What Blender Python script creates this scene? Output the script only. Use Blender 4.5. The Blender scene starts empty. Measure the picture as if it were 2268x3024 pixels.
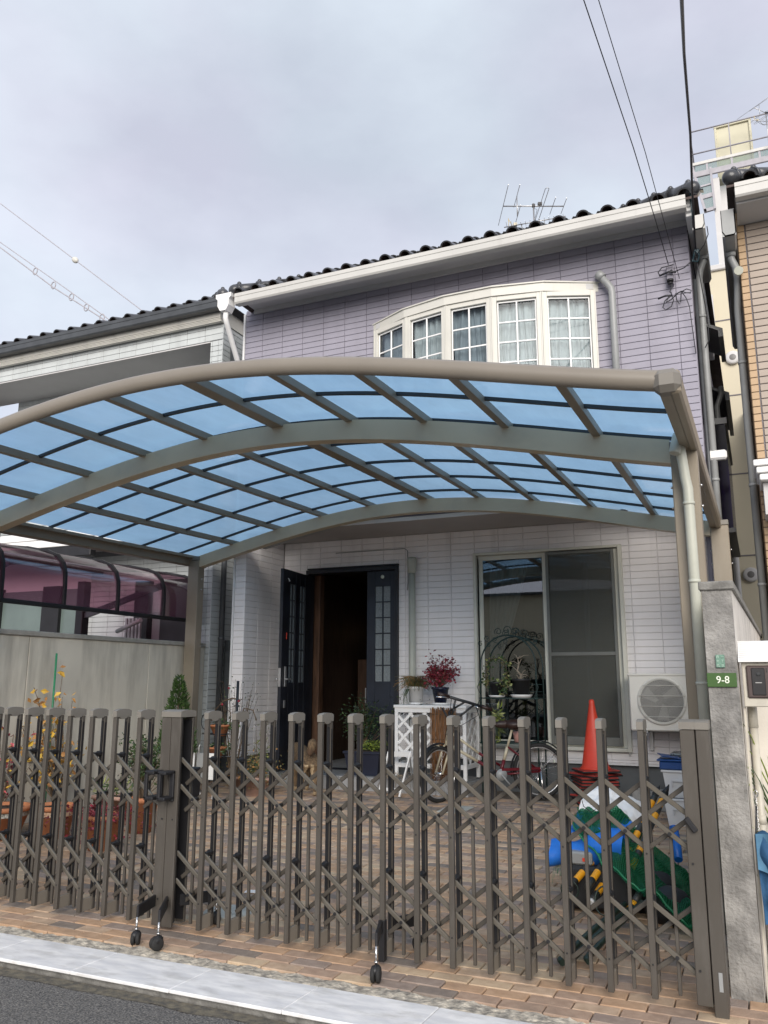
import bpy, math, random
from mathutils import Vector, Matrix
import numpy as np
PI = math.pi
S = bpy.context.scene
COL = S.collection
rad = math.radians

# ---------------------------------------------------------------- camera
cam_d = bpy.data.cameras.new('camera'); cam = bpy.data.objects.new('camera', cam_d); COL.objects.link(cam)
_p, _y, _r = rad(11.6), rad(24.2), rad(0.15)
_h = Vector((-math.sin(_y)*math.cos(_p), math.cos(_y)*math.cos(_p), math.sin(_p)))
_rt = Vector((math.cos(_y), math.sin(_y), 0)); _up = _rt.cross(_h)
_rt, _up = _rt*math.cos(_r)+_up*math.sin(_r), _up*math.cos(_r)-_rt*math.sin(_r)
_m = Matrix((( _rt.x, _up.x, -_h.x), (_rt.y, _up.y, -_h.y), (_rt.z, _up.z, -_h.z)))
CAM = Vector((0, 0, 1.37))
cam.matrix_world = Matrix.Translation(CAM) @ _m.to_4x4()
cam_d.sensor_fit = 'VERTICAL'; cam_d.sensor_height = 24; cam_d.lens = 24*2450/3024
cam_d.clip_start = .05; cam_d.clip_end = 2000
S.camera = cam

# ---------------------------------------------------------------- sky, sun, exposure
SUN_EL, SUN_AZ = rad(22), rad(158)      # low behind the camera, to its right, softened by cloud
w = bpy.data.worlds.new('World'); S.world = w; w.use_nodes = True
nt = w.node_tree; nt.nodes.clear()
def wn(t, **k):
    n = nt.nodes.new(t)
    for a, b in k.items(): setattr(n, a, b)
    return n
out = wn('ShaderNodeOutputWorld'); bg = wn('ShaderNodeBackground'); bg.inputs[1].default_value = .1
sky = wn('ShaderNodeTexSky', sky_type='NISHITA', sun_disc=False, sun_elevation=SUN_EL, sun_rotation=SUN_AZ)
tc = wn('ShaderNodeTexCoord'); mp = wn('ShaderNodeMapping'); mp.inputs['Scale'].default_value = (1, 1, 1.9)
n1 = wn('ShaderNodeTexNoise'); n1.inputs['Scale'].default_value = 3.2; n1.inputs['Detail'].default_value = 6; n1.inputs['Roughness'].default_value = .52
n2 = wn('ShaderNodeTexNoise'); n2.inputs['Scale'].default_value = 1.7; n2.inputs['Detail'].default_value = 4
cr = wn('ShaderNodeValToRGB')
cr.color_ramp.elements[0].position = .32; cr.color_ramp.elements[0].color = (2.32, 2.38, 2.72, 1)
cr.color_ramp.elements[1].position = .68; cr.color_ramp.elements[1].color = (3.02, 3.12, 3.42, 1)
cr2 = wn('ShaderNodeValToRGB')
cr2.color_ramp.elements[0].position = .38; cr2.color_ramp.elements[0].color = (1.0, .97, 1.02, 1)
cr2.color_ramp.elements[1].position = .62; cr2.color_ramp.elements[1].color = (.94, 1.0, 1.01, 1)
mul = wn('ShaderNodeMixRGB', blend_type='MULTIPLY'); mul.inputs[0].default_value = 1
sep = wn('ShaderNodeSeparateXYZ'); mr = wn('ShaderNodeMapRange')
mr.inputs['From Min'].default_value = .0; mr.inputs['From Max'].default_value = .55; mr.inputs['To Min'].default_value = 1.24; mr.inputs['To Max'].default_value = 1.0
mul2 = wn('ShaderNodeMixRGB', blend_type='MULTIPLY'); mul2.inputs[0].default_value = 1
mix = wn('ShaderNodeMixRGB'); mix.inputs[0].default_value = .96
L = nt.links.new
L(tc.outputs['Generated'], mp.inputs[0]); L(mp.outputs[0], n1.inputs['Vector']); L(mp.outputs[0], n2.inputs['Vector'])
L(n1.outputs['Fac'], cr.inputs[0]); L(n2.outputs['Fac'], cr2.inputs[0])
L(cr.outputs[0], mul.inputs[1]); L(cr2.outputs[0], mul.inputs[2])
L(tc.outputs['Generated'], sep.inputs[0]); L(sep.outputs[2], mr.inputs['Value'])
L(mul.outputs[0], mul2.inputs[1]); L(mr.outputs[0], mul2.inputs[2])
L(sky.outputs[0], mix.inputs[1]); L(mul2.outputs[0], mix.inputs[2]); L(mix.outputs[0], bg.inputs[0]); L(bg.outputs[0], out.inputs[0])
sd = bpy.data.lights.new('sun', 'SUN'); sd.energy = 1.5; sd.angle = rad(42); sd.color = (1, .93, .85)
so = bpy.data.objects.new('sun', sd); COL.objects.link(so)
so.rotation_euler = (PI/2 - SUN_EL, 0, PI - SUN_AZ)   # light comes from azimuth SUN_AZ (clockwise from +Y)
vs = S.view_settings; vs.view_transform = 'Standard'; vs.look = 'None'; vs.exposure = 1.45; vs.gamma = 1; vs.use_curve_mapping = False
S.cycles.max_bounces = 8; S.cycles.transparent_max_bounces = 16

# ---------------------------------------------------------------- materials
def mat(name, c, rough=.7, var=.12, vs_=6., bump=0., bs=60., metal=0., spec=.5, c2=None, mixscale=None, stretch=(1, 1, 1), detail=4, emit=None):
    m = bpy.data.materials.new(name); m.use_nodes = True
    t = m.node_tree; N = t.nodes; K = t.links.new
    b = N['Principled BSDF']; b.inputs['Roughness'].default_value = rough; b.inputs['Metallic'].default_value = metal
    b.inputs['Specular IOR Level'].default_value = spec
    g = N.new('ShaderNodeNewGeometry'); mpn = N.new('ShaderNodeMapping'); mpn.inputs['Scale'].default_value = stretch
    K(g.outputs['Position'], mpn.inputs[0])
    n = N.new('ShaderNodeTexNoise'); n.inputs['Scale'].default_value = vs_; n.inputs['Detail'].default_value = detail
    K(mpn.outputs[0], n.inputs['Vector'])
    r = N.new('ShaderNodeValToRGB')
    ca = c2 if c2 else tuple(x*(1-var) for x in c); cb = c if c2 else tuple(min(1, x*(1+var)) for x in c)
    r.color_ramp.elements[0].position = .35; r.color_ramp.elements[1].position = .65
    r.color_ramp.elements[0].color = (*ca, 1); r.color_ramp.elements[1].color = (*cb, 1)
    K(n.outputs['Fac'], r.inputs[0]); K(r.outputs[0], b.inputs['Base Color'])
    if bump:
        n2 = N.new('ShaderNodeTexNoise'); n2.inputs['Scale'].default_value = bs; n2.inputs['Detail'].default_value = 5
        K(mpn.outputs[0], n2.inputs['Vector'])
        bp = N.new('ShaderNodeBump'); bp.inputs['Strength'].default_value = bump; bp.inputs['Distance'].default_value = .01
        K(n2.outputs['Fac'], bp.inputs['Height']); K(bp.outputs[0], b.inputs['Normal'])
    if emit:
        b.inputs['Emission Color'].default_value = (*emit[0], 1); b.inputs['Emission Strength'].default_value = emit[1]
    return m
def objvar(m, amt=.08):
    """small shift of value from one object to the next"""
    t = m.node_tree; b = t.nodes['Principled BSDF']; l = b.inputs['Base Color'].links[0]; s = l.from_socket
    oi = t.nodes.new('ShaderNodeObjectInfo'); hs = t.nodes.new('ShaderNodeHueSaturation'); r = t.nodes.new('ShaderNodeMapRange')
    r.inputs['To Min'].default_value = 1-amt; r.inputs['To Max'].default_value = 1+amt
    t.links.new(oi.outputs['Random'], r.inputs['Value']); t.links.new(r.outputs[0], hs.inputs['Value'])
    t.links.new(s, hs.inputs['Color']); t.links.new(hs.outputs[0], b.inputs['Base Color'])
    return m
def stains(m, col, scale=(9, 9, .7), lo=.52, hi=.72, amt=.7, sc=1.):
    """streaky dirt over the base colour"""
    t = m.node_tree; N = t.nodes; K = t.links.new; b = N['Principled BSDF']; s = b.inputs['Base Color'].links[0].from_socket
    g = N.new('ShaderNodeNewGeometry'); mp_ = N.new('ShaderNodeMapping'); mp_.inputs['Scale'].default_value = scale
    n = N.new('ShaderNodeTexNoise'); n.inputs['Scale'].default_value = sc; n.inputs['Detail'].default_value = 6; n.inputs['Roughness'].default_value = .6
    r = N.new('ShaderNodeMapRange'); r.inputs['From Min'].default_value = lo; r.inputs['From Max'].default_value = hi; r.inputs['To Max'].default_value = amt
    x = N.new('ShaderNodeMixRGB'); x.inputs[2].default_value = (*col, 1)
    K(g.outputs['Position'], mp_.inputs[0]); K(mp_.outputs[0], n.inputs['Vector']); K(n.outputs['Fac'], r.inputs['Value'])
    K(r.outputs[0], x.inputs[0]); K(s, x.inputs[1]); K(x.outputs[0], b.inputs['Base Color'])
    return m
def glass_mat(name, tint=(1, 1, 1), rough=.0, refl=1.45, base=.05):
    m = bpy.data.materials.new(name); m.use_nodes = True; t = m.node_tree; t.nodes.clear(); K = t.links.new
    o = t.nodes.new('ShaderNodeOutputMaterial'); tr = t.nodes.new('ShaderNodeBsdfTransparent'); tr.inputs[0].default_value = (*tint, 1)
    gl = t.nodes.new('ShaderNodeBsdfGlossy'); gl.inputs['Roughness'].default_value = rough; gl.inputs[0].default_value = (.95, .97, 1, 1)
    fr = t.nodes.new('ShaderNodeFresnel'); fr.inputs[0].default_value = refl
    ad = t.nodes.new('ShaderNodeMath'); ad.operation = 'ADD'; ad.inputs[1].default_value = base; ad.use_clamp = True
    mx = t.nodes.new('ShaderNodeMixShader'); K(fr.outputs[0], ad.inputs[0]); K(ad.outputs[0], mx.inputs[0]); K(tr.outputs[0], mx.inputs[1]); K(gl.outputs[0], mx.inputs[2]); K(mx.outputs[0], o.inputs[0])
    return m
def panel_mat(name, trans, diff, f, gloss=.05):
    """tinted plastic sheet: partly clear, partly scattering"""
    m = bpy.data.materials.new(name); m.use_nodes = True; t = m.node_tree; t.nodes.clear(); K = t.links.new
    o = t.nodes.new('ShaderNodeOutputMaterial'); tr = t.nodes.new('ShaderNodeBsdfTransparent'); tr.inputs[0].default_value = (*trans, 1)
    tl = t.nodes.new('ShaderNodeBsdfTranslucent'); tl.inputs[0].default_value = (*diff, 1)
    gl = t.nodes.new('ShaderNodeBsdfGlossy'); gl.inputs['Roughness'].default_value = .12
    fr = t.nodes.new('ShaderNodeFresnel'); fr.inputs[0].default_value = 1.35
    m1 = t.nodes.new('ShaderNodeMixShader'); m1.inputs[0].default_value = f
    g = t.nodes.new('ShaderNodeNewGeometry'); mp_ = t.nodes.new('ShaderNodeMapping'); mp_.inputs['Scale'].default_value = (3.2, .8, 3)
    nz = t.nodes.new('ShaderNodeTexNoise'); nz.inputs['Scale'].default_value = 1.6; nz.inputs['Detail'].default_value = 7; nz.inputs['Roughness'].default_value = .62
    mr_ = t.nodes.new('ShaderNodeMapRange'); mr_.inputs['From Min'].default_value = .3; mr_.inputs['From Max'].default_value = .72; mr_.inputs['To Min'].default_value = f*.93; mr_.inputs['To Max'].default_value = min(1, f*1.1)
    K(g.outputs['Position'], mp_.inputs[0]); K(mp_.outputs[0], nz.inputs['Vector']); K(nz.outputs['Fac'], mr_.inputs['Value']); K(mr_.outputs[0], m1.inputs[0])
    m2 = t.nodes.new('ShaderNodeMixShader'); mu = t.nodes.new('ShaderNodeMath'); mu.operation = 'MULTIPLY'; mu.inputs[1].default_value = gloss
    K(tr.outputs[0], m1.inputs[1]); K(tl.outputs[0], m1.inputs[2]); K(fr.outputs[0], mu.inputs[0]); K(mu.outputs[0], m2.inputs[0])
    K(m1.outputs[0], m2.inputs[1]); K(gl.outputs[0], m2.inputs[2]); K(m2.outputs[0], o.inputs[0])
    return m
M = {}
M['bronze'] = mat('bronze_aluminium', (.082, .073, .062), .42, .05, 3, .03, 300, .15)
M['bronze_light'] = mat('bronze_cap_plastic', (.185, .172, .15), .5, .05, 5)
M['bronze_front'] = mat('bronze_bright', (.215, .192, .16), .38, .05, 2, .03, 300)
M['satin_bar'] = mat('satin_bar', (.16, .145, .12), .36, .06, 4, metal=.5)
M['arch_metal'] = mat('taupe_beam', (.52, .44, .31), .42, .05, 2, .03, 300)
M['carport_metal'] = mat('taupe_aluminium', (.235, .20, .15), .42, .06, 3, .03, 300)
M['black'] = mat('black_plastic', (.012, .012, .014), .5, .2)
M['blackmetal'] = mat('black_metal', (.02, .022, .025), .4, .2)
M['chrome'] = mat('chrome', (.7, .7, .7), .18, .05, metal=1)
M['silver'] = mat('silver_metal', (.5, .5, .5), .35, .1, metal=.8)
M['blue_panel'] = panel_mat('blue_polycarbonate', (.17, .33, .48), (.33, .55, .78), .84, .3)
M['purple_panel'] = panel_mat('purple_polycarbonate', (.50, .27, .36), (.27, .13, .21), .30, .3)
M['violet_panel'] = panel_mat('violet_polycarbonate', (.35, .25, .6), (.3, .22, .5), .5, .8)
M['purple'] = objvar(mat('lilac_siding', (.30, .288, .345), .62, .035, 2.2, .12, 240), .018)
M['purple_joint'] = mat('lilac_joint', (.215, .205, .245), .8, .05)
M['white_sid'] = objvar(mat('white_siding', (.88, .855, .85), .6, .03, 2, .12, 240), .018)
M['white_joint'] = mat('white_joint', (.74, .72, .72), .8, .05)
M['grey_tile'] = objvar(mat('pale_grey_wall_tile', (.50, .53, .53), .5, .04, 3, .08, 200), .03)
M['grey_joint'] = mat('grey_tile_joint', (.17, .18, .19), .9, .05)
M['beige_tile'] = objvar(mat('beige_wall_tile', (.36, .30, .25), .55, .05, 3, .1, 200), .05)
M['orange_tile'] = objvar(mat('orange_corner_tile', (.45, .31, .18), .55, .06, 3, .1, 200), .06)
M['beige_joint'] = mat('beige_tile_joint', (.16, .15, .16), .9, .05)
M['cream'] = mat('cream_paint', (.57, .56, .51), .45, .04, 3)
M['white_paint'] = mat('white_paint', (.78, .78, .77), .4, .03, 3)
M['gutter'] = mat('offwhite_gutter', (.52, .515, .49), .4, .04, 2)
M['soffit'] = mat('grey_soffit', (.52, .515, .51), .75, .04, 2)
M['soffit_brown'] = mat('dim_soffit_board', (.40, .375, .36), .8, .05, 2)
M['darkgrey'] = mat('dark_grey_gutter', (.055, .06, .065), .4, .15)
M['pipe_grey'] = mat('grey_pipe', (.28, .29, .29), .4, .06)
M['pipe_green'] = mat('sage_pipe', (.48, .49, .42), .42, .06, 4)
M['roof_tile'] = objvar(mat('glazed_black_roof_tile', (.045, .047, .052), .3, .25, 8, .05, 80), .2)
M['roof_in'] = mat('roof_tile_underside', (.07, .05, .045), .8, .2)
M['mortar_roof'] = mat('tan_roof_mortar', (.5, .38, .28), .9, .1)
M['foundation'] = mat('foundation_concrete', (.13, .14, .145), .9, .15, 3, .3, 60)
M['concrete'] = stains(mat('wall_concrete', (.60, .565, .48), .85, .06, 1.6, .12, 90), (.27, .25, .21), (5, 5, .8), .46, .70, .65)
M['cap_concrete'] = mat('concrete_coping', (.30, .29, .26), .9, .15, 8, .3, 60)
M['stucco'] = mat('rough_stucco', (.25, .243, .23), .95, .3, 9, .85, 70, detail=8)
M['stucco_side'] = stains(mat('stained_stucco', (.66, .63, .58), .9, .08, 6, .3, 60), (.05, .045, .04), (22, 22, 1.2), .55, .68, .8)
M['cap_dark'] = mat('weathered_coping', (.22, .215, .20), .95, .3, 20, .5, 80)
M['asphalt'] = mat('asphalt', (.21, .20, .185), .85, .55, 120, .9, 110, c2=(.055, .055, .055), detail=3)
M['roughstone'] = mat('broken_concrete', (.56, .51, .42), .95, .5, 22, 1.0, 60, c2=(.20, .185, .16), detail=8)
M['slab'] = mat('white_marble_tile', (.92, .915, .90), .4, .05, 5.5, .08, 30, c2=(.70, .705, .715), stretch=(1, 3, 1), detail=6)
M['porch'] = mat('porch_tile', (.30, .30, .30), .7, .12, 9, .15, 60)
M['porch_blue'] = mat('blue_grey_tile', (.12, .15, .21), .6, .15, 9)
M['sand'] = mat('joint_sand', (.13, .105, .08), .95, .3, 30, .4, 100)
M['dirt'] = mat('dark_ground', (.16, .15, .14), .95, .2, 4, .3, 50)
pav_cols = [((.50, .335, .215), (.41, .265, .165)), ((.42, .30, .22), (.34, .235, .17)), ((.33, .26, .215), (.26, .20, .165)), ((.25, .205, .17), (.20, .165, .14)), ((.56, .43, .29), (.47, .345, .23)), ((.53, .39, .275), (.42, .30, .205))]
PAV = [stains(mat('paver_%s' % n, a, .9, .1, 18, .35, 120, c2=b), (.10, .085, .07), (3, 3, 3), .52, .75, .55) for n, (a, b) in zip(('orange', 'brown', 'dark_brown', 'grey', 'sand', 'tan'), pav_cols)]
M['door'] = mat('dark_navy_door', (.012, .014, .02), .45, .3, 4)
M['door_side'] = mat('navy_side_door', (.016, .022, .035), .5, .2, 4)
M['frost'] = mat('obscure_glass', (.22, .25, .26), .25, .15, 60, .6, 120)
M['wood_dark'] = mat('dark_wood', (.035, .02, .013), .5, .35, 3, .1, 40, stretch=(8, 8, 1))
M['wood_mid'] = mat('brown_wood', (.09, .045, .025), .5, .35, 3, .1, 40, stretch=(8, 8, 1))
M['glass'] = glass_mat('window_glass', (.55, .6, .6), base=.09)
M['glass_up'] = glass_mat('upper_window_glass', (.80, .84, .85), refl=1.25, base=.0)
def screen_mat():
    m = bpy.data.materials.new('insect_screen'); m.use_nodes = True; t = m.node_tree; b = t.nodes['Principled BSDF']; b.inputs['Base Color'].default_value = (.11, .115, .10, 1); b.inputs['Roughness'].default_value = .7
    tr = t.nodes.new('ShaderNodeBsdfTransparent'); mx = t.nodes.new('ShaderNodeMixShader'); mx.inputs[0].default_value = .42
    t.links.new(tr.outputs[0], mx.inputs[1]); t.links.new(b.outputs[0], mx.inputs[2]); t.links.new(mx.outputs[0], t.nodes['Material Output'].inputs[0]); return m
M['screen'] = screen_mat()
M['curtain'] = mat('white_curtain', (.62, .62, .62), .9, .05, 8)
M['curtain_grey'] = mat('pleated_grey_curtain', (.36, .38, .41), .9, .08, 8)
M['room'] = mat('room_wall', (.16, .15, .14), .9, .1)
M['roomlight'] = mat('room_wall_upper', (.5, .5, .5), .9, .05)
M['sash_cream'] = mat('cream_sash', (.66, .655, .57), .4, .04, 4)
M['screen_frame'] = mat('grey_screen_frame', (.16, .165, .15), .45, .08)
M['ac'] = mat('ac_case', (.66, .65, .60), .45, .04, 4)
M['ac_dark'] = mat('ac_inside', (.03, .032, .034), .7, .2)
M['green_sign'] = mat('green_plate', (.04, .10, .02), .4, .05)
M['sign_white'] = mat('white_lettering', (.75, .80, .68), .5, .03)
M['old_green'] = mat('faded_green_plate', (.14, .26, .20), .6, .15, 60)
M['pale_green'] = mat('pale_green_lettering', (.42, .58, .48), .6, .05)
M['intercom'] = mat('brown_intercom', (.075, .055, .052), .35, .1)
M['steel'] = mat('brushed_cream_steel', (.50, .47, .40), .45, .1, 12)
M['terra'] = mat('terracotta', (.42, .165, .075), .8, .15, 8, .2, 60)
M['terra_pink'] = mat('pink_terracotta', (.40, .26, .21), .85, .12, 10, .3, 60)
M['pot_white'] = mat('white_pot', (.70, .69, .67), .5, .04)
M['pot_navy'] = mat('navy_pot', (.012, .014, .035), .25, .1)
M['pot_black'] = mat('black_pot', (.02, .02, .02), .5, .1)
M['pot_pink'] = mat('pink_pot', (.62, .34, .30), .5, .05)
M['planter_blue'] = mat('blue_black_planter', (.018, .022, .04), .4, .1)
M['soil'] = mat('potting_soil', (.05, .035, .025), .95, .3, 40)
M['bark'] = mat('bark', (.12, .085, .055), .9, .25, 30, .4, 80)
M['bark_pale'] = mat('pale_bark', (.30, .25, .19), .9, .2, 30, .3, 80)
def leafmat(n, c, c2=None, var=.35):
    return mat(n, c, .55, var, 25, c2=c2)
M['leaf_red'] = leafmat('leaf_red', (.34, .03, .05), (.16, .016, .03))
M['leaf_red2'] = leafmat('leaf_dark_red', (.14, .018, .03))
M['leaf_pink'] = leafmat('leaf_pink', (.50, .10, .12))
M['leaf_yellow'] = leafmat('leaf_yellow', (.62, .42, .05), (.5, .28, .05))
M['leaf_orange'] = leafmat('leaf_ochre', (.42, .23, .06), (.30, .14, .05))
M['leaf_green'] = leafmat('leaf_green', (.045, .085, .025))
M['leaf_dark'] = leafmat('leaf_dark_green', (.018, .035, .015))
M['leaf_lime'] = leafmat('leaf_lime', (.17, .22, .03))
M['leaf_conifer'] = leafmat('leaf_conifer', (.07, .14, .03), (.03, .07, .018))
M['leaf_olive'] = leafmat('leaf_olive', (.16, .14, .06))
M['leaf_variegated'] = leafmat('leaf_cream_green', (.40, .42, .16), (.12, .16, .04))
M['pole_green'] = mat('green_garden_pole', (.02, .20, .09), .4, .1)
M['bamboo'] = mat('reed_screen', (.20, .09, .032), .7, .45, 40, .5, 90, stretch=(3, 3, .3))
M['cone'] = mat('traffic_cone_red', (.66, .055, .025), .45, .08)
M['cone_dark'] = mat('grimy_red', (.33, .035, .025), .6, .3, 14)
M['rubber'] = mat('tyre_rubber', (.018, .018, .018), .8, .2)
M['rim'] = mat('alloy_rim', (.55, .55, .55), .3, .05, metal=.7)
M['bike_red'] = mat('bicycle_red', (.12, .008, .014), .28, .1)
M['bike_cream'] = mat('bicycle_cream', (.50, .45, .33), .4, .08)
M['saddle'] = mat('brown_leather', (.035, .018, .014), .45, .2)
M['box_blue'] = mat('blue_lid', (.012, .06, .22), .4, .08)
M['box_white'] = mat('white_box', (.68, .70, .72), .5, .04)
M['block'] = mat('concrete_block', (.30, .295, .28), .95, .15, 20, .4, 80)
M['tarp_blue'] = mat('blue_sheet', (.015, .16, .62), .38, .08, 5, .12, 14)
M['tarp_white'] = mat('white_sheet', (.72, .73, .74), .5, .04, 5, .2, 14)
M['stripe_yellow'] = mat('yellow_band', (.75, .34, .015), .4, .06)
M['stripe_black'] = mat('black_band', (.03, .032, .03), .45, .1)
M['hose'] = mat('dark_green_hose', (.018, .035, .025), .4, .1)
M['bin'] = mat('charcoal_container', (.014, .015, .017), .6, .15)
M['fur'] = mat('brindle_fur', (.23, .15, .08), .9, .6, 26, .6, 260, c2=(.085, .055, .032), stretch=(2, 2, .5), detail=6)
M['fur_pale'] = mat('pale_fur', (.45, .34, .21), .9, .25, 22, .5, 260)
M['fur_dark'] = mat('dark_fur', (.10, .06, .035), .9, .3, 22, .5, 260)
M['denim'] = mat('blue_canvas', (.025, .10, .22), .8, .25, 8, .3, 60)
M['denim_light'] = mat('faded_blue_canvas', (.08, .20, .32), .8, .2, 8, .3, 60)
M['far_cream'] = mat('far_cream_wall', (.56, .51, .385), .7, .03, .6)
M['far_grey'] = mat('far_grey_steel', (.36, .35, .38), .6, .08)
M['far_white'] = mat('far_white_wall', (.55, .545, .54), .7, .03)
M['tank'] = mat('cream_water_tank', (.50, .475, .35), .5, .06, 1.5)
M['cable'] = mat('black_cable', (.012, .013, .018), .5, .1)
M['cable_teal'] = mat('teal_black_cable', (.01, .035, .045), .4, .1)
M['paper'] = mat('white_paper', (.75, .75, .74), .8, .03)
M['lamp'] = mat('small_lamp', (.8, .6, .4), .5, .05, emit=((1, .62, .3), 6))
M['manhole'] = mat('pale_cover', (.42, .42, .38), .8, .15, 12, .3, 80)
M['vent'] = mat('round_vent', (.16, .155, .15), .5, .1)
M['orange'] = mat('amber_reflector', (.6, .2, .02), .3, .1)
stains(M['purple'], (.20, .19, .22), (5, 5, .5), .5, .8, .35); stains(M['white_sid'], (.42, .41, .41), (5, 5, .45), .52, .8, .35); stains(M['grey_tile'], (.25, .26, .26), (5, 5, .5), .5, .8, .4)
stains(M['slab'], (.42, .41, .38), (5, 11, 3), .5, .72, .6); stains(M['bronze'], (.15, .14, .125), (14, 14, 2.5), .52, .75, .45); stains(M['gutter'], (.28, .27, .25), (6, 6, 1), .55, .8, .35); stains(M['cream'], (.33, .32, .29), (8, 8, 1), .56, .8, .3)
stains(M['asphalt'], (.30, .285, .25), (60, 60, 60), .60, .66, .6); stains(M['carport_metal'], (.3, .28, .24), (8, 3, 3), .54, .75, .3); stains(M['arch_metal'], (.27, .25, .21), (2.5, 3, 3), .5, .75, .35)
def mesh_net(name, col, sc):
    """knotted net: strands of real colour with open holes between them"""
    m = bpy.data.materials.new(name); m.use_nodes = True; t = m.node_tree; K = t.links.new; b = t.nodes['Principled BSDF']
    b.inputs['Base Color'].default_value = (*col, 1); b.inputs['Roughness'].default_value = .6
    tl = t.nodes.new('ShaderNodeBsdfTranslucent'); tl.inputs[0].default_value = (*[min(1, c*2.2) for c in col], 1)
    uv = t.nodes.new('ShaderNodeUVMap'); tr = t.nodes.new('ShaderNodeBsdfTransparent'); tr.inputs[0].default_value = (.55, .8, .65, 1)
    sp = t.nodes.new('ShaderNodeSeparateXYZ'); K(uv.outputs[0], sp.inputs[0]); vals = []
    for ax in (0, 1):
        a = t.nodes.new('ShaderNodeMath'); a.operation = 'MULTIPLY'; a.inputs[1].default_value = sc; K(sp.outputs[ax], a.inputs[0])
        f = t.nodes.new('ShaderNodeMath'); f.operation = 'FRACT'; K(a.outputs[0], f.inputs[0])
        g = t.nodes.new('ShaderNodeMath'); g.operation = 'LESS_THAN'; g.inputs[1].default_value = .34; K(f.outputs[0], g.inputs[0]); vals.append(g)
    mx = t.nodes.new('ShaderNodeMath'); mx.operation = 'MAXIMUM'; K(vals[0].outputs[0], mx.inputs[0]); K(vals[1].outputs[0], mx.inputs[1])
    o = t.nodes['Material Output']; m0 = t.nodes.new('ShaderNodeMixShader'); m0.inputs[0].default_value = .35
    K(b.outputs[0], m0.inputs[1]); K(tl.outputs[0], m0.inputs[2])
    m1 = t.nodes.new('ShaderNodeMixShader'); K(mx.outputs[0], m1.inputs[0]); K(tr.outputs[0], m1.inputs[1]); K(m0.outputs[0], m1.inputs[2]); K(m1.outputs[0], o.inputs[0])
    return m
M['net'] = mesh_net('green_net', (.010, .135, .06), 84)
M['mesh_panel'] = mesh_net('expanded_metal', (.30, .29, .32), 26)

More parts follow.
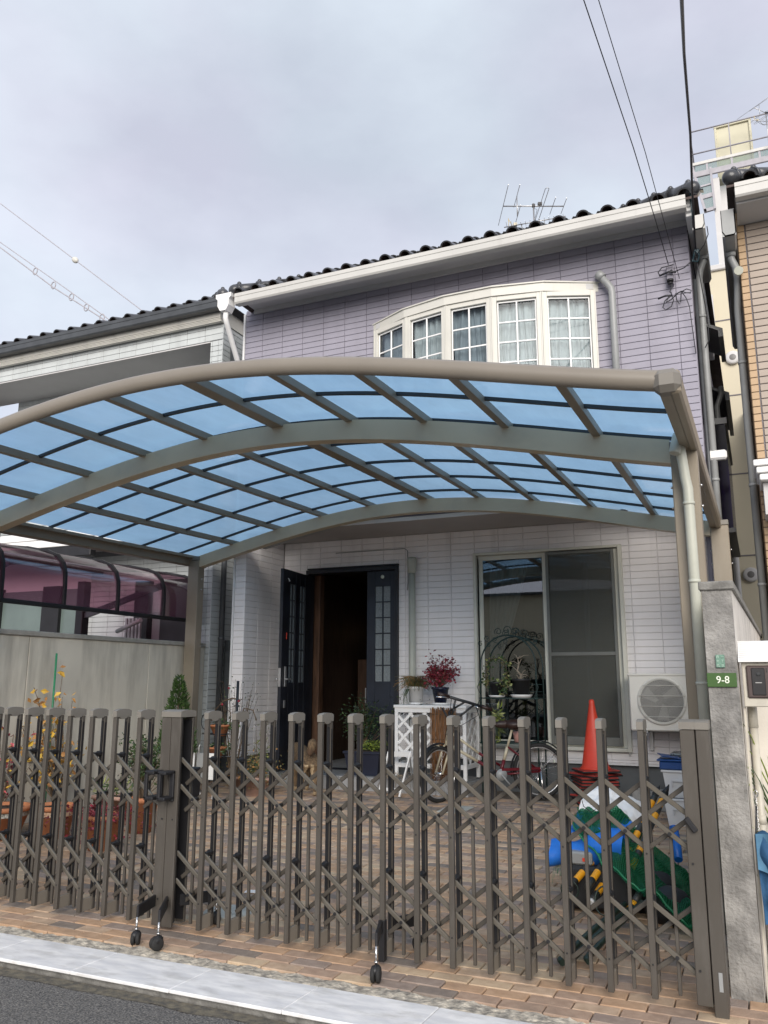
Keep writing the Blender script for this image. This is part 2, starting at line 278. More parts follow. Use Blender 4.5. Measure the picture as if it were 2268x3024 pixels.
# ---------------------------------------------------------------- mesh helpers
WL = {}
def wl(o):
    return WL.get(o, Vector((0, 0, 0))) if o else Vector((0, 0, 0))
class MB:
    def __init__(s): s.v = []; s.f = []; s.m = []; s.s = []; s.uv = None
    def add(s, vs, fs, m=0, sm=False):
        b = len(s.v); s.v += [tuple(v) for v in vs]
        for f in fs: s.f.append(tuple(i+b for i in f)); s.m.append(m); s.s.append(sm)
        return s
    def box(s, x0, x1, y0, y1, z0, z1, m=0, c=0):
        if c: return s.cbox(x0, x1, y0, y1, z0, z1, m, c)
        v = [(x, y, z) for z in (z0, z1) for y in (y0, y1) for x in (x0, x1)]
        return s.add(v, [(0, 2, 3, 1), (4, 5, 7, 6), (0, 1, 5, 4), (2, 6, 7, 3), (0, 4, 6, 2), (1, 3, 7, 5)], m)
    def cbox(s, x0, x1, y0, y1, z0, z1, m=0, c=.003, R=None, T=None):
        """box with all edges chamfered"""
        c = min(c, (x1-x0)*.45, (y1-y0)*.45, (z1-z0)*.45)
        lo = (x0, y0, z0); hi = (x1, y1, z1); idx = {}; v = []
        for sx in (0, 1):
            for sy in (0, 1):
                for sz in (0, 1):
                    sg = (sx, sy, sz)
                    for ax in range(3):
                        p = [(hi[k]-(0 if k == ax else c)) if sg[k] else (lo[k]+(0 if k == ax else c)) for k in range(3)]
                        idx[(sx, sy, sz, ax)] = len(v); v.append(p)
        fs = []
        for ax in range(3):
            a, b = [k for k in range(3) if k != ax]
            for sd_ in (0, 1):
                q = []
                for (p, r) in ((0, 0), (1, 0), (1, 1), (0, 1)):
                    k = [0, 0, 0]; k[ax] = sd_; k[a] = p; k[b] = r; q.append(idx[(*k, ax)])
                fs.append(q)
            for p in (0, 1):
                for r in (0, 1):
                    k0 = [0, 0, 0]; k1 = [0, 0, 0]; k1[ax] = 1
                    for k in (k0, k1): k[a] = p; k[b] = r
                    fs.append([idx[(*k0, a)], idx[(*k1, a)], idx[(*k1, b)], idx[(*k0, b)]])
        for sx in (0, 1):
            for sy in (0, 1):
                for sz in (0, 1): fs.append([idx[(sx, sy, sz, 0)], idx[(sx, sy, sz, 1)], idx[(sx, sy, sz, 2)]])
        cx = Vector(((x0+x1)/2, (y0+y1)/2, (z0+z1)/2)); out_ = []
        for f in fs:
            p = [Vector(v[i]) for i in f]; n = (p[1]-p[0]).cross(p[2]-p[0]); ce = sum(p, Vector())/len(p)
            out_.append(f if n.dot(ce-cx) > 0 else f[::-1])
        if R is not None: v = [R @ Vector(p) + (T or Vector()) for p in v]
        return s.add(v, out_, m)
    def obox(s, c, sz, R=None, m=0, ch=0):
        R = R or Matrix.Identity(3); c = Vector(c); h = [q/2 for q in sz]
        if ch: return s.cbox(-h[0], h[0], -h[1], h[1], -h[2], h[2], m, ch, R, c)
        v = [c + R @ Vector((x*h[0], y*h[1], z*h[2])) for z in (-1, 1) for y in (-1, 1) for x in (-1, 1)]
        return s.add(v, [(0, 2, 3, 1), (4, 5, 7, 6), (0, 1, 5, 4), (2, 6, 7, 3), (0, 4, 6, 2), (1, 3, 7, 5)], m)
    def bar(s, a, b, w_, h_, m=0, up=(0, 0, 1), ch=0):
        """box from a to b, w_ across, h_ along up"""
        a = Vector(a); b = Vector(b); d = b-a; l = d.length; z = d.normalized(); u = Vector(up)
        x = u.cross(z)
        if x.length < 1e-4: x = Vector((1, 0, 0)).cross(z)
        x.normalize(); y = z.cross(x)
        R = Matrix((x, y, z)).transposed()
        return s.obox((a+b)/2, (w_, h_, l), R, m, ch)
    def tube(s, pts, r, n=8, m=0, caps=True, closed=False):
        pts = [Vector(p) for p in pts]; k = len(pts); rs = r if isinstance(r, (list, tuple)) else [r]*k
        v = []; fs = []; x = None
        for i, p in enumerate(pts):
            a = pts[i-1] if (i or closed) else p; b = pts[(i+1) % k] if (i < k-1 or closed) else p
            t = (b-a)
            t = t.normalized() if t.length > 1e-9 else Vector((0, 0, 1))
            if x is None:
                x = t.cross(Vector((0, 0, 1)) if abs(t.z) < .9 else Vector((1, 0, 0)))
            x = (x - t*x.dot(t)).normalized(); y = t.cross(x)
            for j in range(n):
                q = 2*PI*j/n; v.append(p + (x*math.cos(q)+y*math.sin(q))*rs[i])
        for i in range(k-1 + (1 if closed else 0)):
            for j in range(n):
                a = i*n+j; b = i*n+(j+1) % n; c = ((i+1) % k)*n+(j+1) % n; d = ((i+1) % k)*n+j
                fs.append((a, b, c, d))
        s.add(v, fs, m, True)
        if caps and not closed:
            b = len(s.v)-len(v)
            s.f.append(tuple(b+j for j in range(n))[::-1]); s.m.append(m); s.s.append(False)
            s.f.append(tuple(b+(k-1)*n+j for j in range(n))); s.m.append(m); s.s.append(False)
        return s
    def lathe(s, c, prof, n=16, m=0, R=None, sm=True, sq=None, caps=True):
        """profile (r, z) turned about the vertical through c"""
        c = Vector(c); v = []; fs = []
        for r, z in prof:
            for j in range(n):
                q = 2*PI*(j+.5)/n; p = Vector((r*math.cos(q), r*math.sin(q), z))
                if sq: p.x *= sq[0]; p.y *= sq[1]
                v.append(c + (R @ p if R else p))
        for i in range(len(prof)-1):
            for j in range(n): fs.append((i*n+j, i*n+(j+1) % n, (i+1)*n+(j+1) % n, (i+1)*n+j))
        s.add(v, fs, m, sm); b = len(s.v)-len(v)
        if not caps: return s
        if prof[0][0] > 1e-6: s.f.append(tuple(b+j for j in range(n))[::-1]); s.m.append(m); s.s.append(False)
        if prof[-1][0] > 1e-6: s.f.append(tuple(b+(len(prof)-1)*n+j for j in range(n))); s.m.append(m); s.s.append(False)
        return s
    def extr(s, poly, axis, a, b, m=0, sm=False):
        """closed 2-D outline swept along x, y or z from a to b"""
        def P(p, t): return {'x': (t, p[0], p[1]), 'y': (p[0], t, p[1]), 'z': (p[0], p[1], t)}[axis]
        n = len(poly); s.add([P(p, a) for p in poly]+[P(p, b) for p in poly], [(i, (i+1) % n, n+(i+1) % n, n+i) for i in range(n)], m, sm)
        o = len(s.v)-2*n
        for f in (tuple(o+i for i in range(n))[::-1], tuple(o+n+i for i in range(n))): s.f.append(f); s.m.append(m); s.s.append(False)
        return s
    def grid(s, fn, nu, nv, m=0, sm=True):
        v = [fn(i/nu, j/nv) for i in range(nu+1) for j in range(nv+1)]
        fs = [(i*(nv+1)+j, (i+1)*(nv+1)+j, (i+1)*(nv+1)+j+1, i*(nv+1)+j+1) for i in range(nu) for j in range(nv)]
        o = len(s.v); s.add(v, fs, m, sm)
        s.uv = {o+i*(nv+1)+j: (i/nu, j/nv) for i in range(nu+1) for j in range(nv+1)}
        return s
    def sphere(s, c, r, n=10, k=6, m=0, sc=(1, 1, 1), R=None):
        c = Vector(c); v = []; fs = []
        for i in range(k+1):
            a = PI*i/k
            for j in range(n):
                b = 2*PI*j/n; p = Vector((r*math.sin(a)*math.cos(b)*sc[0], r*math.sin(a)*math.sin(b)*sc[1], r*math.cos(a)*sc[2])); v.append(c+(R @ p if R else p))
        for i in range(k):
            for j in range(n): fs.append((i*n+j, (i+1)*n+j, (i+1)*n+(j+1) % n, i*n+(j+1) % n))
        return s.add(v, fs, m, True)
    def mesh(s, name, off=(0, 0, 0)):
        me = bpy.data.meshes.new(name); o = Vector(off)
        me.from_pydata([tuple(Vector(v)-o) for v in s.v], [], s.f)
        me.polygons.foreach_set('material_index', s.m); me.polygons.foreach_set('use_smooth', s.s)
        if s.uv:
            l = me.uv_layers.new(name='UVMap')
            for lp in me.loops: l.data[lp.index].uv = s.uv.get(lp.vertex_index, (0, 0))
        me.update(); return me
    def build(s, name, mats, parent=None, label=None, cat=None, group=None, kind=None):
        if not isinstance(mats, (list, tuple)): mats = [mats]
        off = wl(parent)
        if parent is None:
            xs = np.array(s.v); off = Vector(((xs[:, 0].min()+xs[:, 0].max())/2, (xs[:, 1].min()+xs[:, 1].max())/2, xs[:, 2].min()))
        me = s.mesh(name, off)
        for q in mats: me.materials.append(M[q] if isinstance(q, str) else q)
        o = bpy.data.objects.new(name, me); COL.objects.link(o)
        if parent is None: o.location = off
        else: o.parent = parent
        WL[o] = off.copy()
        tag(o, label, cat, group, kind); return o
def tag(o, label=None, cat=None, group=None, kind=None):
    if label: o['label'] = label
    if cat: o['category'] = cat
    if group: o['group'] = group
    if kind: o['kind'] = kind
    return o
def thing(name, label, cat, loc=(0, 0, 0), group=None, kind=None):
    o = bpy.data.objects.new(name, None); COL.objects.link(o); o.location = loc; o.empty_display_size = .1
    WL[o] = Vector(loc); return tag(o, label, cat, group, kind)
def inst(name, me, parent, loc, rot=None):
    """another object on an existing mesh; loc is a world position"""
    o = bpy.data.objects.new(name, me); COL.objects.link(o)
    o.location = Vector(loc)-wl(parent)
    if parent: o.parent = parent
    if rot: o.rotation_euler = rot
    return o
def copy_tree(o, parent=None):
    c = o.copy(); COL.objects.link(c); c.parent = parent
    for ch in [q for q in bpy.data.objects if q.parent == o]: copy_tree(ch, c)
    return c
RN = random.Random(7)
def infront(p):
    """rough test that a point lies inside the photograph's field of view"""
    v = Vector(p)-CAM; z = v.dot(_h)
    return z > 0 and abs(v.dot(_rt)/z) < .475 and abs(v.dot(_up)/z) < .63
_bm = {}
def brick_wall(parent, x0, x1, z0, z1, y, mats, holes=(), bw=.303, bh=.0758, axis='x', out_=-1, sel=None, stuff_only=False, xr=None, depth=.012, gap=.0042):
    """stack-bonded wall tiles on plane y (axis x) or x (axis y); returns candidates [(dist, spec)] and draws nothing"""
    res = []
    ref = xr if xr is not None else x0
    i0 = int(math.floor((x0-ref)/bw+1e-6)); i1 = int(math.ceil((x1-ref)/bw-1e-6)); k1 = int(math.ceil((z1-z0)/bh-1e-6))
    for k in range(k1):
        b0 = z1-(k+1)*bh; b1 = z1-k*bh
        b0 = max(b0, z0)
        for i in range(i0, i1):
            a0 = max(ref+i*bw, x0); a1 = min(ref+(i+1)*bw, x1)
            segs = [(a0, a1, b0, b1)]
            for h in holes:
                ns = []
                for (p, q, r, t) in segs:
                    if q <= h[0] or p >= h[1] or t <= h[2] or r >= h[3]: ns.append((p, q, r, t)); continue
                    if p < h[0]: ns.append((p, h[0], r, t))
                    if q > h[1]: ns.append((h[1], q, r, t))
                    pp, qq = max(p, h[0]), min(q, h[1])
                    if r < h[2]: ns.append((pp, qq, r, h[2]))
                    if t > h[3]: ns.append((pp, qq, h[3], t))
                segs = ns
            for (p, q, r, t) in segs:
                if q-p < .012 or t-r < .012: continue
                res.append((round(p, 4), round(q, 4), round(r, 4), round(t, 4), y, axis, out_, depth, gap, mats))
    return res
def lay_bricks(parent, specs, limit=300, name='brick', vis=None):
    def cen(s_):
        return Vector(((s_[0]+s_[1])/2, s_[4], (s_[2]+s_[3])/2)) if s_[5] == 'x' else Vector((s_[4], (s_[0]+s_[1])/2, (s_[2]+s_[3])/2))
    cand = []
    for s_ in specs:
        c = cen(s_)
        ok = infront(c) and (vis is None or vis(c)) and (s_[1]-s_[0]) > .1
        cand.append((0 if ok else 1, (c-CAM).length, s_))
    cand.sort(key=lambda t: (t[0], t[1]))
    stuff = {}
    for n, (fl, d, s_) in enumerate(cand):
        p, q, r, t, y, ax, o_, dp, gp, mt = s_
        w2 = (q-p-gp)/2; h2 = (t-r-gp)/2; c = cen(s_)
        if fl == 0 and n < limit:
            key = (round(w2, 3), round(h2, 3), ax, o_, mt)
            if key not in _bm:
                b = MB(); y0, y1 = (-dp, 0) if o_ < 0 else (0, dp)
                if ax == 'x': b.cbox(-w2, w2, y0, y1, -h2, h2, 0, .0035)
                else: b.cbox(y0, y1, -w2, w2, -h2, h2, 0, .0035)
                me = b.mesh(name); me.materials.append(M[mt]); _bm[key] = me
            inst(name, _bm[key], parent, c)
        else:
            b = stuff.setdefault(mt, MB()); y0, y1 = (-dp, 0) if o_ < 0 else (0, dp)
            if ax == 'x': b.cbox(c.x-w2, c.x+w2, c.y+y0, c.y+y1, c.z-h2, c.z+h2, 0, .0035)
            else: b.cbox(c.x+y0, c.x+y1, c.y-w2, c.y+w2, c.z-h2, c.z+h2, 0, .0035)
    for mt, b in stuff.items(): b.build(name+'_field', mt, parent, kind='stuff')
def leaves(mb, pts, size, rng, mats=(0,), asp=2.0, droop=.3, n=1, spread=.02):
    for p in pts:
        for _ in range(n):
            q = Vector(p)+Vector((rng.gauss(0, spread), rng.gauss(0, spread), rng.gauss(0, spread)))
            d = Vector((rng.gauss(0, 1), rng.gauss(0, 1), rng.gauss(-droop, .6)))
            d.normalize(); s_ = d.cross(Vector((rng.gauss(0, 1), rng.gauss(0, 1), rng.gauss(0, 1))))
            if s_.length < .01: continue
            s_.normalize(); l = size*rng.uniform(.6, 1.25); ww = l/asp/2; nn = d.cross(s_)*l*.12
            mb.add([q, q+d*l*.45+s_*ww+nn, q+d*l, q+d*l*.45-s_*ww+nn], [(0, 1, 2), (0, 2, 3)], rng.choice(mats))
def rootsplines(base, tips, rng, r0=.008, mb=None, m=0, sag=0., n=5, k=5):
    out_ = []
    for t in tips:
        b = Vector(base); t = Vector(t); mid = (b+t)/2+Vector((rng.gauss(0, .03), rng.gauss(0, .03), rng.gauss(.02, .02)+sag))
        pts = [b*(1-u)**2+mid*2*u*(1-u)+t*u*u for u in [i/n for i in range(n+1)]]
        mb.tube(pts, [r0*(1-.75*i/n) for i in range(n+1)], k, m); out_ += pts[1:]
    return out_
def gz(y): return .032*(y-4.1) if y > 4.1 else 0.
# ================================================================ THE GROUND
b = MB(); b.add([(-400, -400, -.036), (400, -400, -.036), (400, 3.352, -.036), (-400, 3.352, -.036)], [(0, 1, 2, 3)]); b.build('road', 'asphalt', kind='structure')
b = MB(); b.add([(-400, 3.352, -.075), (400, 3.352, -.075), (400, 500, -.075), (-400, 500, -.075)], [(0, 1, 2, 3)])
b.add([(-400, 3.352, -.075), (-400, 3.352, -.036), (400, 3.352, -.036), (400, 3.352, -.075)], [(0, 1, 2, 3)]); b.build('ground', 'dirt', kind='structure')
# gutter strip of dry dirt along the foot of the white tiles
b = MB(); r_ = random.Random(3)
from mathutils import noise as nz_
b.grid(lambda u, v: (-9+u*13, 3.27+v*.082+.025*nz_.noise(Vector((u*60, 0, 0)))*(1-v), -.0345+.006*abs(nz_.noise(Vector((u*90, v, 3))))), 400, 2, 0)
b.build('gutter_dirt', mat('gutter_dirt', (.16, .14, .10), .95, .3, 25, .5, 70, c2=(.075, .07, .06)), kind='structure')
kerb = thing('kerb', None, None, (-3, 3.55, -.03), kind='structure')
bed = MB(); bed.box(-10, 4, 3.385, 3.72, -.06, -.014); bed.build('mortar_bed', 'cap_dark', kerb)
sb = MB(); sb.cbox(-.2938, .2938, -.168, .168, -.016, 0, 0, .003); sm_ = sb.mesh('kerb_tile'); sm_.materials.append(M['slab'])
for k in range(-4, 14):
    o = inst('kerb_tile', sm_, kerb, (-1.392-.59*k+.295, 3.525, r_.uniform(-.001, .001)), (rad(-1.2), 0, r_.uniform(-.002, .002)))
# rough broken concrete edging
b = MB()
def edg(u, v):
    x = -10+u*14; nz = nz_
    n = nz.noise(Vector((x*9, v*2, 0)))+.6*nz.noise(Vector((x*31, v*5, 3)))+.4*nz.noise(Vector((x*80, v*12, 5)))
    return (x, 3.688+v*.14+.012*nz.noise(Vector((x*14, v*3, 9)))*(1 if v > .4 else 0), -.008+.011*n-(.012 if v in (0, 1) else 0))
b.grid(edg, 900, 9, 0, False)
b.build('broken_edging', 'roughstone', kerb, kind='stuff')
# ---- paved courtyard
yard = MB(); pts = [3.70, 4.1, 9.6]
yard.add([(-6.47, 3.80, -.02), (.1, 3.80, -.02), (.1, 4.1, -.02), (-6.47, 4.1, -.02), (-6.47, 9.62, gz(9.62)-.02), (.1, 9.62, gz(9.62)-.02)], [(0, 1, 2, 3), (3, 2, 5, 4)])
court = yard.build('courtyard', 'sand', kind='structure')
cand = []
row = 0; y = 3.805
while y < 8.93:
    off = (row % 2)*.1+RN.uniform(-.004, .004)
    x = -6.47+off-.1
    while x < (.12 if y < 4.25 else -.235):
        xa = max(x, -6.47); xb = min(x+.2, .12 if y < 4.25 else -.235)
        if xb-xa > .03: cand.append((xa, xb, y, RN.choice((0, 0, 0, 1, 1, 2, 2, 3, 4, 5, 5)), RN.uniform(-.0015, .002)))
        x += .2
    y += .1; row += 1
slope = math.atan(.032); ms = {}
def pm(wd, k):
    key = (round(wd, 2), k)
    if key not in ms:
        q = MB(); q.cbox(-wd/2+.003, wd/2-.003, -.047, .047, -.03, 0, 0, .004); me = q.mesh('paver'); me.materials.append(PAV[k]); ms[key] = me
    return ms[key]
vis = []
for c in cand:
    ce = Vector(((c[0]+c[1])/2, c[2]+.05, gz(c[2]+.05)))
    vis.append((0 if infront(ce) and c[1]-c[0] > .15 and ce.y < 8.8 else 1, (ce-CAM).length, ce, c))
vis.sort(key=lambda t: (t[0], t[1]))
st = MB(); n = 0
for fl, d, ce, c in vis:
    rx = slope if ce.y > 4.1 else 0
    if fl == 0 and n < 300:
        n += 1; inst('paver', pm(c[1]-c[0], c[3]), court, ce+Vector((0, 0, c[4])), (rx+RN.uniform(-.01, .01), RN.uniform(-.008, .008), RN.uniform(-.008, .008)))
    else:
        R = Matrix.Rotation(rx, 3, 'X'); wd = c[1]-c[0]
        st.cbox(-wd/2+.003, wd/2-.003, -.047, .047, -.03, 0, c[3], .004, R, ce+Vector((0, 0, c[4])))
st.build('paver_field', PAV, court, kind='stuff')
# pale covers let into the paving
for (cx, cy, rr) in ((-3.05, 4.52, .15),):
    b = MB(); b.lathe((cx, cy, gz(cy)-.004), [(rr, 0), (rr, .008), (rr-.01, .012), (0.0, .012)], 28, 0); tag(b.build('drain_cover', 'manhole'), 'round pale concrete cover in the pavers behind the gate', 'drain cover')
b = MB(); b.cbox(-.13, .13, -.19, .19, 0, .012, 0, .004, Matrix.Rotation(slope, 3, 'X'), Vector((-2.89, 8.18, gz(8.18)))); tag(b.build('access_cover', 'manhole'), 'pale rectangular cover in the pavers by the bicycle front wheel', 'access cover')
b = MB(); b.cbox(-.05, .05, -.035, .035, 0, .004, 0, .001, Matrix.Rotation(.3, 3, 'Z'), Vector((-3.15, 4.94, .03))); tag(b.build('paper_scrap', 'paper'), 'small white scrap of paper lying on the pavers', 'paper')
# porch slab with a riser of blue-grey tiles
porch = MB(); porch.box(-5.795, -3.02, 8.96, 9.60, .08, .29); po = porch.build('porch', 'porch', kind='structure')
q = MB(); q.cbox(-.148, .148, -.015, .315, 0, .014, 0, .003); me = q.mesh('porch_tile'); me.materials.append(M['porch'])
q = MB(); q.cbox(-.148, .148, -.012, 0, -.2, 0, 0, .003); mr_ = q.mesh('riser_tile'); mr_.materials.append(M['porch'])
for i in range(9):
    for j in range(2): inst('porch_tile', me, po, (-5.64+.3*i, 8.96+.32*j, .291))
    inst('riser_tile', mr_, po, (-5.64+.3*i, 8.959, .289))

# ================================================================ ROOF TILES
def roof(parent, x0, x1, ye, ze, depth, rise, hip_l=True, hip_r=True, pitch=.256, phase=None, rows=3):
    """barrel-tiled hipped roof rising from the eave at (ye, ze) to the back"""
    sl = math.atan(rise); R = Matrix.Rotation(sl, 3, 'X'); dz_ = ze-.035
    d = min(depth, (x1-x0)/2); a = x0+(d if hip_l else 0); c = x1-(d if hip_r else 0); yr = ye+d; zr = dz_+d*rise; yb = ye+11
    s = MB(); s.add([(x0, ye+.02, dz_), (x1, ye+.02, dz_), (c, yr, zr), (a, yr, zr)], [(0, 1, 2, 3)])
    s.add([(x0, ye+.02, dz_-.004), (x1, ye+.02, dz_-.004), (x1, ye+.02, dz_-.03), (x0, ye+.02, dz_-.03)], [(0, 3, 2, 1)])
    if hip_r: s.add([(x1, ye+.02, dz_), (x1, yb, dz_), (c, yb-d, zr), (c, yr, zr)], [(0, 1, 2, 3)])
    if hip_l: s.add([(x0, ye+.02, dz_), (x0, yb, dz_), (a, yb-d, zr), (a, yr, zr)], [(3, 2, 1, 0)])
    s.add([(x0, yb, dz_), (x1, yb, dz_), (c, yb-d, zr), (a, yb-d, zr)], [(3, 2, 1, 0)])
    s.build('roof_deck', 'roof_in', parent)
    t = MB(); n_ = 9; v = []
    for k, (yy, r, dz) in enumerate(((0, .074, .008), (.30, .063, -.006))):
        for rr in (r, r-.016):
            for j in range(n_+1):
                q = PI*j/n_; v.append((rr*math.cos(q), yy, rr*math.sin(q)*.95+dz-.02))
    m1 = n_+1
    for j in range(n_):
        t.add([v[j], v[j+1], v[2*m1+j+1], v[2*m1+j]], [(0, 1, 2, 3)], 0, True)
        t.add([v[m1+j], v[m1+j+1], v[3*m1+j+1], v[3*m1+j]], [(3, 2, 1, 0)], 1, True)
        t.add([v[j], v[j+1], v[m1+j+1], v[m1+j]], [(3, 2, 1, 0)], 0)
    X = lambda u: .072+.112*u
    Z = lambda u: .006-.030*math.sin(PI*u)+.030*math.exp(-((u-.74)/.17)**2)
    for i in range(8):
        u0, u1 = i/8, (i+1)/8
        t.add([(X(u0), .02, Z(u0)), (X(u1), .02, Z(u1)), (X(u1), .3, Z(u1)-.012), (X(u0), .3, Z(u0)-.012)], [(0, 1, 2, 3)], 0, True)
        t.add([(X(u0), .02, Z(u0)-.014), (X(u1), .02, Z(u1)-.014), (X(u1), .02, Z(u1)), (X(u0), .02, Z(u0))], [(0, 1, 2, 3)], 0)
    tm = t.mesh('roof_tile'); tm.materials.append(M['roof_tile']); tm.materials.append(M['roof_in'])
    ph = x0+.1 if phase is None else phase
    i0 = math.ceil((x0+.02-ph)/pitch); i1 = math.floor((x1-.06-ph)/pitch); rr_ = random.Random(int(abs(x0*100)))
    for rw in range(rows):
        for i in range(i0, i1+1):
            yy = ye+rw*.27*math.cos(sl); zz = ze+rw*.27*math.sin(sl)+.004*rw; xx = ph+i*pitch
            if (hip_l and xx-x0 < (yy-ye)-.05) or (hip_r and x1-xx < (yy-ye)): continue
            inst('roof_tile', tm, parent, (xx+rr_.gauss(0, .002), yy+rr_.gauss(0, .004), zz+rr_.gauss(0, .0015)), (sl+rr_.gauss(0, .01), rr_.gauss(0, .012), rr_.gauss(0, .008)))
    f = MB()
    for rw in range(rows, 12):
        for i in range(i0, i1+1):
            yy = ye+rw*.27*math.cos(sl); zz = ze+rw*.27*math.sin(sl); xx = ph+i*pitch
            if (hip_l and xx-x0 < yy-ye) or (hip_r and x1-xx < yy-ye): continue
            pts = [Vector((xx, yy, zz)), Vector((xx, yy, zz))+R @ Vector((0, .29, 0))]
            f.tube(pts, [.08, .07], 8, 0, False)
    f.build('roof_tile_field', 'roof_tile', parent, kind='stuff')
    vt = MB(); vt.tube([(0, 0, 0), (0, .31, 0)], [.078, .066], 14, 0, True); vt.tube([(0, -.002, 0), (0, .035, 0)], [.085, .084], 14, 0, True); vt.sphere((0, .05, .085), .03, 10, 6)
    vm = vt.mesh('hip_tile'); vm.materials.append(M['roof_tile'])
    for (on, xx, sg) in ((hip_l, x0, 1), (hip_r, x1, -1)):
        if not on: continue
        dv = Vector((sg, 1, rise)).normalized(); pit = math.asin(dv.z); az = math.atan2(-dv.x, dv.y)
        for rw in range(14):
            p = Vector((xx, ye+.02, ze+.045))+dv*(.10+rw*.275); o = inst('hip_tile', vm, parent, p)
            o.rotation_euler = (pit, 0, az)
        dd = MB(); p = Vector((xx, ye+.02, ze+.04))+dv*.09; dd.sphere(p, .084, 14, 10, 0, (1, 1.25, 1), Matrix.Rotation(az, 3, 'Z')); dd.build('hip_end_tile', 'roof_tile', parent)
def gutter_profile(y0, zt, zb, w_=.11):
    return [(y0, zt), (y0, zt-.045), (y0+.006, zt-.05), (y0+.006, zb+.02), (y0+.02, zb), (y0+w_, zb), (y0+w_, zt-.01), (y0+w_-.006, zt-.01), (y0+w_-.006, zb+.008), (y0+.024, zb+.008), (y0+.012, zb+.024), (y0+.012, zt-.045), (y0+.006, zt)]

# ================================================================ THE LILAC HOUSE
FY, WY = 8.70, 9.60     # upper front plane, recessed ground-floor plane
XL, XR = -5.945, -.362
house = thing('house', 'two-storey house, lilac tiled above and white below, bow window and arched carport in front', 'house', (-3.1, 9.6, .15))
def holed(mb, x0, x1, z0, z1, y0, y1, holes, m=0):
    xs = sorted({x0, x1, *[h for q in holes for h in q[:2] if x0 < h < x1]}); zs = sorted({z0, z1, *[h for q in holes for h in q[2:] if z0 < h < z1]})
    for a, c in zip(xs, xs[1:]):
        run = None
        for p, q in zip(zs, zs[1:]):
            mx_, mz_ = (a+c)/2, (p+q)/2
            inside = any(h[0] < mx_ < h[1] and h[2] < mz_ < h[3] for h in holes)
            if not inside:
                run = [p, q] if run is None else [run[0], q]
            if inside or q == zs[-1]:
                if run: mb.box(a, c, y0, y1, run[0], run[1], m)
                run = None
HB = (-4.0, -1.39, 4.36, 5.62)
b = MB(); holed(b, XL+.01, XR-.012, 3.24, 6.25, FY+.012, FY+.14, [HB])
b.build('upper_wall', 'purple_joint', house)
HW = (-3.075, -1.40, .665, 2.88); HD = (-5.43, -4.11, .29, 2.83)
b = MB(); holed(b, -5.79, XR-.012, .5, 3.22, WY+.012, WY+.14, [HW, HD]); b.box(-5.955, -5.812, FY+.012, WY+.14, .5, 3.22)
b.build('lower_wall', 'white_joint', house)
b = MB(); holed(b, -5.955, XR-.012, .05, .5, WY+.04, WY+.2, [(-5.43, -4.11, .29, .6)]); b.box(-5.94, -5.83, FY+.04, WY+.04, .05, .5); b.build('foundation', 'foundation', house)
b = MB(); b.box(-4.09, XR-.004, WY-.014, WY+.038, .495, .515); b.box(-5.965, -5.786, FY-.012, WY-.02, .495, .515); b.build('drip_flashing', 'white_paint', house)
b = MB(); b.box(-5.975, -5.947, FY-.006, FY+.05, 3.13, 6.2); b.box(-5.985, -5.958, FY-.006, FY+.05, .52, 3.128); b.build('corner_trim', 'white_paint', house)
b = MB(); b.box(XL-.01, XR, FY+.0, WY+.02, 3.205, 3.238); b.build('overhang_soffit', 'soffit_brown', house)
b = MB(); b.box(XL-.012, XR+.002, FY-.010, FY-.001, 3.20, 3.245); b.build('overhang_trim', 'white_paint', house)
b = MB(); b.box(XL, XR-.1, FY+.2, 14.6, .1, 3.08, 0); b.box(XL, XR-.1, FY+.6, 14.6, 3.14, 6.2, 0)
# rooms are hollow: shell walls only
b = MB()
b.box(XL, XL+.1, WY+.15, 14.6, .1, 6.2); b.box(XR-.115, XR-.015, WY+.15, 14.6, .1, 6.2); b.box(XR-.115, XR-.015, FY+.15, WY+.14, 3.13, 6.2); b.box(XL, XL+.1, FY+.15, WY+.14, 3.13, 6.2); b.box(XL, XR-.02, 14.5, 14.7, .1, 6.2)
b.box(XL+.1, XR-.12, WY+.15, 14.5, 3.16, 3.3); b.box(XL+.1, XR-.12, FY+.6, 14.5, 6.05, 6.15); b.build('inner_walls', 'room', house)
specs = brick_wall(house, XL, XR, 3.25, 6.24, FY+.012, 'purple', [HB], xr=-5.975+.0, bh=.0762)
specs += brick_wall(house, -5.79, XR, .52, 3.20, WY+.012, 'white_sid', [HW, HD], xr=XR-19*.3045, bw=.3045)
specs += brick_wall(house, -5.957, -5.80, .52, 3.20, FY+.012, 'white_sid', xr=-5.957)
specs += brick_wall(house, FY, WY, .52, 3.20, -5.812, 'white_sid', axis='y', out_=1, xr=FY)
lay_bricks(house, specs, 300, vis=lambda c: (c.z > 4.6 if c.y < 9 else c.z < 3.1) or (c.x < -5.7 and c.z > 1.3))
side = brick_wall(house, FY, 12.6, .52, 6.1, XR-.012, 'purple', axis='y', out_=1, xr=FY)
b_ = MB()
for s_ in side: b_.cbox(s_[4], s_[4]+.012, s_[0]+.003, s_[1]-.003, s_[2]+.003, s_[3]-.003, 0, .003)
b_.build('side_brick_field', 'purple', house, kind='stuff')
b = MB(); b.box(XR-.05, XR-.013, FY+.012, 14.6, .1, 6.2); b.build('side_wall', 'purple_joint', house)
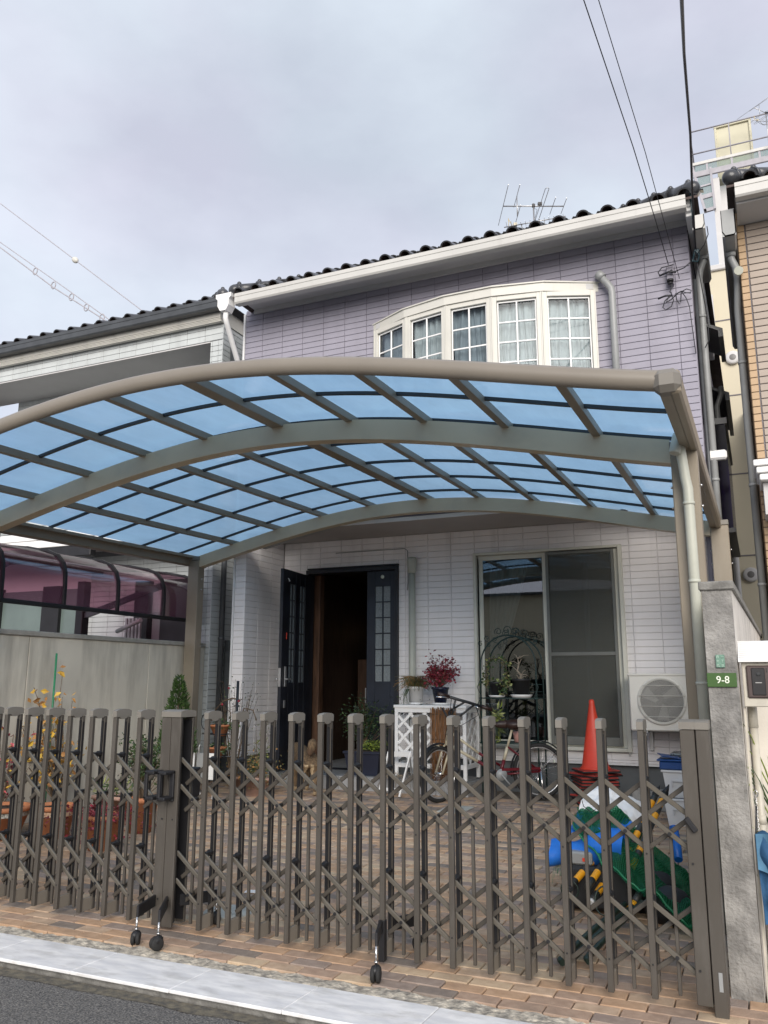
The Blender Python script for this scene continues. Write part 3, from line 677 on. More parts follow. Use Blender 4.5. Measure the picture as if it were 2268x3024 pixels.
# eave
b = MB(); b.extr([(p[0], p[1]) for p in gutter_profile(8.15, 6.215, 6.08)], 'x', -5.76, -.335, 0); b.build('gutter', 'gutter', house)
b = MB(); b.box(-5.80, -.345, 8.262, FY+.2, 6.225, 6.235); b.box(-5.8, -.345, FY-.03, FY+.01, 6.17, 6.233); b.build('soffit', 'soffit', house)
b = MB(); b.box(-5.80, -.34, 8.22, 8.262, 6.10, 6.195); b.build('fascia', 'white_paint', house)
b = MB()   # moulded return at the right end of the eave and along the gable side
for (yy, zz, t) in ((8.27, 6.20, .05), (8.30, 6.16, .035), (8.34, 6.12, .025)): b.cbox(-.345-t*.3, -.30+t*.4, yy, 12.6, zz-.05, zz, 0, .006)
b.box(-.36, -.30, 8.27, 12.6, 6.2, 6.26); b.build('gable_moulding', 'white_paint', house)
b = MB(); b.extr([(-.295, 6.06), (-.295, 5.93), (-.28, 5.90), (-.20, 5.90), (-.18, 5.94), (-.18, 6.07), (-.186, 6.07), (-.186, 5.95), (-.205, 5.912), (-.278, 5.912), (-.287, 5.93), (-.287, 6.06)], 'y', 8.33, 9.6, 0); b.box(-.295, -.18, 8.33, 8.336, 5.9, 6.06); b.build('side_gutter', 'gutter', house)
roof(house, -5.86, -.22, 8.17, 6.24, 2.7, .45, True, True, phase=-5.719)
# leader head and left downspout
b = MB(); b.extr([(-6.03, 6.24), (-5.80, 6.24), (-5.80, 6.19), (-5.83, 6.16), (-5.83, 6.08), (-5.87, 6.01), (-5.96, 6.01), (-6.0, 6.08), (-6.0, 6.16), (-6.03, 6.19)], 'y', 8.13, 8.27, 0)
b.tube([(-5.915, 8.2, 6.02), (-5.915, 8.2, 5.95), (-5.90, 8.23, 5.91), (-5.80, 8.52, 5.62), (-5.785, 8.60, 5.56), (-5.985, 8.665, 5.40)], .034, 10)
b = MB(); b.extr([(-6.03, 6.24), (-5.80, 6.24), (-5.80, 6.19), (-5.83, 6.16), (-5.83, 6.08), (-5.87, 6.01), (-5.96, 6.01), (-6.0, 6.08), (-6.0, 6.16), (-6.03, 6.19)], 'y', 8.13, 8.27, 0); b.build('leader_head', 'white_paint', house)
b = MB(); b.tube([(-5.915, 8.2, 6.03), (-5.915, 8.2, 5.93), (-5.92, 8.24, 5.87), (-5.99, 8.60, 5.52), (-6.0, 8.66, 5.44), (-6.0, 8.66, 4.9)], .034, 12); b.tube([(-6.0, 8.66, 5.44), (-6.0, 8.66, 5.2)], .042, 12); b.build('downspout', 'white_paint', house)
# ---- bow window
bow = [(-4.03, 8.665), (-3.52, 8.46), (-2.985, 8.352), (-2.445, 8.352), (-1.90, 8.45), (-1.352, 8.665)]
mid = Vector((-2.69, 8.95))
def off2(p, d):
    v = (Vector(p)-mid).normalized(); return (p[0]+v.x*d, p[1]+v.y*d)
bw_ = [None]
def band(name, mt, d0, d1, z0, z1):
    q = MB(); a = [off2(p, d0) for p in bow]; c = [off2(p, d1) for p in bow]
    c[0] = (c[0][0], FY+.0); c[-1] = (c[-1][0], FY+.0); a[0] = (a[0][0], FY+.0); a[-1] = (a[-1][0], FY+.0)
    q.extr(a+c[::-1], 'z', z0, z1); return q.build(name, mt, house)
band('bow_header', 'cream', .03, -.06, 5.60, 5.70); band('bow_cap', 'cream', .05, -.08, 5.70, 5.715)
band('bow_sill', 'cream', .03, -.06, 4.30, 4.37)
rq = MB(); rq.extr([off2(p, -.02) for p in bow], 'z', 5.625, 5.69); rq.build('bow_ceiling', 'roomlight', house)
rq = MB(); rq.extr([off2(p, -.02) for p in bow], 'z', 4.3, 4.36); rq.build('bow_base', 'cream', house)
for i in range(5):
    a = Vector((*bow[i], 0)); c = Vector((*bow[i+1], 0)); d = (c-a).normalized(); nrm = Vector((d.y, -d.x, 0))
    if nrm.y > 0: nrm = -nrm
    R = Matrix((d, -nrm, Vector((0, 0, 1)))).transposed(); Ln = (c-a).length
    wnd = MB()
    def lb(u0, u1, z0, z1, t0, t1, m=0, mb=None, ch=.003):
        (mb or wnd).cbox(u0, u1, t0, t1, z0, z1, m, ch, R, a)
    lb(0, .058, 4.37, 5.60, -.01, .05); lb(Ln-.058, Ln, 4.37, 5.60, -.01, .05)
    lb(.0, .016, 4.37, 5.60, -.016, -.01); lb(Ln-.016, Ln, 4.37, 5.60, -.016, -.01)
    lb(.058, Ln-.058, 5.545, 5.60, -.01, .05); lb(.058, Ln-.058, 4.37, 4.43, -.01, .05)
    wo = wnd.build('bow_window', 'cream', house)
    mu = MB()
    lb(.062, .076, 4.43, 5.54, .018, .03, mb=mu); lb(Ln-.076, Ln-.062, 4.43, 5.54, .018, .03, mb=mu); lb(.076, Ln-.076, 5.522, 5.54, .018, .03, mb=mu)
    lb(Ln/2-.009, Ln/2+.009, 4.43, 5.522, .016, .03, mb=mu)
    for k in range(1, 5):
        zz = 5.525-k*.235; lb(.076, Ln/2-.011, zz-.009, zz+.009, .018, .03, mb=mu); lb(Ln/2+.011, Ln-.076, zz-.009, zz+.009, .018, .03, mb=mu)
    mu.build('glazing_bar', 'white_paint', wo)
    g = MB(); lb(.058, Ln-.058, 4.43, 5.545, .034, .038, mb=g, ch=0.0005); g.build('pane', 'glass_up', wo)
    cu = MB(); ph = RN.random()*6; full = i != 0
    def cf(u, v, i=i, ph=ph):
        x = .05+u*(Ln-.1); wv = .018*math.sin(u*(26+i*3)+ph)+.008*math.sin(u*67+ph*2); p = a+R @ Vector((x+(0.02*math.sin(v*5+u*9)), .115+wv, 0)); return (p.x, p.y, 4.4+v*1.14)
    cu.grid(cf, 60, 6); cu.build('curtain', 'curtain' if i in (1, 3, 4) else 'curtain_grey', wo)
# back of the bay: an upstairs room behind the glass
rm = MB(); rm.box(-4.3, -1.1, 10.4, 10.45, 4.1, 6.0); rm.box(-4.35, -4.3, FY+.15, 10.4, 4.1, 6.0); rm.box(-1.1, -1.05, FY+.15, 10.4, 4.1, 6.0); rm.box(-4.3, -1.1, FY+.15, 10.4, 4.05, 4.1); rm.build('upstairs_room', 'room', house)
# bent overflow pipe right of the bow window
b = MB(); b.tube([(-1.305, 8.60, 5.76), (-1.25, 8.60, 5.70)], .048, 14); b.tube([(-1.31, 8.66, 5.76), (-1.30, 8.6, 5.755), (-1.205, 8.6, 5.62), (-1.172, 8.6, 5.56), (-1.165, 8.6, 5.50), (-1.165, 8.6, 3.1)], .038, 14); b.build('overflow_pipe', 'pipe_grey', house)
# ---- wide sliding window
def sash(x0, x1, z0, z1, y, fw, mt, parent, nm, mid_=None, wb=None):
    q = MB(); wb = wb or fw
    q.cbox(x0, x0+fw, y, y+.03, z0, z1, 0, .003); q.cbox(x1-fw, x1, y, y+.03, z0, z1, 0, .003)
    q.cbox(x0+fw, x1-fw, y+.001, y+.029, z1-fw, z1, 0, .003); q.cbox(x0+fw, x1-fw, y+.001, y+.029, z0, z0+wb, 0, .003)
    if mid_: q.cbox(x0+fw, x1-fw, y+.002, y+.028, mid_-.02, mid_+.02, 0, .003)
    return q.build(nm, mt, parent)
sw = MB(); a0, a1, c0, c1 = HW
sw.cbox(a0-.035, a0, 9.55, 9.70, c0-.03, c1+.03, 0, .004); sw.cbox(a1, a1+.045, 9.55, 9.70, c0-.03, c1+.03, 0, .004)
sw.cbox(a0, a1, 9.551, 9.70, c1, c1+.03, 0, .004); sw.cbox(a0, a1, 9.545, 9.70, c0-.03, c0+.01, 0, .004); sw.box(a0, a1, 9.63, 9.64, c1-.03, c1)
win = sw.build('sliding_window', 'sash_cream', house)
sash(a0+.01, -2.235, c0+.012, c1-.005, 9.635, .05, 'sash_cream', win, 'sash'); sash(-2.275, a1-.005, c0+.012, c1-.005, 9.60, .045, 'sash_cream', win, 'sash')
g = MB(); g.box(a0+.06, -2.29, 9.648, 9.652, c0+.06, c1-.055); g.build('pane', 'glass', win)
g = MB(); g.box(-2.23, a1-.05, 9.612, 9.616, c0+.06, c1-.05); g.build('pane', 'glass', win)
sc_ = sash(-2.228, a1-.048, c0+.03, c1-.012, 9.565, .032, 'screen_frame', win, 'screen_sash', 1.69, .09)
g = MB(); g.box(-2.197, a1-.08, 9.578, 9.580, c0+.12, c1-.045); g.build('insect_screen', 'screen', sc_)
g = MB(); g.cbox(-3.05, -3.035, 9.625, 9.636, 1.52, 1.66, 0, .003); g.build('window_pull', 'silver', win)
def drape(nm, top0, top1, tie0, tie1, z0, z1, zt, y, folds, mt='curtain', amp=.03):
    q = MB()
    def f(u, v):
        z = z0+v*(z1-z0); k = max(0, min(1, (z-zt)/(z1-zt))) if z > zt else 0
        k = k**.8; l = tie0+(top0-tie0)*k; r = tie1+(top1-tie1)*k
        if z < zt: fl = min(1, (zt-z)/.6); l = tie0+(top0-tie0)*.0*fl; r = tie1+.05*fl
        return (l+(r-l)*u, y+amp*math.sin(u*folds*2*PI)*(.5+.5*k)+.01*math.sin(v*7+u*20), z)
    q.grid(f, folds*8, 16); return q.build(nm, mt, house)
drape('curtain', -2.98, -2.50, -3.0, -2.84, .75, 2.78, 1.72, 9.82, 7)
drape('sheer_curtain', -2.36, -2.28, -2.36, -2.26, .75, 2.78, .8, 9.9, 1, 'curtain_grey', .02); drape('sheer_curtain', -1.86, -1.8, -1.86, -1.80, .75, 2.78, .8, 9.9, 1, 'curtain_grey', .02)
rm = MB(); rm.box(-3.4, -.9, 13.0, 13.05, .3, 3.1); rm.box(-3.45, -3.4, 9.76, 13, .3, 3.1); rm.box(-.9, -.85, 9.76, 13, .3, 3.1); rm.box(-3.4, -.9, 9.76, 13, .55, .6); rm.build('living_room', 'room', house)
# ---- doorway, open leaf, side leaf
df = MB(); df.cbox(-5.43, -5.39, 9.56, 9.72, .29, 2.82, 0, .003); df.cbox(-4.15, -4.11, 9.56, 9.72, .29, 2.82, 0, .003); df.cbox(-5.39, -4.15, 9.561, 9.72, 2.77, 2.82, 0, .003); df.cbox(-5.40, -4.10, 9.54, 9.60, 2.822, 2.84, 0, .003)
df.cbox(-5.39, -4.15, 9.57, 9.72, .29, .315, 0, .003); dfo = df.build('door_frame', 'door', house)
def leaf(nm, mt, R, T, W_, H_, gx, z0, z1, rows_):
    q = MB(); xs = [0]+[v for g_ in gx for v in g_]+[W_]
    for i in range(0, len(xs), 2): q.cbox(xs[i], xs[i+1], -.02, .02, 0, H_, 0, .004, R, T)
    for g_ in gx:
        q.cbox(g_[0], g_[1], -.019, .019, 0, z0, 0, .003, R, T); q.cbox(g_[0], g_[1], -.019, .019, z1, H_, 0, .003, R, T)
        q.cbox((g_[0]+g_[1])/2-.009, (g_[0]+g_[1])/2+.009, -.016, .016, z0, z1, 0, .002, R, T)
        for k in range(1, rows_):
            zz = z0+(z1-z0)*k/rows_; q.cbox(g_[0], g_[1], -.015, .015, zz-.007, zz+.007, 0, .002, R, T)
    o = q.build(nm, mt, house)
    p = MB()
    for g_ in gx: p.cbox(g_[0], g_[1], -.004, .004, z0, z1, 0, .0005, R, T)
    p.build('obscure_pane', 'frost', o); return o
th = math.atan2(9.60-8.775, -5.395+5.32)   # open leaf: hinge at (-5.395, 9.60)
ax_ = Vector((-5.32+5.395, 8.775-9.60, 0)).normalized(); R = Matrix((ax_, Vector((-ax_.y, ax_.x, 0)), Vector((0, 0, 1)))).transposed()
T = Vector((-5.385, 9.585, .335))
lf = leaf('open_door', 'door', R, T, .83, 2.41, [(.17, .33), (.46, .62)], 1.03, 2.24, 6)
h = MB(); yo = .024
h.cbox(.70, .75, yo, yo+.012, .98, 1.22, 0, .003, R, T); h.cbox(.64, .75, yo+.03, yo+.045, 1.06, 1.08, 0, .003, R, T); h.tube([T+R @ Vector((.725, yo, 1.07)), T+R @ Vector((.725, yo+.04, 1.07))], .01)
h.cbox(.71, .75, yo, yo+.008, .73, .82, 0, .002, R, T); h.cbox(.828, .832, -.016, .016, .98, 1.2, 0, .001, R, T); h.tube([T+R @ Vector((.725, -yo, 1.07)), T+R @ Vector((.80, -yo-.04, 1.07))], .009); h.build('door_handle', 'silver', lf)
h = MB(); h.tube([T+R @ Vector((.70, .024, 2.30)), T+R @ Vector((.70, .034, 2.29)), T+R @ Vector((.69, .036, 2.265)), T+R @ Vector((.675, .036, 2.27))], .006); h.build('hook', 'white_paint', lf)
h = MB(); h.cbox(.7, .715, .022, .028, 1.55, 1.63, 0, .001, R, T); h.build('red_tag', 'cone', lf)
R0 = Matrix.Identity(3)
lf2 = leaf('side_door', 'door_side', R0, Vector((-4.56, 9.64, .32)), .41, 2.45, [(.115, .325)], 1.06, 2.25, 6)
h = MB(); h.lathe((-4.34, 9.617, 2.69), [(.024, 0), (.024, .004), (0, .005)], 14, 0, Matrix.Rotation(PI/2, 3, 'X')); h.build('round_sticker', 'sign_white', lf2)
h = MB(); h.box(-4.567, -4.560, 9.6, 9.615, 1.10, 1.30); h.build('edge_bolt', 'silver', lf2)
# dark hall with a shoe cupboard
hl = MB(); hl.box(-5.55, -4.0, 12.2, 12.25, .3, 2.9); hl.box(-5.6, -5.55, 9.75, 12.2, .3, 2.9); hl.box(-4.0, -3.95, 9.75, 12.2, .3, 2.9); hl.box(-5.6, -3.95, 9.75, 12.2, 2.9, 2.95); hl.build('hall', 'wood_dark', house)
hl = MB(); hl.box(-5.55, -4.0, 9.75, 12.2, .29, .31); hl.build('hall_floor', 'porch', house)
hl = MB(); hl.cbox(-5.42, -5.33, 9.78, 9.9, .31, 2.78, 0, .004); hl.build('door_post', 'wood_mid', house)
cb = MB(); cb.cbox(-5.5, -4.5, 11.3, 11.7, .34, 1.70, 0, .005); cb.box(-5.01, -4.995, 11.292, 11.3, .36, 1.68); cbo = cb.build('shoe_cupboard', 'wood_mid', house)
for xh in (-5.20, -5.16, -4.86, -4.82):
    q = MB(); q.tube([(xh, 11.28, 1.38), (xh, 11.28, 1.60)], .006, 6); q.build('handle', 'silver', cbo)
q = MB(); q.cbox(-5.0, -4.86, 11.55, 11.6, 1.71, 2.25, 0, .004); q.build('wood_board', mat('pale_wood', (.22, .13, .07), .6, .1, 8), house)
q = MB(); q.sphere((-5.12, 11.9, 2.12), .012, 8, 6); q.build('hall_lamp', 'lamp', house)
# sage downspout with its cap and a thin cable
b = MB(); b.lathe((-3.895, 9.52, 2.70), [(.04, 0), (.052, .02), (.06, .10), (.064, .17), (.052, .2), (.0, .21)], 14); b.tube([(-3.895, 9.52, 2.72), (-3.895, 9.52, .34)], .042, 14); b.tube([(-3.895, 9.52, 1.0), (-3.895, 9.52, 1.04)], .047, 14)
b.build('capped_downspout', 'pipe_green', house)
b = MB(); b.tube([(-5.0, 9.585, 3.03), (-4.02, 9.585, 3.03), (-3.98, 9.585, 3.0), (-3.975, 9.585, 2.6), (-3.98, 9.575, 2.5)], .005, 6); b.build('thin_cable', 'pipe_grey', house)
# pipes and fittings on the narrow right side
b = MB(); b.tube([(-.235, 8.95, 5.92), (-.235, 8.95, 5.84), (-.275, 8.95, 5.74), (-.29, 8.95, 5.66), (-.29, 8.95, .3)], .036, 12)
b.tube([(-.235, 8.95, 5.92), (-.235, 8.95, 5.86)], .05, 12)
for zz in (5.2, 3.4, 2.0): b.tube([(-.29, 8.95, zz), (-.29, 8.95, zz+.03)], .042, 12)
b.build('side_downspout', 'pipe_grey', house)
b = MB(); b.tube([(-.335, 8.84, 5.6), (-.335, 8.84, .4)], .018, 8); b.tube([(-.34, 8.9, 5.2), (-.34, 8.9, 4.0)], .022, 8); b.build('conduit', 'darkgrey', house)
for (y0, y1, zt) in ((9.75, 10.6, 5.5), (10.9, 12.6, 5.1)):
    b = MB(); b.extr([(-.34, zt), (-.34, zt-.03), (-.16, zt-.14), (-.16, zt-.22), (-.11, zt-.22), (-.11, zt-.12)], 'y', y0, y1, 0); b.build('side_hood', 'pipe_grey', house)
b = MB(); b.tube([(-.2, 10.7, 5.0), (-.2, 10.7, 4.9), (-.26, 10.7, 4.75), (-.26, 10.7, .4)], .034, 10); b.build('side_downspout', 'pipe_grey', house)
b = MB(); b.box(-.35, -.17, 9.8, 11.8, 3.05, 4.25); b.build('violet_screen', 'violet_panel', house)
for (z0, z1) in ((4.25, 4.32), (3.0, 3.05)):
    b = MB(); b.box(-.35, -.15, 9.78, 11.82, z0, z1); b.build('screen_rail', 'darkgrey', house)
b = MB(); b.cbox(-.35, -.16, 8.9, 9.0, 3.62, 3.72, 0, .02); b.build('vent_hood', 'white_paint', house)
for zz in (4.9, 3.9): b = MB(); b.box(-.36, -.28, 12.8, 14.2, zz-.5, zz); b.build('side_window', 'pipe_grey', house)
# ---- rooftop aerial (stands on the roof)
def aerial(name, label, base, k=1.0, az=0.):
    t = thing(name, label, 'antenna', base)
    bx, by, bz = base; R = Matrix.Rotation(az, 3, 'Z'); P = lambda x, y, z: Vector(base)+R @ (Vector((x, y, z))*k)
    q = MB(); q.tube([P(0, 0, 0), P(0, 0, 1.32)], .014*k, 8); q.build('mast', 'silver', t)
    q = MB(); q.tube([P(-.52, 0, 1.27), P(.52, 0, 1.27)], .011*k, 6); q.build('boom', 'silver', t)
    for (x, l) in ((-.52, .62), (.33, .26), (.52, .24)):
        q = MB(); q.tube([P(x, -l, 1.275), P(x, l, 1.275)], .006*k, 5); q.build('element', 'silver', t)
    q = MB(); q.tube([P(-.28, 0, 1.46), P(-.28, 0, 1.08)], .01*k, 6); q.build('cross_bracket', 'silver', t)
    for zz in (1.46, 1.08):
        q = MB(); q.tube([P(-.28, -.34, zz), P(-.28, .34, zz)], .006*k, 5); q.build('element', 'silver', t)
    q = MB(); q.tube([P(.11, -.5, 1.28), P(.11, .5, 1.28), P(.14, .53, 1.28), P(.17, .5, 1.28), P(.17, -.5, 1.28), P(.14, -.53, 1.28)], .006*k, 5, closed=True, caps=False); q.build('folded_dipole', 'silver', t)
    q = MB(); q.obox(P(.11, 0, 1.31), (.07*k, .05*k, .05*k), R); q.obox(P(0, 0, 1.28), (.05*k, .04*k, .05*k), R); q.build('junction_box', 'black', t)
    q = MB(); q.tube([P(-.5, .1, .93), P(.52, -.1, 1.02)], .009*k, 6); q.build('lower_boom', 'silver', t)
    for i in range(13):
        u = i/12; c = P(-.45+.93*u, .09-.18*u, .935+.085*u); l = .085 if i > 1 else .16
        q = MB(); q.tube([c+R @ Vector((-.25*l, -l, 0))*k, c+R @ Vector((.25*l, l, 0))*k], .0035*k, 4); q.build('small_element', 'silver', t)
    q = MB(); q.tube([P(-.42, .1, .92), P(-.42, .1, 1.1)], .005*k, 4); q.tube([P(-.34, .1, .93), P(-.42, .1, 1.08)], .006*k, 4); q.build('reflector', mat('yellowed_metal', (.5, .4, .2), .5), t)
    q = MB(); q.obox(P(-.31, .08, .97), (.06*k, .05*k, .05*k), R); q.build('balun', 'bike_cream', t)
    q = MB(); q.tube([P(-.2, .06, .96), P(-.2, .06, .90), P(-.13, .04, .86), P(.12, -.02, .89), P(.17, -.03, .93), P(.17, -.03, .98)], .009*k, 6); q.build('bracket', 'pipe_grey', t)
    q = MB(); q.tube([P(0, 0, 1.24), P(.06, 0, 1.2), P(.02, .02, 1.05), P(.0, .02, .9), P(-.1, .03, .83), P(-.25, .06, .86), P(-.3, .08, .95)], .004*k, 4); q.build('lead', 'cable', t)
    return t
aerial('roof_antenna', 'many-armed television antenna rising above the dark tiles of the lilac house', (-2.54, 11.0, 7.16), .86, rad(24))

# ================================================================ LEFT NEIGHBOUR
lh = thing('neighbour_house', 'pale grey tiled house with deep balcony and black gutter on the left', 'house', (-9.5, 9.6, .1))
LX = -6.375; LF = 8.80; LW = -13.4
b = MB(); holed(b, LW, LX-.012, .0, 6.22, LF+.012, LF+.13, [(-13.3, -6.58, 3.35+1.0, 5.965), (-13.3, -6.58, -.1, 3.24)]); b.build('front_wall', 'grey_joint', lh)
b = MB(); b.box(LX-.13, LX-.012, LF+.13, 14, 0, 6.22); b.box(-11.05, LX-.13, 9.612, 9.72, 0, 6.2); b.box(-11.05, -10.9, 9.72, 14, 0, 6.2); b.build('inner_wall', 'grey_joint', lh)
sp = brick_wall(lh, LW, LX, 5.965, 6.235, LF+.012, 'grey_tile', xr=LX-24*.303, bh=.0885)
sp += brick_wall(lh, -6.58, LX, .2, 5.96, LF+.012, 'grey_tile', xr=-6.375-.205+.03, bw=.1025)
sp += brick_wall(lh, LW, LX-.205, 3.50, 4.35, LF+.012, 'grey_tile', xr=LX-24*.303)
sp += brick_wall(lh, LF, 10.2, .2, 6.2, LX-.012, 'grey_tile', axis='y', out_=1, xr=LF)
sp += brick_wall(lh, -11.05, LX-.14, 4.4, 5.95, 9.612, 'grey_tile', xr=LX-24*.303)
sp += brick_wall(lh, -9.17, LX-.14, .2, 3.22, 9.612, 'grey_tile', holes=[(-8.23, -7.2, .1, 2.35)], xr=LX-24*.303)
lay_bricks(lh, sp, 300, vis=lambda c: (c.z > 4.9 or (1.9 < c.z < 3.5)) and not (c.y > 9 and c.x > -6.9))
b = MB(); b.box(LW, -6.582, LF+.0, 9.6, 5.945, 5.962); b.build('balcony_ceiling', 'soffit', lh)
b = MB(); b.box(LW, LX-.13, LF+.13, 9.6, 3.30, 3.45); b.build('balcony_floor', 'soffit', lh)
for i, z0 in enumerate((3.26, 3.375)):
    b = MB(); b.cbox(LW, -6.59, LF-.02-.006*i, LF+.011, z0, z0+.11, 0, .006); b.build('white_board', 'white_paint', lh)
# ground-floor openings
b = MB(); b.box(-10.92, -10.04, 9.56, 9.62, 0, 2.75); b.box(-9.68, -9.31, 9.56, 9.62, 0, 2.75); b.build('window', mat('grey_green_glass', (.13, .17, .16), .25, .1, 2), lh)
b = MB()
for (p, q) in ((-10.96, -10.92), (-10.03, -9.68), (-9.30, -9.17), (-8.23, -7.98), (-7.75, -7.2)): b.box(p, q, 9.50, 9.62, 0, 2.8)
b.build('dark_post', 'black', lh)
b = MB(); b.cbox(-11.1, -8.45, LF-.02, LF+.1, 3.10, 3.25, 0, .01) ; b.build('shutter_box', 'black', lh)
b = MB()
for i in range(5): b.box(-8.2+.06*i, -8.17+.06*i, 9.3, 9.33, 1.0, 2.25)
b.tube([(-8.25, 9.2, 2.06), (-7.75, 9.1, 2.2)], .03, 6); b.build('railing', 'pipe_grey', lh)
# pale plaster band lit under the canopy
b = MB(); b.box(-11.05, -9.17, 9.59, 9.606, 2.3, 3.2); b.build('plaster_panel', 'white_paint', lh)
# eave
b = MB()
for (z0, z1, y0) in ((6.245, 6.38, 8.695), (6.225, 6.242, 8.70), (6.207, 6.222, 8.705), (6.19, 6.204, 8.71)): b.cbox(LW, -6.36, y0, 8.77, z0, z1, 0, .002)
b.cbox(-6.39, -6.361, 8.77, 9.6, 6.19, 6.38, 0, .002); b.build('fascia', 'cream', lh)
b = MB(); b.extr(gutter_profile(8.55, 6.452, 6.31), 'x', LW, -6.20, 0); b.box(LW, -6.22, 8.66, 8.692, 6.32, 6.44); b.build('gutter', 'darkgrey', lh)
b = MB(); b.box(LW, -6.37, 8.66, 9.6, 6.385, 6.40); b.build('eave_board', 'soffit', lh)
roof(lh, LW, -6.24, 8.57, 6.462, 3.4, .45, False, True, pitch=.268, phase=-6.80)
b = MB(); b.tube([(-6.30, 8.94, 5.95), (-6.30, 8.94, .3)], .036, 12)
for zz in (5.35, 3.6, 1.9): b.tube([(-6.30, 8.94, zz), (-6.30, 8.94, zz+.03)], .042, 12)
b.build('downspout', 'darkgrey', lh)
# laundry pole and its arm on the balcony
b = MB(); b.tube([(-10.9, 9.2, 4.98), (-7.0, 9.2, 5.28)], .02, 8); b.build('laundry_pole', 'pipe_green', lh)
b = MB(); b.tube([(-10.55, 9.55, 4.9), (-10.55, 9.55, 5.2)], .05, 10); b.tube([(-9.95, 9.12, 5.28), (-9.86, 9.12, 5.33), (-9.76, 9.12, 5.28), (-9.68, 9.12, 5.18), (-9.76, 9.12, 5.16), (-9.9, 9.12, 5.2)], .014, 6, closed=True, caps=False); b.build('pole_bracket', 'cream', lh)
# ---- purple canopy over the neighbour's side of the wall
can = thing('cycle_canopy', 'curved canopy of purple plastic panels beyond the concrete wall', 'canopy', (-7.2, 6.9, 2.1))
cprof = [(-6.52, 2.14), (-6.52, 2.34), (-6.53, 2.48), (-6.57, 2.58), (-6.65, 2.66), (-6.80, 2.715), (-7.1, 2.77), (-7.6, 2.83), (-8.2, 2.86)]
ribs = [3.29+.79*k for k in range(7)]+[8.75]
for y0, y1 in zip(ribs, ribs[1:]):
    q = MB(); q.grid(lambda u, v: (*(lambda t: (cprof[int(t)][0]*(1-(t % 1))+cprof[min(8, int(t)+1)][0]*(t % 1), y0+v*(y1-y0), cprof[int(t)][1]*(1-(t % 1))+cprof[min(8, int(t)+1)][1]*(t % 1)))(u*8-1e-6 if u == 1 else u*8),), 16, 2); q.build('canopy_panel', 'purple_panel', can)
for y0 in ribs:
    q = MB()
    for a, c in zip(cprof, cprof[1:]): q.bar((a[0]+.01, y0, a[1]), (c[0]+.01, y0, c[1]+.004), .035, .03, 0, (0, 1, 0))
    q.build('canopy_rib', 'black', can)
q = MB(); q.cbox(-6.545, -6.495, 3.2, 8.78, 2.10, 2.145, 0, .006); q.build('front_rail', 'black', can)
q = MB(); q.cbox(-8.24, -8.17, 3.2, 8.78, 2.81, 2.87, 0, .006); q.build('rear_rail', 'black', can)
for yy in (6.0, 8.35):
    q = MB(); q.cbox(-8.15, -8.03, yy-.06, yy+.06, 0, 2.66, 0, .006); q.build('post', 'black', can)
    q = MB(); q.bar((-8.08, yy, 2.2), (-6.75, yy-.05, 2.55), .05, .07); q.build('brace', 'darkgrey', can)
# ---- concrete wall between the plots
lw = thing('boundary_wall', 'beige concrete boundary wall on the left of the courtyard', 'wall', (-6.51, 6.5, 0))
edges = [1.4, 2.95, 4.5, 5.75, 7.30, 8.90]; edges = [1.5, 3.05, 4.6, 6.0, 7.75, 9.05]
for y0, y1 in zip(edges, edges[1:]):
    q = MB(); q.cbox(-6.57, -6.45, y0+.004, y1-.004, -.05, 1.80, 0, .004); q.build('wall_panel', 'concrete', lw)
q = MB(); q.box(-6.56, -6.46, 1.5, 9.05, -.05, 1.79); q.build('wall_core', 'cap_dark', lw)
q = MB(); q.cbox(-6.59, -6.43, 1.48, 9.07, 1.80, 1.85, 0, .006); q.build('coping', 'cap_concrete', lw)
b = MB(); b.cbox(-6.36, -6.0, 9.1, 9.14, .2, 1.9, 0, .004); b.cbox(-6.32, -6.04, 9.05, 9.12, 1.0, 1.75, 0, .01); tag(b.build('side_gate', 'darkgrey'), 'dark grey side gate in the passage left of the white wall', 'gate')

# ================================================================ RIGHT NEIGHBOUR
rh = thing('neighbour_house', 'beige and orange tiled house with round black roof tiles on the right', 'house', (1.6, 9.6, .1))
RX = .115
b = MB(); b.box(RX+.012, 5, FY+.012, 8.85, .1, 6.2); b.box(RX+.012, RX+.13, 8.85, 14, .1, 6.2); b.build('wall', 'beige_joint', rh)
sp = brick_wall(rh, RX+.082, 3.2, .1, 6.2, FY+.012, 'beige_tile', xr=RX+.082, bw=.42, bh=.0762, gap=.008)
sp += brick_wall(rh, RX, RX+.075, .1, 6.2, FY+.012, 'orange_tile', xr=RX, bw=.075, bh=.0762, gap=.006)
sp += brick_wall(rh, FY+.0, 9.9, .1, 6.2, RX+.012, 'orange_tile', axis='y', out_=-1, xr=FY, bh=.0762, gap=.006)
lay_bricks(rh, sp, 120, vis=lambda c: c.z > 1)
b = MB(); b.extr(gutter_profile(8.15, 6.22, 6.07), 'x', .125, 5, 0); b.box(.12, 5, 8.26, FY+.1, 6.2, 6.22); b.build('gutter', 'gutter', rh)
b = MB(); b.box(.13, 5, 8.27, FY+.01, 6.05, 6.075); b.build('soffit', 'soffit', rh)
b = MB(); b.extr([(.105, 6.05), (.105, 5.80), (.09, 5.77), (.0, 5.77), (-.025, 5.82), (-.025, 6.06), (-.018, 6.06), (-.018, 5.83), (.005, 5.785), (.085, 5.785), (.097, 5.80), (.097, 6.05)], 'y', 8.35, 11.5, 0); b.box(-.025, .105, 8.35, 8.356, 5.77, 6.06); b.build('side_gutter', 'pipe_grey', rh)
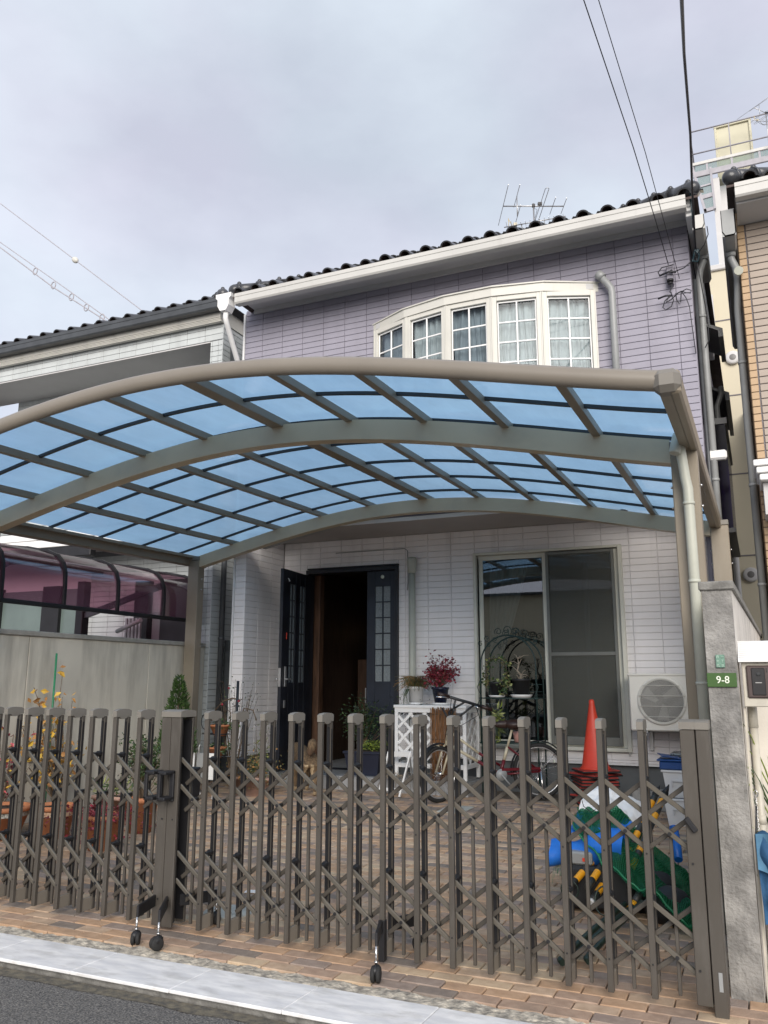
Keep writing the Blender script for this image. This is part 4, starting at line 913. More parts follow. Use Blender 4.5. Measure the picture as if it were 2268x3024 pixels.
b = MB(); b.tube([(.04, 8.72, 5.79), (.04, 8.72, 5.70), (.075, 8.72, 5.60), (.085, 8.78, 5.5), (.06, 8.9, 5.2), (.06, 8.9, .2)], .037, 12); b.tube([(.04, 8.72, 5.78), (.04, 8.72, 5.72)], .05, 12)
for zz in (4.6, 3.3, 2.3): b.tube([(.06, 8.9, zz), (.06, 8.9, zz+.03)], .043, 12)
b.build('downspout', 'pipe_grey', rh)
b = MB(); b.tube([(.10, 8.66, 5.52), (.10, 8.60, 5.50)], .045, 10); b.build('pipe_stub', 'pipe_green', rh)
roof(rh, .05, 4.6, 8.17, 6.27, 2.7, .45, True, False, phase=.27)
for i in range(3):
    b = MB(); b.cbox(.07+.022*i, 1.6, 8.16+.02*i, 8.70, 3.335-.065*i, 3.395-.065*i, 0, .008); b.build('hood_board', 'white_paint', rh)
b = MB(); b.box(.14, 1.5, 8.3, 8.69, 2.9, 3.2); b.build('hood_box', 'soffit', rh)
# neighbour's aerial
aerial('roof_antenna', 'small antenna at the right edge beside the cream water tank', (1.36, 23.8, 16.3), .95, .9)

# ---- rough boundary pillar and wall on the right
pw = thing('gate_pillar', 'rough grey plastered pillar and wall end carrying the green number plate', 'pillar', (-.175, 4.4, 0))
ang = rad(1.36); ca, sa = math.cos(ang), math.sin(ang)
def wl2(a): return (-.24+a*sa, 4.30+a*ca)
b = MB()
def pil(u, v):
    x = -.243+.135*u; z = -.05+v*1.86
    from mathutils import noise as nz
    d = .0035*nz.noise(Vector((x*60, z*60, 1)))+.003*nz.noise(Vector((x*140, z*140, 4)))
    return (x, 4.30+d, z)
b.grid(pil, 24, 200, 0, True); b.build('front_face', 'stucco', pw)
b = MB(); p0, p1 = wl2(.002), wl2(4.9); b.add([(p0[0], p0[1], -.05), (p1[0], p1[1], -.05), (p1[0], p1[1], 1.81), (p0[0], p0[1], 1.81)], [(0, 1, 2, 3)]); b.add([(p0[0]+.131, p0[1], -.05), (p1[0]+.131, p1[1], -.05), (p1[0]+.131, p1[1], 1.81), (p0[0]+.131, p0[1], 1.81)], [(3, 2, 1, 0)]); b.add([(p1[0], p1[1], -.05), (p1[0]+.131, p1[1], -.05), (p1[0]+.131, p1[1], 1.81), (p1[0], p1[1], 1.81)], [(0, 1, 2, 3)]); b.build('side_face', 'stucco_side', pw)
b = MB(); R = Matrix.Rotation(-ang, 3, 'Z'); b.cbox(-.012, .147, -.012, 4.9, 1.81, 1.852, 0, .005, R, Vector((-.243, 4.30, 0))); b.build('coping', 'cap_dark', pw)
pl = MB(); pl.cbox(-.246, -.1155, 4.288, 4.294, 1.352, 1.417, 0, .002); plo = pl.build('number_plate', 'green_sign'); tag(plo, 'green plate with white house number on the rough pillar', 'number plate')
def text(body, size, loc, mt, parent, name='lettering', depth=.001, sx=1.):
    cu = bpy.data.curves.new(name, 'FONT'); cu.body = body; cu.size = size; cu.extrude = depth; cu.align_x = 'CENTER'; cu.align_y = 'CENTER'; cu.offset = size*.006
    ob = bpy.data.objects.new(name, cu); COL.objects.link(ob); dg = bpy.context.evaluated_depsgraph_get(); me = bpy.data.meshes.new_from_object(ob.evaluated_get(dg)); bpy.data.objects.remove(ob)
    me.materials.clear(); me.materials.append(M[mt]); o = bpy.data.objects.new(name, me); COL.objects.link(o); o.parent = parent
    R = Matrix.Rotation(PI/2, 4, 'X'); o.matrix_local = Matrix.Translation(Vector(loc)-wl(parent)) @ R @ Matrix.Diagonal((sx, 1, 1, 1)); return o
text('9-8', .047, (-.176, 4.2865, 1.3845), 'sign_white', plo, sx=.95)
op = MB(); op.cbox(-.2015, -.1615, 4.288, 4.294, 1.442, 1.502, 0, .002); opo = op.build('address_plate', 'old_green'); tag(opo, 'small faded green address plate above the number plate', 'address plate')
for (ch, cx, cz) in (('西', -.192, 1.492), ('一', -.171, 1.492), ('大', -.192, 1.472), ('丁', -.171, 1.472), ('橋', -.192, 1.451), ('目', -.171, 1.451)):
    text(ch, .0135, (cx, 4.2872, cz), 'pale_green', opo)
# intercom box with ribbed white hood
ib = thing('intercom_box', 'brown intercom in a cream metal box under a ribbed white hood', 'intercom', (-.02, 4.4, 1.26))
b = MB(); b.cbox(-.092, .075, 4.335, 4.47, 1.262, 1.475, 0, .004); b.build('case', 'steel', ib)
b = MB(); b.extr([(4.30, 1.468), (4.30, 1.480), (4.46, 1.572), (4.475, 1.572), (4.475, 1.468)], 'x', -.104, .09, 0); b.build('hood', 'white_paint', ib)
b = MB()
for i in range(9): yy = 4.312+i*.017; zz = 1.487+i*.0098; b.tube([(-.1, yy, zz), (.088, yy, zz)], .0028, 5)
b.build('hood_ribs', 'white_paint', ib)
b = MB(); b.cbox(-.074, .035, 4.322, 4.336, 1.302, 1.452, 0, .008); pn = b.build('faceplate', 'intercom', ib)
b = MB(); b.cbox(-.052, .006, 4.317, 4.323, 1.315, 1.44, 0, .004); b.build('speaker_panel', 'black', pn)
b = MB(); b.sphere((-.023, 4.317, 1.412), .010, 12, 8, 0, (1, .4, 1)); b.build('camera_lens', 'ac_dark', pn)
b = MB(); b.box(-.037, -.009, 4.3155, 4.317, 1.371, 1.3745); b.build('logo_strip', 'silver', pn)
b = MB(); b.box(.012, .016, 4.3205, 4.322, 1.42, 1.44); b.build('call_slot', 'black', pn)
# pale wall, pipe, plants, bag beyond the pillar
b = MB(); b.cbox(-.075, 3.0, 4.9, 5.05, -.05, 1.30, 0, .01); tag(b.build('garden_wall', mat('pale_plaster', (.66, .62, .55), .9, .06, 3, .15, 60)), 'pale plaster wall behind the intercom post', 'wall')
b = MB(); b.tube([(-.062, 4.5, 1.26), (-.062, 4.5, -.05)], .0175, 12, 0); b.tube([(-.062, 4.5, 1.27), (-.062, 4.5, 1.16)], .021, 12); b.tube([(-.062, 4.5, .72), (-.062, 4.5, .76)], .021, 12); b.box(-.098, -.088, 4.36, 4.42, -.05, 1.26); tag(b.build('conduit_pipe', 'steel'), 'cream pipe running down under the intercom box', 'pipe')
b = MB(); b.tube([(-.083, 4.35, .88), (-.075, 4.34, .89), (-.066, 4.35, .875), (-.07, 4.36, .86), (-.081, 4.355, .862)], .0035, 6, closed=True, caps=False)
for i in range(8): zz = .855-i*.018; b.tube([(-.078, 4.35, zz), (-.072, 4.35, zz-.008), (-.078, 4.35, zz-.018), (-.083, 4.35, zz-.008)], .002, 5, closed=True, caps=False)
tag(b.build('chain', 'chrome'), 'short metal chain hanging beside the pillar', 'chain')
bag = thing('canvas_bag', 'faded blue canvas bag hanging at the right edge beside the pillar', 'bag', (-.03, 4.3, .25))
b = MB()
def bagf(u, v):
    x = -.095+.14*u*(.75+.25*v); z = .28+.42*v-.05*(1-u)*(1-v)*0+.10*(u < .3)*(1-v)*.5; return (x+.02*(1-v)*.8, 4.28+.02*math.sin(u*6+v*3)+.015*math.sin(v*14), z+(.02*math.sin(u*8) if v > .95 else 0))
b.grid(bagf, 12, 20); b.grid(lambda u, v: (lambda p: (p[0]+.01, p[1]+.04, p[2]))(bagf(u, v)), 12, 20); b.build('body', 'denim', bag)
b = MB(); b.grid(lambda u, v: (-.09+.13*u, 4.262+.012*math.sin(u*7), .56+.15*v-.05*(1-v)*u), 10, 6); b.build('flap', 'denim_light', bag)
b = MB(); b.tube([(-.078, 4.33, .82), (-.085, 4.30, .74), (-.09, 4.28, .69)], .004, 6); b.build('strap', 'cable', bag)
for k, (px_, py_, lab) in enumerate(((.02, 4.62, 'spiky green plant behind the blue canvas bag'), )):
    t = thing('spiky_plant', lab, 'plant', (px_, py_, 0)); q = MB(); rr = random.Random(5)
    for i in range(46):
        a = rr.uniform(0, 2*PI); l = rr.uniform(.35, .75); b0 = Vector((px_+rr.gauss(0, .02), py_+rr.gauss(0, .02), .25+rr.random()*.5)); pts = [b0+Vector((math.cos(a)*l*.55*u, math.sin(a)*l*.35*u, l*(u-.35*u*u))) for u in (0, .33, .66, 1)]
        q.tube(pts, [.004, .0035, .0025, .0006], 4, rr.choice((0, 0, 1)))
    q.build('blades', ['leaf_green', 'leaf_lime'], t); q = MB(); q.tube([(px_, py_, -.05), (px_, py_, .5)], .012, 6); q.build('stem', 'bark', t)

# ================================================================ FAR BUILDINGS
fb = thing('apartment_block', 'cream rendered block with round vents seen through the narrow gap', 'building', (.2, 16, 0))
b = MB(); b.box(-1.6, 2.4, 16.0, 17.5, 0, 9.12); b.build('wall', 'far_cream', fb)
b = MB(); b.cbox(-1.65, 2.45, 15.94, 17.5, 9.12, 9.24, 0, .02); b.build('parapet', 'far_white', fb)
jt = MB()
for zz in (8.1, 6.6, 5.1, 3.6, 2.1): jt.box(-1.6, 2.4, 15.992, 15.999, zz-.012, zz+.012)
jt.build('joint', 'beige_joint', fb)
for (vx, vz) in ((-.05, 7.32), (-.06, 3.25)):
    q = MB(); q.lathe((vx, 15.99, vz), [(.13, 0), (.13, .05), (.10, .07), (0, .06)], 20, 0, Matrix.Rotation(PI/2, 3, 'X')); q.build('round_vent', 'far_white', fb); q = MB(); q.lathe((vx, 15.93, vz), [(.095, 0), (.09, .006), (0, .006)], 20, 0, Matrix.Rotation(PI/2, 3, 'X')); q.build('vent_grille', 'vent', fb)
q = MB(); q.tube([(-.35, 15.9, 8.6), (-.35, 15.9, 6.2), (-.28, 15.9, 6.0), (-.28, 15.9, .2)], .05, 8); q.build('rain_pipe', 'far_white', fb)
tw = thing('stair_tower', 'steel roof platform and stair with railings high behind the right roofs', 'building', (.4, 24, 0))
b = MB(); b.box(-.22, -.02, 24.1, 24.4, 0, 16.0); b.box(1.0, 6, 24.3, 25, 0, 15.2); b.box(-.02, 1.0, 24.6, 24.9, 12.0, 16.0); b.build('column', 'far_white', tw)
b = MB(); b.cbox(-.74, 5, 23.95, 24.02, 16.46, 16.56, 0, .01); b.build('platform_edge', 'gutter', tw)
b = MB(); b.cbox(-.72, 5, 23.96, 24.03, 16.08, 16.26, 0, .01); b.bar((-.74, 24, 16.5), (-.46, 24, 14.9), .07, .07); b.bar((-.23, 24, 16.3), (-.2, 24, 14.95), .1, .06); b.bar((-.5, 24, 14.95), (-.2, 24, 14.98), .07, .1); b.bar((-.58, 24, 15.75), (-.2, 24, 15.78), .06, .05); b.bar((-.54, 24, 15.4), (-.2, 24, 15.43), .06, .13)
for xx in (-.32, .36, 1.1, 1.9): b.box(xx-.03, xx+.03, 23.97, 24.02, 16.26, 16.46)
b.build('frame', 'far_grey', tw)
for (x0, x1, z0, z1) in ((-.68, -.35, 16.27, 16.45), (-.29, .33, 16.27, 16.45), (.39, 1.07, 16.27, 16.45), (1.13, 2.2, 16.27, 16.45), (-.6, -.26, 15.8, 16.07), (-.55, -.24, 15.47, 15.74), (-.5, -.22, 15.02, 15.34)):
    q = MB(); q.grid(lambda u, v: (x0+(x1-x0)*u, 24.0, z0+(z1-z0)*v), 2, 2); q.build('mesh_panel', 'mesh_panel', tw)
for zz in (17.62, 16.87):
    q = MB(); q.tube([(-.72, 24, zz), (5, 24, zz)], .022, 6); q.tube([(-.72, 24, zz), (-.72, 26, zz)], .022, 6); q.build('rail', 'far_grey', tw)
for xx in (-.72, .36, 1.5, 2.6): q = MB(); q.tube([(xx, 24, 16.5), (xx, 24, 17.62)], .018, 6); q.build('baluster', 'far_grey', tw)
tk = thing('water_tank', 'cream panelled water tank standing above the steel platform', 'water tank', (.47, 25, 16.2))
b = MB(); b.cbox(-.03, .95, 24.6, 25.4, 16.2, 17.95, 0, .02); b.build('shell', 'tank', tk)
b = MB()
for xx in (-.05, .91): b.cbox(xx, xx+.07, 24.55, 24.62, 16.2, 17.98, 0, .01)
b.cbox(-.06, .99, 24.54, 24.62, 17.92, 18.02, 0, .01); b.build('flange', 'tank', tk)
b = MB(); b.extr([(.25, 18.02), (.42, 18.12), (.55, 18.10), (.72, 18.02)], 'y', 24.7, 25.2); b.build('hatch', 'tank', tk)
b = MB()
for xx in (.0, .93):
    for i in range(12): b.box(xx-.006, xx+.006, 24.546, 24.552, 16.4+i*.125, 16.412+i*.125)
b.build('bolts', 'vent', tk)
# a building seen past the left neighbour
lb_ = thing('neighbour_house', 'far white and beige house glimpsed beyond the left balcony', 'house', (-20, 18, 0))
b = MB(); b.box(-30, -21.2, 18, 24, 0, 8.6); b.build('wall', 'far_white', lb_); b = MB(); b.box(-21.2, -19.5, 18.4, 22, 0, 7.8); b.build('annex', 'white_paint', lb_); b = MB(); b.box(-21.2, -19.5, 18.35, 18.39, 6.4, 7.0); b.build('band', 'beige_tile', lb_)
b = MB()
for i in range(3): b.tube([(-24, 14, 8.35-.55*i), (-14, 14, 7.0-.5*i)], .012, 5)
tag(b.build('power_lines', 'cable'), 'black cables crossing behind the left balcony', 'cables')
# plain tan houses over the road, seen only as reflections
ac_ = thing('house_over_road', 'plain tan house across the road, mirrored in the sliding window', 'house', (-2, -7, 0))
b = MB(); b.box(-16, 10, -24, -20, -.05, 5.5); b.build('wall', mat('tan_render', (.72, .64, .46), .9, .04, .5), ac_); b = MB(); b.box(-16.3, 10.3, -24.4, -19.6, 5.5, 5.6); b.build('roof', 'darkgrey', ac_)
b = MB()
for xx in (-6, -1.6, 3): b.box(xx, xx+1.4, -20.0, -19.97, 1, 2.2)
b.build('window', 'black', ac_)
# ================================================================ CARPORT
SC = .975
_ax = [-6.6, -6.33, -5.9, -5.54, -5.24, -4.62, -3.99, -3.36, -2.65, -2.18, -1.48, -.88, -.42, -.25]
_az = [2.85, 2.92, 3.02, 3.09, 3.17, 3.28, 3.345, 3.365, 3.325, 3.25, 3.115, 2.99, 2.895, 2.86]
_pf = np.polyfit(_ax, _az, 5)
def zt(x, y=5.4): return float(np.polyval(_pf, x))+(.012 if y > 5.4 else .03)*(y-5.4)
def C3(x, y, z): return Vector((x*SC, y*SC, 1.37+(z-1.37)*SC))
cp = thing('carport', 'arched bronze aluminium carport with blue translucent roof panels over the courtyard', 'carport', (-3.3, 6.5, 0))
X0, X1 = -6.59, -.27; Y0, Y1 = 4.15, 8.88
def arch(name, y, w_, up, dn, mt, x0, x1, rnd=False, n=56):
    q = MB(); xs = [x0+(x1-x0)*i/n for i in range(n+1)]; pf = []
    if rnd:
        for k in range(10): a = 2*PI*k/10; pf.append((w_/2*math.cos(a), (up-dn)/2+(up+dn)/2*math.sin(a)))
    else: pf = [(-w_/2, -dn), (w_/2, -dn), (w_/2, up), (-w_/2, up)]
    v = []; fs = []
    for x in xs:
        for (a, c) in pf: v.append(C3(x, y+a, zt(x, y)+c))
    k = len(pf)
    for i in range(n):
        for j in range(k): fs.append((i*k+j, i*k+(j+1) % k, (i+1)*k+(j+1) % k, (i+1)*k+j))
    fs += [tuple(range(k))[::-1], tuple(n*k+j for j in range(k))]
    q.add(v, [f[::-1] for f in fs], 0, rnd)
    if not rnd: q.s = [False]*len(q.s)
    return q.build(name, mt, cp)
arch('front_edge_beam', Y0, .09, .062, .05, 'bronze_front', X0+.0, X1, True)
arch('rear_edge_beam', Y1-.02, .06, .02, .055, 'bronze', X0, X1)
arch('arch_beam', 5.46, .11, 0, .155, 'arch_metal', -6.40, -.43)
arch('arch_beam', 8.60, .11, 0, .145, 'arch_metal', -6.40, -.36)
# corner piece and right edge beam
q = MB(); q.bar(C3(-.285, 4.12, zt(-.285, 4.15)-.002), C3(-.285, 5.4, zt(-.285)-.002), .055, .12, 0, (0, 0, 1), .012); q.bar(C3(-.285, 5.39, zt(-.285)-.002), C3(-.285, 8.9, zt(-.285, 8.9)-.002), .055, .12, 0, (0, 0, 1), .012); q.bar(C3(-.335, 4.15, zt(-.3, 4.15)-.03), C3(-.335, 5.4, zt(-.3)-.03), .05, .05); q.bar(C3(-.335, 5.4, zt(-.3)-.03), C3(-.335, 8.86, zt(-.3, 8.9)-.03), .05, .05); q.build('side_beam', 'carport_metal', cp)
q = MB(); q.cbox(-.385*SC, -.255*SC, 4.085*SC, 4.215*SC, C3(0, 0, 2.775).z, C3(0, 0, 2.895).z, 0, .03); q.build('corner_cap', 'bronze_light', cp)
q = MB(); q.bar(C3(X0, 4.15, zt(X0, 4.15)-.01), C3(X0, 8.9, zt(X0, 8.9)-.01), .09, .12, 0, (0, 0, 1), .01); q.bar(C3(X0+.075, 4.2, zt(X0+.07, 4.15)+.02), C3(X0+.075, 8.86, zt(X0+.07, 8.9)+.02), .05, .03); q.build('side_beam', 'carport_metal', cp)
px_ = [-5.96+.0, -5.33, -4.71, -4.08, -3.41, -2.75, -2.14, -1.53, -.91]
for i, x in enumerate(px_):
    wd = .105 if i == 4 else .052; q = MB(); xc = x+wd/2+.0
    q.bar(C3(xc, 4.2, zt(xc, 4.2)+.028), C3(xc, 8.86, zt(xc, 8.86)+.032), wd, .056 if i != 4 else .064, 0, (0, 0, 1), .003); q.build('purlin', 'carport_metal', cp)
ys = [4.15+.675*k for k in range(8)]
ys = [4.17, 4.85, 5.53, 6.22, 6.93, 7.62, 8.32, 8.87]
xe = [X0+.04]+[x+(.05 if i == 4 else .026) for i, x in enumerate(px_)]+[-.31]
for j in range(1, 7):
    for a, c in zip(xe, xe[1:]):
        q = MB(); n = 6; pts = [C3(a+(c-a)*k/n, ys[j], zt(a+(c-a)*k/n, ys[j])+.040) for k in range(n+1)]
        for p, r in zip(pts, pts[1:]): q.bar(p, r, .026, .022)
        q.build('glazing_rib', 'blackmetal', cp)
for j in range(7):
    for a, c in zip(xe, xe[1:]):
        q = MB(); q.grid(lambda u, v: C3(a+(c-a)*u, ys[j]+(ys[j+1]-ys[j])*v, zt(a+(c-a)*u, ys[j]+(ys[j+1]-ys[j])*v)+.053), 6, 1); q.build('roof_panel', 'blue_panel', cp)
def cpost(x0, x1, y0, y1, zz):
    q = MB(); a = C3(x0, y0, 0); c = C3(x1, y1, zz); q.cbox(a.x, c.x, a.y, c.y, gz(a.y)-.05, c.z-.022, 0, .006); o = q.build('post', 'carport_metal', cp)
    q = MB(); q.cbox(a.x-.003, c.x+.003, a.y-.003, c.y+.003, c.z-.02, c.z+.03, 0, .005); q.build('post_cap', 'bronze_light', o)
    for zb in (c.z-.25, c.z-.38):
        for xx, s_ in ((a.x, -1), (c.x, 1)):
            q = MB(); q.tube([(xx, (a.y+c.y)/2, zb), (xx+s_*.014, (a.y+c.y)/2, zb)], .008, 8); q.build('bolt', 'chrome', o)
    return o
cpost(-.43, -.27, 5.40, 5.53, 2.85); cpost(-.36, -.195, 8.53, 8.66, 2.89); cpost(-6.56, -6.40, 8.53, 8.66, 2.90); cpost(-6.59, -6.43, 5.40, 5.53, 2.87)
q = MB(); q.lathe(C3(-.37, 5.28, 2.87), [(.030, -.11), (.034, -.10), (.032, 0), (.028, .02), (0, .025)], 14, 0, Matrix.Rotation(rad(-10), 3, 'X') @ Matrix.Rotation(rad(12), 3, 'Y'))
a = C3(-.37, 5.28, 2.83); c = C3(-.345, 5.33, 2.62); d = C3(-.335, 5.335, 2.55)
q.tube([a+Vector((.005, .02, 0)), a+Vector((.01, .02, -.03)), c, d, (d.x, d.y, .04)], [.03, .03, .03, .031, .031], 14)
for zz in (2.42, 1.95, 1.36): q.tube([(d.x, d.y, zz), (d.x, d.y, zz+.018)], .035, 14)
q.build('carport_downpipe', 'pipe_green', cp)
arch('rear_gutter', 8.93, .07, .0, .075, 'pipe_grey', X0+.9, X1-.3)

# ================================================================ ACCORDION GATE
gt = thing('accordion_gate', 'bronze accordion gate stretched across the front of the courtyard', 'gate', (-3.2, 4.12, 0))
GY = 4.06
# one folding post
pb = MB(); pb.cbox(0, .027, 0, .024, .035, 1.158, 0, .002); pb.cbox(0, .027, .104, .128, .035, 1.158, 0, .002)
pm_ = pb.mesh('gate_post'); pm_.materials.append(M['bronze'])
gb = MB(); gb.box(.0275, .0285, .1045, .118, .10, 1.12); gb.box(.006, .021, .0985, .1038, .12, 1.13); gm = gb.mesh('gate_post_groove'); gm.materials.append(M['black'])
cb_ = MB(); prof = [(-.003, 1.16), (-.003, 1.195), (.02, 1.203), (.064, 1.2065), (.108, 1.203), (.131, 1.195), (.131, 1.16), (.101, 1.16), (.09, 1.150), (.064, 1.146), (.038, 1.150), (.027, 1.16)]
cb_.extr(prof, 'x', -.0015, .0285); cm = cb_.mesh('post_cap'); cm.materials.append(M['bronze_light'])
fb_ = MB(); fb_.cbox(.003, .024, .0242, .1038, .035, .105, 0, .002); fm = fb_.mesh('post_foot'); fm.materials.append(M['bronze_front'])
db = MB(); db.lathe((.0135, -.0005, 0), [(.004, 0), (.004, .002), (0, .002)], 8, 0, Matrix.Rotation(PI/2, 3, 'X')); dm = db.mesh('post_rivet'); dm.materials.append(M['black'])
kb = MB()
kb.cbox(-.0015, .0285, .03, .103, -.008, .008, 0, .003); kb.obox((.0135, .088, 0), (.03, .03, .028), None, 0, .006)
km = kb.mesh('slide_block'); km.materials.append(M['black'])
lxs = [-4.53-.1825*k for k in (6, 5, 4, 3, 2, 1)]+[-4.53, -4.349, -4.169, -3.99, -3.81, -3.625, -3.439]
rxs = [-2.952, -2.764, -2.575, -2.394, -2.213, -2.03, -1.845, -1.659, -1.475, -1.288, -1.108, -.924, -.737, -.551]
for x in lxs+rxs:
    o = inst('gate_post', pm_, gt, (x, GY, 0)); WL[o] = Vector((x, GY, 0))
    for nm, me in (('groove', gm), ('post_cap', cm), ('post_foot', fm)): inst(nm, me, o, (x, GY, 0))
    for zz in (.935, .425): inst('slide_block', km, o, (x, GY, zz))
    for zz in (.626, .172): inst('rivet', dm, o, (x, GY, zz))
def bars(xs, zs):
    for (zT, zM, zB) in zs:
        for i in range(len(xs)-1):
            for (y, sg, mt) in ((GY+.034, -1, 'satin_bar'), (GY+.088, 1, 'bronze')):
                xa = xs[i]+.0135
                if i+2 < len(xs): xb, za, zb = xs[i+2]+.0135, zT, zB
                elif i+1 < len(xs): xb, za, zb = xs[i+1]+.0135, zT, zM
                if sg > 0: za, zb = (zB, zT) if i+2 < len(xs) else (zB, zM)
                q = MB(); q.bar((xa, y, za), (xb, y, zb), .014, .021, 0, (0, 0, 1), .002); q.build('scissor_bar', mt, gt)
            if i == 0:
                for (y, za, zb, mt) in ((GY+.034, zM, zB, 'satin_bar'), (GY+.088, zM, zT, 'bronze')):
                    q = MB(); q.bar((xs[0]+.0135, y, za), (xs[1]+.0135, y, zb), .012, .021, 0, (0, 0, 1), .002); q.build('scissor_bar', mt, gt)
zs = [(.932, .785, .638), (.422, .276, .130)]
Lx = lxs+[-3.24]; Rx = [-3.14]+rxs+[-.352]
bars(Lx, zs); bars(Rx, zs)
for xs in (Lx, Rx):
    for i in range(len(xs)-1):
        xm = (xs[i]+xs[i+1])/2+.0135
        q = MB(); q.cbox(xm-.008, xm+.008, GY+.054, GY+.07, .045, .70, 0, .002); q.build('hanging_bar', 'bronze', gt)
        for zz in (.711, .203):
            q = MB(); q.tube([(xm, GY+.024, zz), (xm, GY+.098, zz)], .009, 8); q.build('pivot', 'black', gt)
def gcol(x0, x1, y0, y1, zb, side, name='end_post'):
    q = MB(); q.cbox(x0, x1, y0, y0+.02, zb, 1.165, 0, .003)
    if side > 0: q.cbox(x0+.004, x1-.004, y1-.02, y1, zb, 1.165, 0, .003); q.cbox(x0, x0+.006, y0+.02, y1-.02, zb, 1.165, 0, .002)
    elif side < 0: q.cbox(x0, x1, y1-.02, y1, zb, 1.165, 0, .003); q.cbox(x1-.006, x1, y0+.02, y1-.02, zb, 1.165, 0, .002)
    else: q.cbox(x0, x1, y0+.02, y1, zb, 1.165, 0, .003)
    o = q.build(name, 'bronze', gt)
    q = MB(); q.extr([(y0-.003, 1.167), (y0-.003, 1.198), (y0+.02, 1.205), ((y0+y1)/2, 1.209), (y1-.02, 1.205), (y1+.003, 1.198), (y1+.003, 1.167)], 'x', x0-.002, x1+.002); q.build('post_cap', 'bronze_light', o)
    if side:
        q = MB(); xx = (x1-.012, x1-.006) if side > 0 else (x0+.006, x0+.012)
        q.box(x0+.007, x1-.004 if side > 0 else x1-.007, y0+.0205, y0+.03, zb+.02, 1.15); q.box(x0+.007, x1-.007, y1-.03, y1-.0205, zb+.02, 1.15); q.build('rubber_lining', 'black', o)
    return o
e1 = gcol(-3.256, -3.190, GY, GY+.13, .03, -1); e2 = gcol(-3.183, -3.115, GY-.005, GY+.135, .03, 1)
e3 = gcol(-.366, -.303, GY, GY+.13, .035, -1); e4 = gcol(-.2985, -.243, GY, GY+.13, -.05, 0, 'fixed_post')
q = MB(); q.box(-.2515, -.2435, GY+.03, GY+.10, -.05, 1.15); q.build('post_groove', 'darkgrey', e4)
q = MB(); q.cbox(-.274, -.258, GY-.003, GY-.0005, .10, .175, 0, .001); q.build('label_strip', 'pipe_grey', e4)
for (p, x) in ((e1, -3.245), (e2, -3.170), (e3, -.345)):
    for zz in (.60, .172):
        q = MB(); q.tube([(x+.03 if x < -3 else x+.0, GY-.0065, zz), (x+.03 if x < -3 else x, GY-.004, zz)], .005, 8); q.build('rivet', 'black', p)
q = MB(); q.bar((-.362, GY-.012, .79), (-.322, GY-.012, .735), .022, .024, 0, (0, 1, 0), .003); q.build('latch', 'black', e3)
# black pull handles at the meeting posts
def pull(x0, x1, par, solid=False):
    q = MB(); ya = GY-.10
    q.cbox(x0, x0+.022, ya, ya+.02, .715, .865, 0, .005)
    for zz in (.71, .85): q.cbox(x0, x1, ya, GY-.008, zz, zz+.02, 0, .005)
    q.cbox(x1-.03, x1, GY-.024, GY-.006, .70, .87, 0, .004); return q.build('pull_handle', 'black', par)
pull(-3.282, -3.215, e1); pull(-3.190, -3.133, e2)
q = MB(); q.cbox(-3.178, -3.120, GY+.14, GY+.22, .70, .87, 0, .005); q.build('pull_handle', 'black', e2)
# castors
def castor(x, y, par, xa, ya, r=.03, ori=0., hgt=.13):
    q = MB(); z0 = gz(y)
    q.bar((x, y, hgt+.032), (xa, ya, hgt+.032), .014, .062, 0, (0, 0, 1), .003); o = q.build('castor_arm', 'black', par)
    q = MB(); q.tube([(x, y, z0+2*r), (x, y, hgt+.005)], .006, 8); q.lathe((x, y, z0+2*r+.012), [(.010, 0), (.010, .006), (0, .006)], 8); q.build('stem', 'chrome', o)
    q = MB(); R = Matrix.Rotation(ori, 3, 'Z') @ Matrix.Rotation(PI/2, 3, 'Y')
    for s_ in (-1, 1): q.lathe(Vector((x, y, z0+r))+Matrix.Rotation(ori, 3, 'Z') @ Vector((s_*.013, -.008, 0)), [(.0, -.010), (r*.8, -.010), (r, -.006), (r, .006), (r*.8, .010), (0, .010)], 18, 0, R)
    q.build('wheel', 'rubber', o)
    q = MB(); q.lathe((x, y, z0+r*1.15), [(.014, -.01), (.022, .0), (.022, .018), (.014, .03), (0, .034)], 12, 0, None, True, (1, 1.5)); q.build('wheel_cover', 'black', o); return o
castor(-3.165, 3.83, e1, -3.235, GY-.004, .031, .5); castor(-2.995, 3.80, e2, -3.15, GY-.004, .033, -.5)
castor(-2.985, 4.30, e2, -3.11, GY+.06, .033, .1)
castor(-1.762, 3.845, gt, -1.835, GY-.004, .036, .25, .15); castor(-1.745, 4.33, gt, -1.83, GY+.13, .038, .9, .13)
q = MB(); q.cbox(-1.848, -1.815, GY-.008, GY+.03, .02, .21, 0, .003); q.build('castor_sleeve', 'black', gt)
q = MB(); q.cbox(-.945+.0, -.925, GY+.13, GY+.15, -.0, .15, 0, .002); q.build('drop_bolt', 'bronze', gt)

